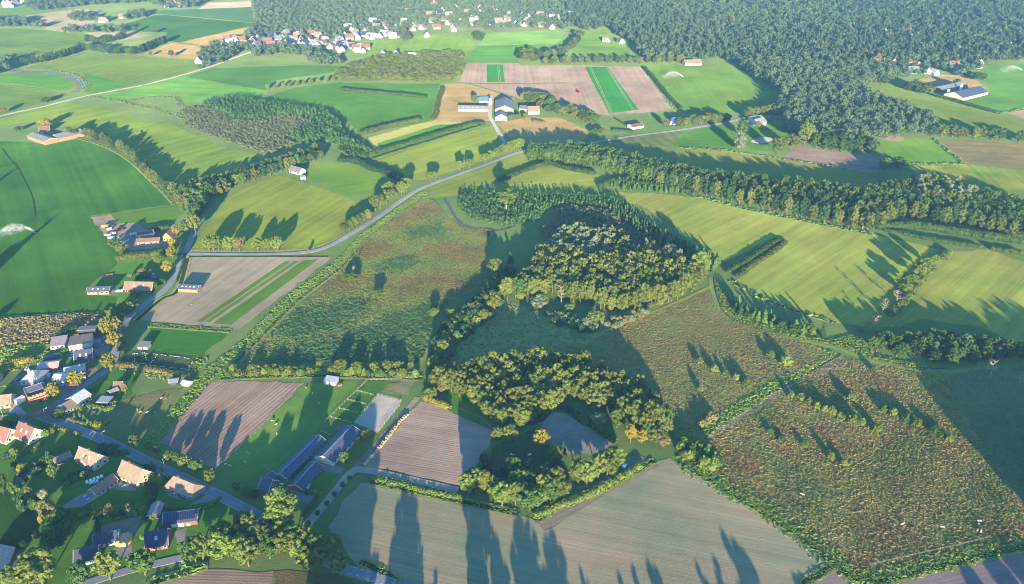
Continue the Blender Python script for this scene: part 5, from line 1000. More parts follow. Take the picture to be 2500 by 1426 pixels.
for x, y, h, w_, k_, l_ in [(1295, 305, 95, 70, 'rustoak', 'pale brown tree beside the gabled brick house'), (1355, 295, 110, 90, 'oak', 'olive tree at the fork of the roads'), (1430, 275, 150, 115, 'oak', 'tall tree standing over the fork of the roads'), (1275, 400, 90, 70, 'yellowoak', 'orange yellow tree below the brick house'), (1265, 470, 100, 80, 'yellowoak', 'yellow tree halfway down the farm garden'), (1235, 580, 110, 85, 'yellowoak', 'golden tree nearest the farmhouse'), (1040, 585, 50, 55, 'yellowoak', 'small yellow tree on the garden lawn'), (1105, 580, 35, 45, 'rustoak', 'small rusty tree beside the garden hut'), (1165, 510, 80, 60, 'limeoak', 'slim lime tree at the garden hedge'), (955, 610, 40, 40, 'limeoak', 'little tree in the farm garden corner'), (1150, 700, 60, 50, 'greenoak', 'dark tree at the end of the farmhouse'), (1190, 660, 50, 60, 'greenoak', 'round shrub like tree between garden and road'), (850, 400, 95, 90, 'greenoak', 'dark tree at the corner of the builder yard'), (890, 430, 80, 90, 'oak', 'olive tree beside the dark yard corner tree')]: T(ti, k_, '4', x, y, h, w_, l_)
hedge('4:870,480 920,470 1050,462 1160,445 1250,440', 5, 5, 'olive', 'tall olive hedge between builder yard and farm garden'); hedge('4:1100,262 1180,255 1240,250', 4, 3.5, 'green', 'green hedge behind the blue barn'); hedge('4:1310,440 1350,445 1290,640', 1.5, 1, 'green', 'low hedge along the seeded field corner'); hedge('4:1010,618 1090,605', 3, 3, 'dark', 'dark rounded hedge on the garden lawn')
for x, y, h, w_, k_ in [(1565, 415, 130, 125, 'limeoak'), (1530, 412, 120, 90, 'limeoak'), (1600, 412, 110, 70, 'greenoak'), (1685, 415, 120, 110, 'limeoak'), (1755, 415, 110, 90, 'rustoak'), (1888, 415, 105, 95, 'limeoak'), (1965, 413, 100, 60, 'limeoak'), (2035, 413, 115, 110, 'limeoak')]: T('roadside_tree', k_, '4', x, y, h, w_, 'round tree with bare lit trunk in the row before the olive meadow', group='trees before the olive meadow')
T(ti, 'rustoak', '4', 2255, 428, 40, 30, 'small rust coloured tree beside the road curve')
for sh, lst in (('5', [(25, 285, 90, 80), (60, 270, 90, 70), (90, 250, 95, 80), (120, 235, 90, 80), (150, 215, 90, 80), (195, 190, 90, 70), (250, 115, 120, 110), (285, 100, 110, 90), (330, 65, 110, 90), (370, 45, 100, 90)]), ('2', [(440, 1430, 110, 100), (475, 1400, 110, 90), (350, 1440, 120, 100), (650, 1325, 75, 80), (685, 1320, 70, 60), (865, 1250, 80, 80), (935, 1225, 70, 80), (1050, 1190, 75, 80), (1095, 1165, 70, 70), (1140, 1145, 70, 70), (1185, 1130, 80, 80), (1230, 1110, 80, 70), (1275, 1100, 85, 80), (1305, 1095, 90, 80)])):
    for x, y, h, w_ in lst: T('roadside_tree', 'limeoak' if sh == '2' else 'oak', sh, x, y, h, w_, 'round tree in the long row lining the country road past the marsh', group='trees lining the country road past the marsh')
# --- belts
row('belt_tree', 'alderolive|alder|wood', '1:640,1000 700,1030 800,1070 900,1110 960,1160 1000,1200 1060,1250 1120,1320 1200,1370 1290,1430 4:1310,60 1370,130', 7.5, (10, 14), (3.4, 5), 'olive tree in the row edging the dark green field', 'trees edging the dark green field', jit=1.2)
for off in ('1:1440,1445 1560,1400 1780,1350 2000,1275 2200,1215 2365,1160', '1:1430,1400 1540,1370 1740,1320 1960,1250 2160,1190 2330,1130'): row('belt_tree', 'woodgreen|wood|alder', off, 7, (12, 16), (3.8, 5.2), 'dense round tree in the belt above the olive meadow', 'trees in the belt above the olive meadow', jit=1.2)
grove('belt_tree', 'woodgreen|wood|greenoak', '4:1300,40 1420,-20 1560,-10 1680,-30 1560,60 1500,130 1480,200 1400,180 1370,110', 8, (13, 18), (4.5, 6), 'big dark tree in the clump at the top of the curved road', 'dark trees in the clump at the curved road')
grove('tall_tree', 'alder|alder|alderolive', '0:1285,382 1420,376 1600,418 1720,446 1850,462 2000,480 2110,488 2200,470 2260,455 2330,485 2420,505 2600,545 2600,610 2500,585 2300,548 2200,538 2130,566 1980,540 1850,510 1700,474 1590,452 1440,412 1290,398', 6.6, (15, 21), (3.4, 4.7), 'tall dark green tree packed in the long belt behind the light meadow', 'tall trees of the long belt behind the light meadow', most=290, rest=lambda q: mass('tall_belt_woods', 'tall trees packed behind the front ranks of the long belt', 'near', q, (15, 19), (3.6, 4.8), LEAF['green']))
grove('tall_tree', 'alderolive|willow', '0:2215,490 2260,465 2330,480 2380,510 2330,530 2240,510', 8, (20, 25), (4.5, 6), 'pale grey green tall tree rising above the long belt', 'pale tall trees rising above the long belt')
T(ti, 'bare', '6', 1315, 245, 80, 60, 'bare pinkish tree at the front edge of the long belt', parts=False)
# lower wood
grove('woodland_tree', 'wood|wood|oak', '0:1045,960 1080,930 1120,920 1250,898 1335,892 1440,908 1520,955 1590,1020 1630,1062 1560,1075 1500,1012 1420,990 1345,1005 1290,1035 1200,1030 1170,1000 1110,960', 5.9, (12, 17), (3.6, 5.0), 'olive lit tree in the lower wood before the shaded glade', 'trees of the lower wood', most=170, rest=lambda q: mass('wood_interior', 'inner trees of the lower wood behind its front ranks', 'near', q, (13, 17), (3.8, 5.2), LEAF['olive']))
for x, y, h, w_, k_, l_ in [(655, 75, 90, 110, 'limeoak', 'lime green tree at the corner of the ploughed square'), (735, 30, 70, 60, 'rustoak', 'rusty tree beside the corner lime tree'), (1140, 400, 130, 90, 'oak', 'slim leaning tree at the top of the shaded garden'), (1230, 400, 140, 130, 'oak', 'round lit tree at the edge of the shaded garden'), (1465, 455, 175, 120, 'yellowoak', 'pale yellow tree with bare trunk before the sand paddock'), (1295, 290, 90, 90, 'oak', 'small round tree between wood and garden'), (1560, 560, 140, 130, 'oak', 'dark trunked tree inside the tree garden'), (1620, 500, 110, 60, 'conifer', 'narrow dark conifer beside the sand paddock'), (1410, 590, 110, 45, 'conifer', 'slim grey conifer in the tree garden'), (1600, 640, 100, 90, 'conifer', 'blue grey conifer near the dead tree'), (1280, 660, 120, 150, 'limeoak', 'lit round tree in the middle of the tree garden'), (1390, 700, 110, 120, 'oak', 'olive tree beside the lit round tree'), (2250, 270, 190, 210, 'oak', 'large round tree at the wood end above the yellowing trees'), (2010, 280, 150, 110, 'wood', 'tree between the sand paddock and the wood'), (2110, 390, 140, 100, 'yellowoak', 'yellowing tree at the wood end'), (2190, 400, 110, 110, 'yellowoak', 'second yellowing tree nearer the field corner'), (2350, 420, 90, 120, 'rustoak', 'low rust tinged tree at the field corner'), (1880, 260, 90, 110, 'willow', 'pale shrub like tree beside the sand paddock')]: T(ti, k_, '8', x, y, h, w_, l_)
T(ti, 'bare', '8', 1500, 650, 115, 60, 'white dead tree in the tree garden', parts=False)
grove(ti, 'oak|limeoak|greenoak|oak', '8:880,790 900,720 1000,720 1200,790 1350,830 1480,720 1560,690 1660,720 1640,790 1500,850 1420,900 1280,880 1100,840 960,800', 5.6, (12, 17), (4.4, 6), 'tall lit tree in the front rank of the tree garden', 'front rank of the tree garden', True)
grove(ti, 'oak|limeoak|oak', '8:1680,690 1720,600 1850,560 2030,540 2060,600 1900,670 1780,720', 7.5, (13, 17), (4.6, 6), 'round tree in the group beside the sandy track', 'trees beside the sandy track', True)
grove(ti, 'oak|greenoak|limeoak|alder', '8:1180,680 1280,620 1420,600 1500,680 1420,740 1280,760', 7.5, (10, 15), (4, 5.4), 'tree in the middle of the tree garden behind its front rank', 'middle trees of the tree garden', True)
grove('garden_shrub', 'shrub_dark|shrub_green', '8:930,760 1150,800 1400,860 1600,760 1660,690 1500,720 1350,800 1150,740 1000,700', 4, (3, 6), (2, 3), 'dark shrub under the front rank of the tree garden', 'shrubs under the front rank of the tree garden', cat='shrub')
grove('garden_shrub', 'shrub_dark|shrub_green', '8:1050,520 1200,640 1100,640 1000,600', 4, (3, 6), (2, 3), 'dark shrub in the shaded tree garden', 'dark shrubs in the tree garden', cat='shrub')
hedge('8:610,80 680,110 770,145', 4, 3.5, 'yellow', 'yellow hedge at the corner of the ploughed square'); hedge('8:235,655 400,690 560,735 760,775 880,800', 4, 1.2, 'lime', 'bright green bank hedge between track and seeded field'); hedge('8:1430,930 1560,870 1750,800 1950,700 2200,560', 5, 2, 'lime', 'low green hedge along the curved headland')
grove('woodland_tree', 'oak|wood|limeoak', '8:1000,190 1130,180 1290,210 1420,220 1380,262 1290,300 1180,300 1050,262', 6.4, (11, 15), (4, 5.4), 'lit round tree at the lower edge of the lower wood beside the small lawn', 'trees at the lower edge of the lower wood')
grove('garden_shrub', 'shrub_dark|shrub_green', '8:1280,300 1440,240 1560,170 1700,200 1800,280 1960,370 2060,440 2000,380 1850,260 1700,170 1540,140 1400,220', 4.2, (3, 6), (2, 3), 'dark shrub between the lower wood and the sand paddock', 'dark shrubs round the sand paddock', cat='shrub')
# centre wood
grove('woodland_tree', 'wood|wood|oak|woodgreen', '0:1255,730 1290,685 1330,650 1400,640 1460,660 1560,655 1640,670 1700,690 1725,700 1640,742 1560,757 1500,765 1430,745 1330,735', 6.3, (14, 19), (4.2, 5.6), 'olive lit tree in the big centre wood', 'trees of the big centre wood', most=120, rest=lambda q: mass('wood_interior', 'inner trees of the big centre wood behind its front ranks', 'near', q, (14, 19), (4.2, 5.6), LEAF['olive']))
grove('slender_tree', 'willow|willow|wood', '0:1300,640 1370,590 1420,580 1500,600 1560,635 1650,650 1620,670 1560,652 1460,655 1400,638 1330,648', 6.6, (13, 18), (3.4, 5), 'pale grey green tree in the upper part of the centre wood', 'pale trees of the upper centre wood')
grove('slender_tree', 'pole|pole|willow', '0:1450,585 1480,570 1520,600 1600,625 1660,640 1690,665 1650,650 1560,625', 7, (13, 19), (1.8, 2.6), 'slender bleached tree standing along the back of the centre wood', 'bleached slender trees of the centre wood')
for x, y, h, w_, k_, l_ in [(120, 600, 0, 0, '', '')][:0]: pass
for sh, x, y, h, w_, k_, l_ in [('5', 1205, 130, 185, 130, 'palegiant', 'tall pale tree with a white trunk among saplings'), ('5', 1130, 580, 130, 130, 'oak', 'round lit tree in the shade of the reed marsh edge'), ('5', 1235, 500, 80, 60, 'conifer', 'pointed tree beside the round lit marsh edge tree'), ('5', 1120, 840, 150, 130, 'oak', 'round tree at the tip of the centre wood'), ('5', 1210, 770, 180, 110, 'oak', 'tall tree behind the tip of the centre wood'), ('5', 680, 895, 70, 80, 'limeoak', 'small lime tree alone at the reed marsh'), ('5', 800, 905, 75, 90, 'limeoak', 'small lime tree in the marsh hedge'), ('5', 965, 880, 100, 70, 'oak', 'slender tree in the marsh hedge'), ('5', 935, 905, 50, 50, 'limeoak', 'little lime tree beside the slender marsh tree'), ('5', 1045, 935, 100, 115, 'oak', 'round tree at the glade corner'), ('5', 860, 970, 60, 60, 'limeoak', 'little lit tree below the marsh hedge'), ('5', 745, 1180, 130, 120, 'oak', 'tree half in shade where marsh meets the lower wood'), ('5', 1605, 800, 130, 90, 'bare', 'bare pinkish tree in front of the centre wood'), ('5', 1850, 950, 110, 120, 'limeoak', 'lone lit tree at the glade end of the centre wood'), ('5', 1665, 860, 70, 80, 'limeoak', 'small pointed lit tree in front of the centre wood'), ('5', 1440, 820, 90, 110, 'willow', 'pale bushy tree at the front of the centre wood'), ('5', 1310, 770, 60, 70, 'yellowoak', 'small yellow tree at the tip of the glade'), ('5', 2390, 500, 160, 90, 'willow', 'tall pale tree at the far end of the centre wood'), ('5', 2450, 560, 170, 80, 'pole', 'bleached reddish tree at the far end of the centre wood'), ('5', 2250, 460, 120, 60, 'pole', 'reddish slender tree behind the centre wood'), ('6', 130, 600, 200, 140, 'limeoak', 'tall yellow green tree where the meadow meets the marsh track'), ('6', 55, 640, 120, 40, 'bare', 'slim dead tree beside the tall yellow green tree'), ('5', 260, 760, 70, 110, 'limeoak', 'lit clump tree with dead stems in the reed marsh'), ('5', 95, 600, 80, 50, 'bare', 'dead grey tree at the reed marsh road side'), ('5', 175, 755, 35, 30, 'bare', 'small dead stem in the reed marsh'), ('5', 60, 640, 70, 120, 'limeoak', 'bushy lit tree below the dead grey tree')]: T(ti, k_, sh, x, y, h, w_, l_, parts=k_ != 'bare')
grove('garden_shrub', 'shrub_dark|shrub_green|shrub_olive', '5:1100,600 1250,560 1300,640 1180,780 1080,900 960,1010 840,1120 760,1260 640,1270 700,1080 860,900 1030,760', 5.2, (5, 10), (2.8, 4.6), 'dark tall bush in the damp strip beside the reed marsh', 'tall bushes beside the reed marsh', cat='shrub')
grove('garden_shrub', 'shrub_dark|shrub_green|shrub_pale', '5:1480,870 1620,880 1800,960 1900,980 1780,1020 1600,960', 5.5, (4, 7), (2.5, 4), 'dark bush in front of the centre wood', 'dark bushes in front of the centre wood', cat='shrub')
grove('garden_shrub', 'shrub_pale|shrub_rust', '5:1900,940 2120,880 2330,760 2440,700 2400,760 2150,920 1960,1000', 4.5, (3, 5), (2, 3), 'grey brown bush on the pale path side of the centre wood', 'grey brown bushes beside the pale path', cat='shrub')
grove('garden_shrub', 'shrub_olive|shrub_lime|shrub_olive|shrub_green', '0:560,905 640,905 700,905 760,908 860,910 1020,915 1020,922 800,915 560,920', 3.6, (3, 6), (2, 3.2), 'lit round bush in the row below the reed marsh', 'bushes in the row below the reed marsh', cat='shrub')
for x, y, h, w_ in ((0, 1290, 90, 100), (120, 1290, 75, 80), (240, 1290, 70, 80), (340, 1290, 80, 90), (420, 1280, 70, 80)): T(ti, 'limeoak', '5', x, y, h, w_, 'small lime green tree in the bush row below the reed marsh', group='small lime trees in the bush row')
# sapling woods near the centre: individual saplings
grove('sapling', 'young|young|conifer', '0:1495,490 1530,505 1570,545 1650,590 1700,620 1760,640 1740,668 1690,650 1620,610 1560,575 1510,540 1480,510', 3.9, (6, 8.5), (1.7, 2.4), 'dark green sapling in the planted arc around the centre wood', 'saplings in the arc around the centre wood')
sap2 = fill('0:1120,485 1180,478 1260,480 1400,478 1500,492 1480,512 1400,505 1330,510 1320,535 1240,555 1150,535 1120,505', 3.4)
mass('sapling_thicket', 'dense green sapling rows round the tall pale tree', 'cone', sap2, (4.5, 7), (1.6, 2.3), LEAF['sapling'], H0=6, R0=1.6)
mass('scrub_thicket', 'blue grey scrub behind the centre wood', 'bushy', fill('0:1320,560 1380,510 1480,520 1540,560 1600,600 1540,600 1470,560 1400,560 1340,590', 4), (4, 7), (2, 3.2), LEAF['scrub'], H0=5, R0=2)
# ditch plantation east
T(ti, 'limeoak', '6', 1300, 1010, 45, 60, 'small yellowish tree at the corner of the light meadows')
grove('sapling', 'young|conifer|limeconifer', '6:340,760 400,800 520,870 700,940 960,1000 1090,1030 1080,1060 900,1040 740,990 560,940 420,880 340,810', 5.2, (5, 10), (1.8, 2.8), 'green sapling in the strip between meadow and marsh track', 'saplings between meadow and marsh track')
grove(ti, 'woodgreen', '6:700,990 820,990 1000,1010 980,1040 820,1040', 8, (8, 11), (3.5, 4.5), 'dark tree in the middle of the sapling strip', 'dark trees in the sapling strip')
grove('broadleaf_tree', 'greenoak|alder|woodgreen', '6:1370,1150 1440,1090 1650,1080 1800,1060 2000,1080 2250,1120 2450,1170 2498,1200 2300,1210 2150,1240 2000,1255 1800,1230 1600,1190 1480,1170', 5.6, (8, 13), (3.2, 4.6), 'dark green tree in the copse behind the marsh bend', 'trees of the copse behind the marsh bend')
for x, y, h, w_, k_, l_ in [(1560, 790, 90, 90, 'bare', 'bare sandy coloured tree nearest the lit hedge trees'), (1460, 870, 110, 90, 'bare', 'bare sandy coloured tree in the middle of three'), (1395, 960, 80, 80, 'bare', 'bare sandy coloured tree at the meadow corner'), (2155, 1300, 70, 50, 'bare', 'slim dead tree at the marsh edge, first of four'), (2250, 1330, 120, 110, 'bare', 'largest dead tree at the marsh edge'), (2350, 1365, 90, 40, 'bare', 'thin dead stem beside the largest dead tree'), (2455, 1400, 100, 50, 'bare', 'leaning dead stem at the shaded marsh edge')]: T('bare_tree', k_, '6', x, y, h, w_, l_)
for x, y, h, w_ in ((1620, 720, 90, 110), (1660, 670, 100, 120), (1720, 600, 110, 120), (1770, 560, 110, 110), (1830, 530, 100, 90)): T(ti, 'limeoak', '6', x, y, h, w_, 'green tree in the hedge between the two light meadows', group='trees in the hedge between the light meadows')
hedge('6:1940,425 1870,490 1720,660 1620,790 1500,890', 6, 3, 'olive', 'rough hedge between the two light meadows'); hedge('6:750,350 640,440 500,530 400,610', 5, 2.6, 'olive', 'rough hedge spur beside the dark double row'); hedge('6:700,335 600,400 470,490 320,570', 5, 3, 'green', 'dark double row hedge spur in the light meadow')
hedge('6:1480,265 1700,310 1950,355 2170,385', 5, 3, 'green', 'low hedge below the narrow meadow strip'); hedge('6:2270,400 2498,435', 5, 3, 'olive', 'short hedge at the frame edge of the meadow strip'); hedge('6:1960,740 1960,741', 1, 1, 'green', 'x')
hedge('6:1430,250 1560,245 1750,250 2000,290 2300,330 2498,360', 6, 6, 'green', 'bushy green edge under the tall belt')
hedge('2:1160,1325 1300,1270 1500,1205 1640,1240 1860,1280', 6, 4, 'green', 'dark hedge round the small light meadow'); hedge('2:1900,1370 2000,1340 2200,1360 2498,1400 3:0,1400 100,1440', 7, 4.5, 'green', 'thick hedge below the long belt')
grove('sapling', 'young|young|shrub_green' if 0 else 'young', '2:1950,1350 2100,1300 2300,1330 2498,1380 2498,1426 2200,1400 2000,1390', 5, (4, 6), (1.8, 2.4), 'sapling in the young strip before the long belt', 'saplings before the long belt')
# marsh bushes
for sh, lst in (('9', [(790, 60, 60, 60), (870, 75, 60, 70), (920, 105, 60, 60), (985, 140, 60, 70), (1040, 165, 65, 80), (1090, 180, 80, 70), (1150, 200, 50, 50), (1200, 215, 60, 60), (1250, 245, 80, 90), (1300, 265, 80, 70), (1420, 310, 80, 80), (1470, 155, 55, 70), (1540, 190, 70, 70), (1630, 235, 80, 70), (1705, 270, 80, 80), (1230, 80, 70, 100), (1840, 320, 70, 90), (1890, 345, 50, 60), (1950, 380, 60, 60), (1080, 510, 70, 60), (1180, 560, 60, 60), (880, 410, 40, 60), (640, 320, 40, 60), (720, 370, 40, 60)]), ('6', [(120, 1230, 60, 60), (230, 1290, 70, 80), (310, 1320, 60, 50), (390, 1350, 60, 60), (470, 1400, 80, 90), (640, 1180, 60, 80), (760, 1240, 90, 100), (130, 1440, 70, 50), (1400, 1290, 50, 60)])):
    for x, y, h, w_ in lst: T('marsh_bush', random.choice(('shrub_olive', 'shrub_lime', 'shrub_green')), sh, x, y, h * .72, w_ * .95, 'lit green bush in the lines of shrubs across the brown marsh', 'shrub', 'bushes in lines across the brown marsh')
grove('marsh_bush', 'shrub_olive|shrub_green|shrub_lime', '9:-60,400 60,420 200,480 270,560 240,620 100,560 0,510', 4, (4, 7), (2.2, 3.4), 'dense bush at the field corner beside the marsh', 'bushes at the field corner beside the marsh', cat='shrub')
grove('marsh_bush', 'shrub_olive|shrub_rust', '9:120,280 200,200 260,230 180,320', 4, (3, 5), (2, 3), 'bush at the end of the straight canal', 'bushes at the end of the straight canal', cat='shrub')
# --- garden trees, south west
for x, y, h, w_, k_, l_ in [(130, 395, 85, 75, 'limeoak', 'slim lit tree on the lawn of the salmon roofed houses'), (190, 530, 90, 80, 'yellowoak', 'yellow round tree above the shrub belt'), (455, 560, 110, 110, 'limeoak', 'forked yellow green tree beside the dormer house'), (480, 590, 60, 60, 'limeoak', 'small lit tree under the forked one'), (240, 700, 70, 75, 'rustoak', 'brownish round tree in the shrub belt'), (400, 870, 130, 160, 'rustoak', 'big brownish yellow tree over the shrub belt'), (360, 960, 110, 60, 'yellowoak', 'yellow hanging tree below the brownish one'), (315, 1060, 70, 70, 'rustoak', 'small brown tree at the dark lawn edge'), (380, 770, 130, 70, 'willow', 'pale slender tree in the shrub belt'), (385, 240, 80, 60, 'limeoak', 'lit tree beside the salmon roofed gable'), (435, 210, 70, 50, 'oak', 'small tree next to the salmon gable tree'), (505, 330, 45, 50, 'rustoak', 'little rust tree on the lawn above the dormer house'), (780, 840, 60, 55, 'limeconifer', 'pale conical bush at the garage lawn'), (900, 815, 50, 50, 'limeoak', 'small lit tree at the lawn hedge'), (115, 690, 110, 80, 'greenoak', 'dark tree at the back of the gardens'), (30, 620, 100, 70, 'greenoak', 'dark tree at the frame edge of the gardens'), (30, 690, 70, 60, 'greenoak', 'dark bush tree at the frame edge')]: T(ti, k_, 'a', x, y, h, w_, l_)
grove('garden_tree', 'greenoak|alder|woodgreen', 'a:400,900 560,870 600,960 560,1060 480,1150 400,1080', 5.5, (7, 11), (3, 4.4), 'dark tree in the shaded clump behind the sand heap house', 'dark trees of the shaded garden clump')
grove('garden_shrub', 'shrub_dark|shrub_green|shrub_pale', 'a:120,560 300,440 470,380 480,410 330,500 200,600 150,700 250,800 330,700 380,720 340,840 200,840 120,720', 3.6, (3, 6), (1.8, 3), 'dark shrub in the belt behind the garden lawns', 'shrubs in the belt behind the garden lawns', cat='shrub')
grove('garden_shrub', 'shrub_dark|shrub_green', 'a:520,620 620,540 740,520 640,600 540,660', 3.6, (2.5, 4), (1.6, 2.6), 'dark shrub beside the gravel drive', 'shrubs beside the gravel drive', cat='shrub')
for x, y, h, w_, k_, l_ in [(515, 400, 95, 60, 'limeconifer', 'tall lit conifer between the two village houses'), (590, 420, 70, 40, 'limeconifer', 'slim conifer beside the road lamp'), (590, 540, 100, 60, 'limeconifer', 'columnar yellow green conifer in the hedge corner'), (465, 600, 90, 90, 'oak', 'round tree at the gable of the beige house'), (495, 560, 110, 80, 'limeconifer', 'lit pointed tree behind the gable tree'), (450, 690, 90, 70, 'greenoak', 'dark tree at the terrace lawn edge'), (440, 400, 60, 70, 'greenoak', 'dark bush tree at the drive mouth'), (660, 490, 50, 60, 'conifer', 'dark small tree beside the bungalow gable'), (395, 1090, 50, 45, 'shrub_lime', 'round lime bush beside the slate roofed house'), (490, 890, 35, 70, 'shrub_lime', 'lime bush before the grey roofed shed'), (270, 800, 70, 70, 'rustoak', 'rusty lit tree in the garden hedge'), (80, 800, 50, 60, 'limeoak', 'small lit tree in the garden hedge')]: T('garden_tree', k_, 'b', x, y, h, w_, l_, parts='shrub' not in k_)
grove('garden_shrub', 'shrub_dark|shrub_green|shrub_olive', '7:0,430 120,480 300,560 350,620 200,640 60,620 -20,560', 10, (2.5, 5), (1.6, 2.8), 'shrub on the lawns below the salmon roofed houses', 'shrubs below the salmon roofed houses', cat='shrub')
grove('garden_shrub', 'shrub_dark|shrub_green|shrub_pale|shrub_lime', '7:560,860 700,900 900,900 1060,880 1060,930 800,960 600,940', 3.4, (2, 4.5), (1.4, 2.4), 'shrub in the mixed border between the two gardens', 'shrubs in the mixed garden border', cat='shrub')
grove('garden_shrub', 'shrub_dark|shrub_green', '7:700,400 860,440 960,500 900,520 760,470', 3.6, (2, 4), (1.4, 2.4), 'dark shrub beside the dormer house lawn', 'dark shrubs beside the dormer house', cat='shrub')
hedge('7:700,910 850,900 960,895 1070,885', 4, 3, 'yellow', 'yellowing hedge across the gardens'); hedge('7:1120,700 1135,770 1095,860 1060,960', 2, 2.2, 'dark', 'dark clipped hedge between the two gardens'); hedge('7:1500,880 1560,850 1615,805', 1.6, 1.8, 'lime', 'clipped lime hedge at the bungalow drive'); hedge('7:1230,890 1400,885 1500,878', 1.4, 1.6, 'green', 'clipped green hedge behind the bungalow garden'); hedge('7:445,295 520,320 590,340', 2, 1.5, 'yellow', 'yellowish hedge at the road verge'); hedge('7:150,500 230,450 310,400', 2.2, 1.8, 'olive', 'long hedge between two lawns'); hedge('7:1340,1070 1345,1010 1040,1060', .1, .1, 'green', 'x') if 0 else None
hedge('7:480,215 560,240 640,265 670,280', 2, 1.5, 'pale', 'pale clipped hedge beside the village road'); hedge('d:990,1090 1100,1110 1180,1120 1270,1040', 3, 2.2, 'lime', 'lime hedge round the shed garden'); hedge('d:1030,1275 1100,1290 1190,1240', 3, 2, 'yellow', 'yellow hedge at the paddock corner'); hedge('7:690,960 720,1000 715,1080', 1.5, 2, 'dark', 'dark hedge beside the shaded lawn'); hedge('7:0,1160 100,1150 180,1150', 4, 3, 'dark', 'dark hedge below the dark lawn')
for x, y, k_ in ((820, 1215, 'limeconifer'), (875, 1200, 'limeconifer'), (920, 1230, 'young'), (960, 1280, 'limeconifer'), (1000, 1300, 'young')): T('garden_tree', k_, 'd', x, y, 60, 45, 'small conifer in the row beside the village road bend', group='small conifers beside the road bend')
for x, y in ((1050, 985), (990, 1045), (920, 1125), (850, 1205), (770, 1290), (695, 1380)): T('roadside_tree', 'greenoak', 'e', x, y, 60, 48, 'small round tree in the row beside the pale gravel track', group='small trees beside the pale gravel track')
for x, y, h, w_, k_, l_ in [(1020, 860, 150, 110, 'greenoak', 'dark round tree at the side of the big barn'), (1190, 610, 75, 100, 'yellowoak', 'yellow tree behind the big barn'), (1125, 675, 60, 70, 'yellowoak', 'smaller yellow tree beside the big barn'), (680, 1110, 60, 50, 'greenoak', 'dark shrub tree before the short barn'), (70, 1085, 90, 65, 'oak', 'small tree behind the village road hedge'), (150, 1130, 90, 90, 'greenoak', 'dark tree before the farmhouse'), (230, 1140, 80, 90, 'greenoak', 'dark tree under the farmhouse wall')]: T('garden_tree', k_, 'e', x, y, h, w_, l_)
hedge('e:560,950 640,860 700,800', 2.5, 2, 'green', 'green hedge between the two long barns'); hedge('e:720,1080 800,1100', 2, 1.6, 'lime', 'lime hedge before the short barn lawn'); hedge('e:640,1290 760,1130', 1.6, 1.6, 'green', 'clipped hedge along the gravel track')
hedge('d:0,740 40,720 120,640 240,610 330,600', 6, 4, 'yellow', 'yellowish scrub hedge beside the workshop yard'); hedge('d:640,330 760,270 860,250', 5, 4, 'dark', 'dark hedge behind the sheds')
# --- mid distance
for x, y, h, w_, k_, l_ in [(340, 930, 70, 90, 'yellowoak', 'orange lit tree behind the far farm'), (510, 1000, 80, 80, 'oak', 'olive tree at the end of the far farm'), (550, 1000, 60, 70, 'oak', 'second olive tree at the end of the far farm'), (140, 960, 40, 60, 'greenoak', 'dark tree at the other end of the far farm'), (335, 755, 45, 75, 'greenoak', 'lone round tree beside the pale country road'), (1105, 412, 40, 35, 'oak', 'small tree at the corner of the stubble field'), (1258, 422, 60, 45, 'oak', 'larger lone tree in the beige stubble field'), (1465, 505, 35, 40, 'oak', 'small tree at the country road by the village'), (985, 240, 55, 40, 'oak', 'lone tree in the smooth green field'), (30, 830, 50, 60, 'rustoak', 'rust tree beside the pale country road'), (645, 1000, 60, 60, 'oak', 'first tree of the field edge row'), (1125, 250, 50, 40, 'greenoak', 'pale lone tree before the far tree line')]: T(ti, k_, '1', x, y, h, w_, l_)
row('field_tree', 'limeoak', '1:1960,660 2110,640 2250,622 2400,605 2498,590 2:20,590', 11, (7, 10), (3, 4.2), 'small round lime tree in the line across the teal field', 'lime trees in the line across the teal field')
row('far_tree', 'woodgreen|alder', '1:170,480 300,460 450,420 590,375', 9, (12, 16), (5, 7), 'dark tree in the far tree line beside the yellow green meadows', 'trees of the far tree line beside the meadows', jit=2)
row('far_tree', 'woodgreen|alder', '1:590,360 720,385 850,400 1000,400 1100,360 1220,310', 9, (13, 17), (5, 7), 'tree in the far line ending at the smooth green field', 'trees of the far line ending at the smooth green field', jit=2)
row('far_tree', 'woodgreen', '1:650,310 760,320 850,300 915,275', 10, (12, 16), (5, 7), 'tree in the short row behind the far tree line', 'trees of the short row behind the far line', jit=2)
row('far_tree', 'wood|woodgreen', '2:1500,475 1600,465 1800,465 2000,462 2200,465 2400,462 2498,460', 10, (12, 16), (5, 7), 'tree in the row behind the pinkish ploughed field', 'trees of the row behind the pinkish ploughed field', jit=2)
grove('far_tree', 'wood|woodgreen|alder', '2:1290,440 1310,400 1400,390 1480,400 1620,385 1700,320 1720,270 1760,260 1720,340 1640,410 1480,440 1400,465', 13, (12, 17), (5.5, 8), 'round tree in the loose group behind the ploughed strips', 'loose tree group behind the ploughed strips')
T('far_tree', 'woodgreen', '2', 1000, 305, 90, 90, 'big dark tree at the corner of the rounded meadow'); T('far_tree', 'oak', '2', 480, 300, 60, 80, 'tree beside the white row of houses')
grove(ti, 'greenoak|oak', '2:1300,730 1380,720 1500,740 1560,780 1600,830 1700,850 1800,870 1930,930 1850,930 1700,890 1560,850 1480,820 1440,770 1330,770', 10.5, (12, 16), (5.5, 7.5), 'round dark tree in the rank behind the white farm', 'round trees behind the white farm')
for x, y, h, w_, k_ in ((970, 760, 70, 45, 'greenoak'), (1240, 880, 50, 60, 'oak'), (1290, 880, 50, 50, 'oak'), (1340, 885, 60, 40, 'oak')): T(ti, k_, '2', x, y, h, w_, 'small garden tree standing against the white farm buildings', group='garden trees of the white farm')
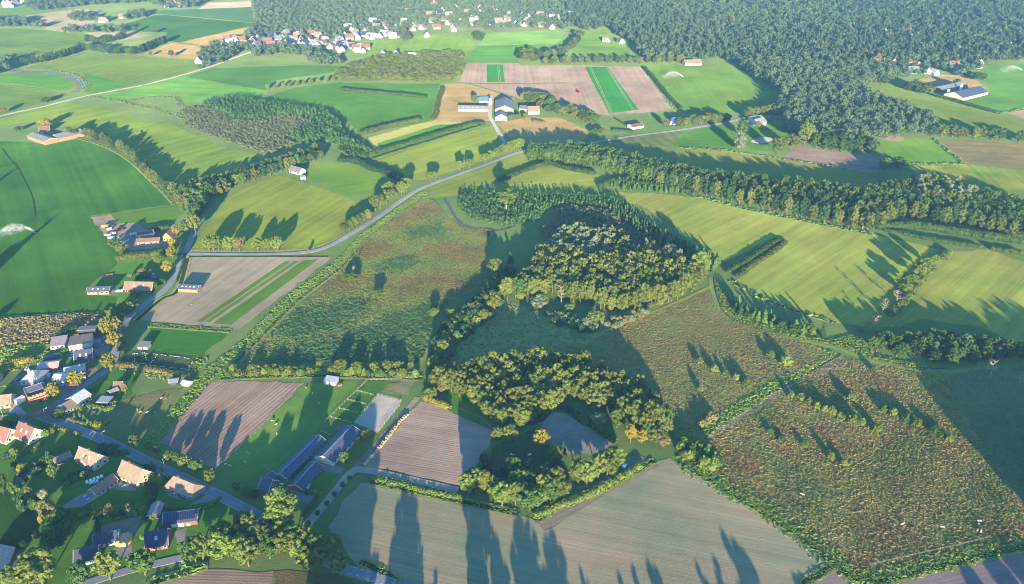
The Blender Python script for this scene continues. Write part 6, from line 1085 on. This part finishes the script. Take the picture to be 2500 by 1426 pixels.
grove('far_tree', 'oak|greenoak', '2:1810,985 1900,960 1950,960 1900,1000', 9, (7, 9), (4, 5), 'low tree at the road corner below the white farm', 'low trees at the road corner')
grove('far_tree', 'oak|greenoak', '2:2230,945 2320,930 2420,950 2498,945 3:0,930 100,910 330,895 330,880 100,890 2:2380,930', 11, (10, 14), (5, 7), 'round tree beside the country road near the polytunnel', 'round trees near the polytunnel')
for x, y, h, w_, k_, l_ in [(415, 1100, 150, 80, 'willow', 'tall pointed tree before the villa'), (430, 1000, 150, 90, 'woodgreen', 'tall dark tree behind the pointed one'), (700, 1130, 140, 120, 'oak', 'tall lit tree pair member at the villa lawn'), (790, 1100, 130, 110, 'oak', 'tall lit tree beside the villa lawn pair'), (890, 1060, 170, 140, 'limeoak', 'yellow green tall tree at the forest corner'), (640, 900, 50, 40, 'limeoak', 'small lit tree beside the villa'), (545, 950, 70, 50, 'oak', 'tree standing before the villa')]: T(ti, k_, '3', x, y, h, w_, l_)
grove('far_tree', 'oak|wood', '3:440,850 520,840 600,830 700,810 690,840 560,860 470,880', 9, (12, 15), (5, 7), 'round tree in the crescent behind the villa', 'crescent of trees behind the villa')
row('far_tree', 'woodgreen|wood', '3:1830,1000 1950,1000 2050,1010 2180,1015 2300,1025 2450,1040 2600,1055', 11, (14, 18), (6, 8), 'round dark tree in the row above the brown crop field', 'row of round trees above the brown crop field', jit=2)
grove('far_tree', 'alder|woodgreen', '3:960,1100 1000,1050 1150,1040 1300,1060 1400,1100 1380,1140 1250,1115 1100,1110', 9, (15, 20), (5, 7), 'tall dark tree at the tip of the forest strip', 'tall trees at the tip of the forest strip')
T(ti, 'woodgreen', '3', 1570, 1230, 90, 120, 'dark tree at the corner of the striped field'); T(ti, 'woodgreen', '3', 1480, 1250, 110, 100, 'dark tree beside the striped field corner')
grove('far_tree', 'woodgreen|wood', '3:1600,640 1700,630 1850,680 1840,700 1700,690', 9, (9, 12), (4.5, 6), 'reddish green tree in the hedge of the beige yard field', 'trees in the hedge of the beige yard field')
for x, y, h, w_, l_ in ((2000, 630, 60, 70, 'dark round tree behind the grey barn'), (2160, 590, 70, 110, 'broad tree at the corner of the irrigated field'), (1460, 615, 70, 100, 'broad rounded tree at the end of the forest strip meadow')): T(ti, 'woodgreen', '3', x, y, h, w_, l_)
hedge('3:1850,705 2000,745 2150,790 2300,830', 6, 4, 'green', 'hedge between the two irrigated fields'); hedge('2:2215,500 2300,600 2400,720 2480,800', 6, 3, 'green', 'hedge along the end of the pinkish ploughed field'); grove('far_tree', 'oak|greenoak', '3:0,925 60,905 150,900 330,885 330,900 150,918 20,940', 7, (10, 13), (4.5, 6), 'round tree in the close row beside the country road before the villa', 'close row of trees beside the country road')
grove('woodland_tree', 'wood|oak|woodgreen', '0:1490,965 1550,950 1615,1005 1650,1055 1600,1090 1540,1050', 6.5, (11, 15), (3.6, 4.8), 'olive tree at the field end of the lower wood', 'trees at the field end of the lower wood')
hedge('2:0,660 200,680 400,695 610,718', 7, 4, 'green', 'straight hedge in the bright green meadow'); hedge('2:740,650 710,740 690,830 670,880', 6, 4, 'olive', 'hedge beside the poultry barn stubble')
hedge('2:150,985 300,945 450,910 580,885', 8, 5, 'olive', 'thick hedge at the end of the bright green meadow'); hedge('2:230,1130 400,1080 600,1020 850,945 1030,905', 9, 4, 'green', 'long thick hedge beside the pale strip'); hedge('2:240,1170 420,1110 620,1050 860,975 1040,920', 4, 2, 'lime', 'low lime hedge below the long thick hedge')
hedge('2:0,1180 100,1190 250,1250 400,1300 460,1350', 9, 5, 'dark', 'dark thicket beside the country road corner'); hedge('2:1400,890 1480,905', 5, 3, 'rust', 'brown hedge patch in the farm stubble'); hedge('2:2000,870 2130,945', 2, 1.6, 'green', 'thin hedge beside the stable paddock')
hedge('2:1990,960 2140,975', 4, 3, 'green', 'hedge at the road below the stable'); hedge('4:840,1040 900,1090 870,1150', 3, 2.5, 'olive', 'hedge at the paddock end by the road'); hedge('4:880,1245 1100,1280 1300,1320 1380,1350', 5, 2, 'rust', 'brown rough bank below the paddock')
hedge('0:240,940 200,980 170,1010', 1, .5, 'green', 'low verge hedge') if 0 else None
# ================================================================ WOODS THAT READ AS ONE MASS
FARM = LEAF['far']
A = fill('0:1400,-60 1560,-60 1900,-60 2700,-60 2700,150 2500,150 2380,160 2250,150 2130,162 2080,150 1960,160 1870,150 1800,148 1650,150 1570,148 1545,110 1480,72 1420,78 1380,60', 8.8)
nA = rng.uniform(0, 1, len(A)); sA = np.sin(A[:, 0] * .006 + 1.3) * np.sin(A[:, 1] * .004) + rng.normal(0, .45, len(A)); A = A[(sA > -1.15)]; nA = nA[sA > -1.15]; sA = sA[sA > -1.15]; A_dark = A[(sA > -.35) & (nA < .93)]; A_pale = A[(sA <= -.35) & (nA < .93)]
mass('forest', 'dense blue green forest behind the fields', 'pine', clear_of_homes(A_dark), (11, 18), (2.8, 4.8), LEAF['far'])
mass('forest', 'paler broad crowned stands within the blue green forest', 'round', clear_of_homes(A_pale), (9, 19), (3.4, 6.5), LEAF['farlight'])
mass('forest', 'scattered tall broad crowned trees of the forest edge', 'round', clear_of_homes(A[::14] + 3), (16, 22), (6, 9), LEAF['far'])
mass('forest', 'few rusty crowned trees in the forest', 'round', clear_of_homes(A[4::90] + 2), (14, 19), (5, 8), LEAF['farrust'])
B_ = fill('0:1800,160 1870,158 1960,162 2130,166 2200,190 2150,205 2105,215 2110,238 2180,262 2260,290 2285,325 2220,335 2140,345 2040,362 1960,350 1915,320 1900,280 1900,240 1870,205 1830,185', 7.4)
nB = rng.uniform(0, 1, len(B_)); mass('forest', 'dense forest strip reaching down between the fields', 'near', B_[nB < .72], (11, 18), (3.2, 5.2), LEAF['far']); mass('forest', 'paler trees mixed into the forest strip between the fields', 'near', B_[nB > .72], (9, 20), (3.2, 6), LEAF['farlight'])
C_ = fill('0:610,-60 1400,-60 1420,60 1380,76 1300,70 1180,75 1050,62 960,84 860,88 760,70 690,85 640,60', 13)
C_ = clear_of_homes(np.concatenate([C_, fill('0:600,90 760,60 860,90 760,135 600,130', 15)]))
mass('village_woods', 'trees standing among the houses of the distant village', 'round', C_, (8, 14), (4, 6.5), LEAF['far'])
D_ = np.concatenate([fill(s, d) for s, d in (('1:-200,-60 500,-60 1850,-60 1850,0 1500,15 1450,60 1200,70 1080,20 700,40 500,60 250,90 150,40 -200,60', 16), ('1:-200,150 60,160 200,150 210,205 -200,210', 14), ('1:260,200 340,190 350,210 270,215', 14), ('1:500,130 600,110 720,130 730,170 540,160', 14), ('1:480,230 640,220 740,235 700,245 480,245', 14), ('1:880,140 1000,110 1090,100 1060,130 900,155', 14), ('1:700,240 900,215 960,235 760,260', 18), ('1:1850,20 1900,0 2300,20 2300,120 2000,190 1860,280 1760,330 1870,150', 15), ('1:1450,430 1560,340 1760,300 1780,370 1620,480 1500,500', 14), ('1:-100,470 80,450 90,530 -100,560', 14), ('1:1850,370 2050,360 2150,400 1860,425', 13), ('1:2100,330 2300,400 2498,440 2498,500 2300,480', 14), ('2:400,270 450,230 500,280 460,310', 14), ('1:2000,400 2100,330 2200,420', 16))])
D_ = clear_of_homes(D_)
mass('distant_woods', 'blue green trees and hedgerows along the far fields', 'round', D_, (10, 16), (4.5, 7.5), LEAF['far'])
E_ = fill('2:-60,560 60,500 280,430 400,420 540,430 600,400 890,410 890,500 850,590 700,610 300,600 0,600', 8.5)
mass('copse', 'olive brown copse at the end of the teal field', 'near', E_, (7, 11), (4, 6), LEAF['olive'])
mass('far_grove', 'trees round the hamlet behind the grey barns', 'round', fill('3:1400,440 1500,430 1700,440 1900,430 2150,440 2300,470 2200,500 2060,590 1980,520 1850,530 1700,560 1560,600 1480,560 1400,520', 17), (8, 13), (4, 6.5), LEAF['far'])
mass('far_grove', 'trees round the skylight barn at the forest edge', 'round', fill('3:280,450 400,430 480,470 560,540 700,560 760,520 760,440 860,430 880,520 760,600 640,640 540,580 440,520 370,470', 13), (10, 15), (4, 6.5), LEAF['far'])
# sapling wood and scrub west of the centre
mass('sapling_wood', 'dark green planted sapling wood in long rows', 'cone', fill('1:1480,765 1700,725 1900,755 2150,800 2380,830 2498,920 2:30,1000 120,1080 200,1130 1:2400,1040 2200,1040 2120,1010 2280,900 2300,850 2100,845 1900,872 1760,880 1650,850 1560,800', 4.4), (6, 9), (2, 3), LEAF['sapling'], H0=6, R0=1.6)
mass('scrub_thicket', 'grey scrub round the winding stream', 'bushy', fill('1:1310,825 1400,790 1560,805 1650,860 1760,890 1920,880 2100,850 2260,860 2200,930 2100,1010 2150,1060 2050,1100 1960,1130 1800,1090 1600,1020 1400,945 1320,905 1440,890', 4.6), (2.5, 4.5), (1.8, 3), LEAF['scrub'], H0=5, R0=2)
mass('sapling_wood', 'bushy saplings at the corner of the country road', 'bushy', fill('2:-20,1040 40,1000 130,1060 220,1120 180,1170 60,1180 -20,1130', 4.5), (4, 7), (2, 3), LEAF['green'], H0=5, R0=2)
# ================================================================ GRASS AND REEDS
REED = leaf_mat('reed', '8e8c4c', '5c7e46', .25, .035, .3); REEDB = leaf_mat('marsh_plants', '9e8452', '727a46', .35, .025, .3); GRASSY = leaf_mat('long_grass', '8e9c48', '708840', .3, .1, .3); BEIGEG = leaf_mat('dry_grass', 'a89468', '8a8458', .3, .1, .3); DARKG = leaf_mat('bank_grass', '76924a', '5c7640', .3, .15, .3); DAMP = leaf_mat('damp_grass', '668258', '72745a', .3, .1, .3)
tuft_obj('reeds', 'olive and green reeds filling the marsh beside the road', fill('0:1036,480 960,533 890,590 838,655 690,785 610,862 590,890 1025,890 1048,840 1058,775 1125,720 1180,690 1195,600 1200,560 1130,558 1092,528 1062,492', 1.25), .6, .85, REED, 3, .8, 'reeds')
RUSTM = leaf_mat('rust_plants', '8c6848', '7a6448', .3, .06, .3); GREENR = leaf_mat('green_reed', '5c7c48', '466a44', .3, .05, .3)
QW = fill('0:1036,482 960,535 890,592 840,657 692,787 612,864 595,888 1025,888 1046,840 1058,775 1125,720 1178,690 1193,600 1198,562 1130,560 1090,530 1060,494', 1.7)
fQ = np.sin(QW[:, 0] * .045 + 2.2 * np.sin(QW[:, 1] * .021 + .6)) * np.sin(QW[:, 1] * .06 + 1.7 * np.sin(QW[:, 0] * .033)) + rng.normal(0, .22, len(QW)) + np.clip((480 - QW[:, 1]) / 90, -.25, .9)
tuft_obj('reeds', 'dark green reeds in drifts through the marsh beside the road', QW[fQ > .42], 1.0, 1.1, GREENR, 4, .8, 'reeds'); tuft_obj('reeds', 'russet dry plants in drifts through the marsh beside the road', QW[fQ < -.62], .7, 1.0, RUSTM, 3, .8, 'reeds')
tuft_obj('marsh_plants', 'brown and olive plants of the marsh between ditch and wood', fill('0:1735,710 1640,748 1500,806 1395,862 1460,930 1560,990 1650,1068 1745,1010 1870,935 2030,866 1960,837 1850,803 1768,765', 1.35), .42, .8, REEDB, 3, .9, 'marsh plants')
tuft_obj('marsh_plants', 'rust brown plants of the wide cattle marsh', fill('0:2048,872 1955,925 1728,1075 1740,1140 1795,1200 1905,1290 2035,1375 2105,1405 2250,1380 2500,1325 2650,1290 2500,1225 2420,1120 2340,990 2300,905 2150,893', 1.4), .42, .8, REEDB, 3, .9, 'marsh plants')
OLIVEM = leaf_mat('olive_plants', '6c7c40', '5a6c3c', .3, .06, .3)
PR = fill('0:2048,872 1955,925 1728,1075 1740,1140 1795,1200 1905,1290 2035,1375 2105,1405 2250,1380 2500,1325 2500,1225 2420,1120 2340,990 2300,905 2150,893', 1.9); fR = np.sin(PR[:, 0] * .07 + 2 * np.sin(PR[:, 1] * .03)) * np.sin(PR[:, 1] * .05 + 1.5 * np.sin(PR[:, 0] * .04)) + rng.normal(0, .3, len(PR))
tuft_obj('marsh_plants', 'rust coloured patches of the wide cattle marsh', PR[fR > .55], .5, .9, RUSTM, 4, .9, 'marsh plants'); tuft_obj('marsh_plants', 'olive green patches of the wide cattle marsh', PR[fR < -.45], .5, .9, OLIVEM, 4, .9, 'marsh plants')
tuft_obj('rough_grass', 'dark long grass behind the cattle marsh', fill('0:2305,907 2500,882 2600,900 2600,1200 2505,1225 2425,1120 2345,990', 2.6), .45, 1.3, DAMP, 3, .9)
tuft_obj('rough_grass', 'long grass in the shaded glade', fill('0:1075,900 1095,850 1180,775 1240,738 1290,752 1385,792 1400,830 1480,805 1390,868 1300,915 1100,915', 3.0), .5, 1.3, DAMP, 3, .9)
tuft_obj('dry_grass', 'dry beige weeds on the rough land by the green field', fill('4:0,908 400,884 840,872 765,998 420,1055 0,1108', 1.2), 1.0, 1.2, BEIGEG, 4, .9)
tuft_obj('rough_grass', 'weeds on both sides of the straight canal', fill('0:1958,836 2045,866 1950,926 1722,1072 1650,1072 1700,1038 1748,1012 1870,940 2028,866', 1.3), .6, .9, GRASSY, 3, .9)
tuft_obj('rough_grass', 'weeds and long grass along the marsh track', fill('6:230,620 340,740 420,820 640,950 900,1040 1090,1060 1280,1020 1370,1150 1480,1190 1800,1255 2000,1272 1700,1262 1400,1200 1150,1112 700,1012 460,950 300,850', 1.2), .7, 1.0, GRASSY, 3, .9)
tuft_obj('bank_grass', 'rough grass on the banks of the far streams', np.concatenate([verge_pts(s, 9, .12) for s in ('1:640,705 900,735 1130,708 1290,715 1310,765 1400,790 1560,800', '1:880,745 1000,770 1130,800 1260,840 1370,870', '1:350,515 480,530 580,565 630,620 610,665')]), .8, 1.6, GRASSY, 3, .8)
tuft_obj('rough_grass', 'olive weeds on the rough land beside the workshop yard', fill('4:0,1118 365,1080 345,1180 200,1255 0,1335', 1.8), .8, 1.2, GRASSY, 4, .9)
vp = [verge_pts(s, 4.5, .9) for s in DL[:8] + DL[9:14]]
tuft_obj('bank_grass', 'long grass on the ditch banks between the fields', np.concatenate(vp), .55, .75, DARKG, 3, .8)
tuft_obj('bank_grass', 'coarse grass on the broad bank beside the reed marsh', np.concatenate([verge_pts(s, w_, .9) for s, w_ in (('0:1035,472 900,570 830,640 700,740 590,850 520,900', 9), ('0:520,900 490,940 440,1000 390,1060 370,1080', 9), ('0:540,912 660,908 800,908 1020,918', 7), ('9:30,540 300,700 750,980 1130,1270', 12), ('9:1150,1270 1330,1390 1700,1310 2400,1150', 10), ('4:1480,1200 1380,1300 1250,1330 900,1250', 8))]), .6, .85, GRASSY, 3, .9)
tuft_obj('bank_grass', 'grass on the ditches of the far meadows', np.concatenate([verge_pts(s, 5, .25) for s in DL[14:]]), 1.0, 1.6, DARKG, 3, .8)
# trees standing behind the camera whose shadows fall across the pale seeded field
def shadow_tree(tip, h, r, k_='oak'):
    g = G(*tip); Ls = h / math.tan(SUN_EL); xy = (g[0] + SUN_DIR[0] * Ls, g[1] + SUN_DIR[1] * Ls); plant('avenue_tree', k_, xy, h * 1.14, r * 1.15, 'tall tree of the row standing behind the viewer, seen by its shadow', 'tree', 'trees of the row behind the viewer', False)
for x, y, h, r, k_ in ((990, 1195, 21, 4.5, 'alder'), (1012, 1195, 20, 4, 'alder'), (1028, 1295, 16, 1.5, 'pole'), (1060, 1385, 14, 2, 'pole'), (1172, 1380, 14, 5, 'oak'), (1212, 1312, 19, 4.5, 'alder'), (1262, 1252, 22, 5, 'alder'), (1285, 1262, 21, 5, 'alder'), (1342, 1300, 21, 5, 'alder'), (1418, 1372, 18, 2.2, 'pole'), (1505, 1384, 17, 2, 'pole'), (1540, 1376, 17, 2.6, 'pole'), (1590, 1378, 18, 4, 'alder'), (1700, 1368, 17, 2, 'pole'), (1735, 1350, 19, 2.4, 'pole'), (1775, 1310, 21, 5, 'alder'), (1800, 1335, 20, 4.6, 'alder'), (1940, 1400, 16, 4, 'alder'), (905, 1010, 27, 6, 'oak'), (880, 1030, 27, 7, 'oak'), (845, 1090, 26, 7, 'oak'), (900, 1200, 22, 6, 'alder'), (850, 1180, 24, 7, 'oak'), (1150, 1015, 26, 6, 'alder'), (95, 560, 30, 4, 'alder'), (40, 600, 28, 7, 'oak'), (0, 640, 26, 8, 'oak'), (148, 517, 26, 1.6, 'pole'), (35, 735, 22, 5, 'alder'), (50, 405, 22, 1.6, 'pole'), (2400, 1345, 18, 6, 'oak'), (2450, 1330, 20, 7, 'oak'), (2490, 1320, 20, 7, 'oak'), (2350, 1385, 16, 5, 'oak')): shadow_tree((x, y), h, r, k_)
mass('shade_wood', 'wood standing beyond the marsh whose shadow covers the grass', 'near', fill('0:2540,1150 2640,1050 2800,1000 3050,1100 3000,1500 2760,1500 2600,1330', 8), (19, 24), (4, 6), LEAF['olive'])
# ================================================================ HAZE
b = N('haze_air'); pv = b.n('ShaderNodeVolumePrincipled'); pv.inputs['Color'].default_value = (.3, .6, 1.0, 1); pv.inputs['Density'].default_value = .000105; pv.inputs['Anisotropy'].default_value = 0.0; pv.inputs['Density Attribute'].default_value = ''
o_ = b.n('ShaderNodeOutputMaterial'); b.l(pv.outputs[0], o_.inputs['Volume'])
tag(MB().box(-9500, 9500, -3500, 16500, -1.0, CAM_H + 30).obj('haze', b.m), 'thin pale blue evening haze over the land', 'haze', None, 'stuff')
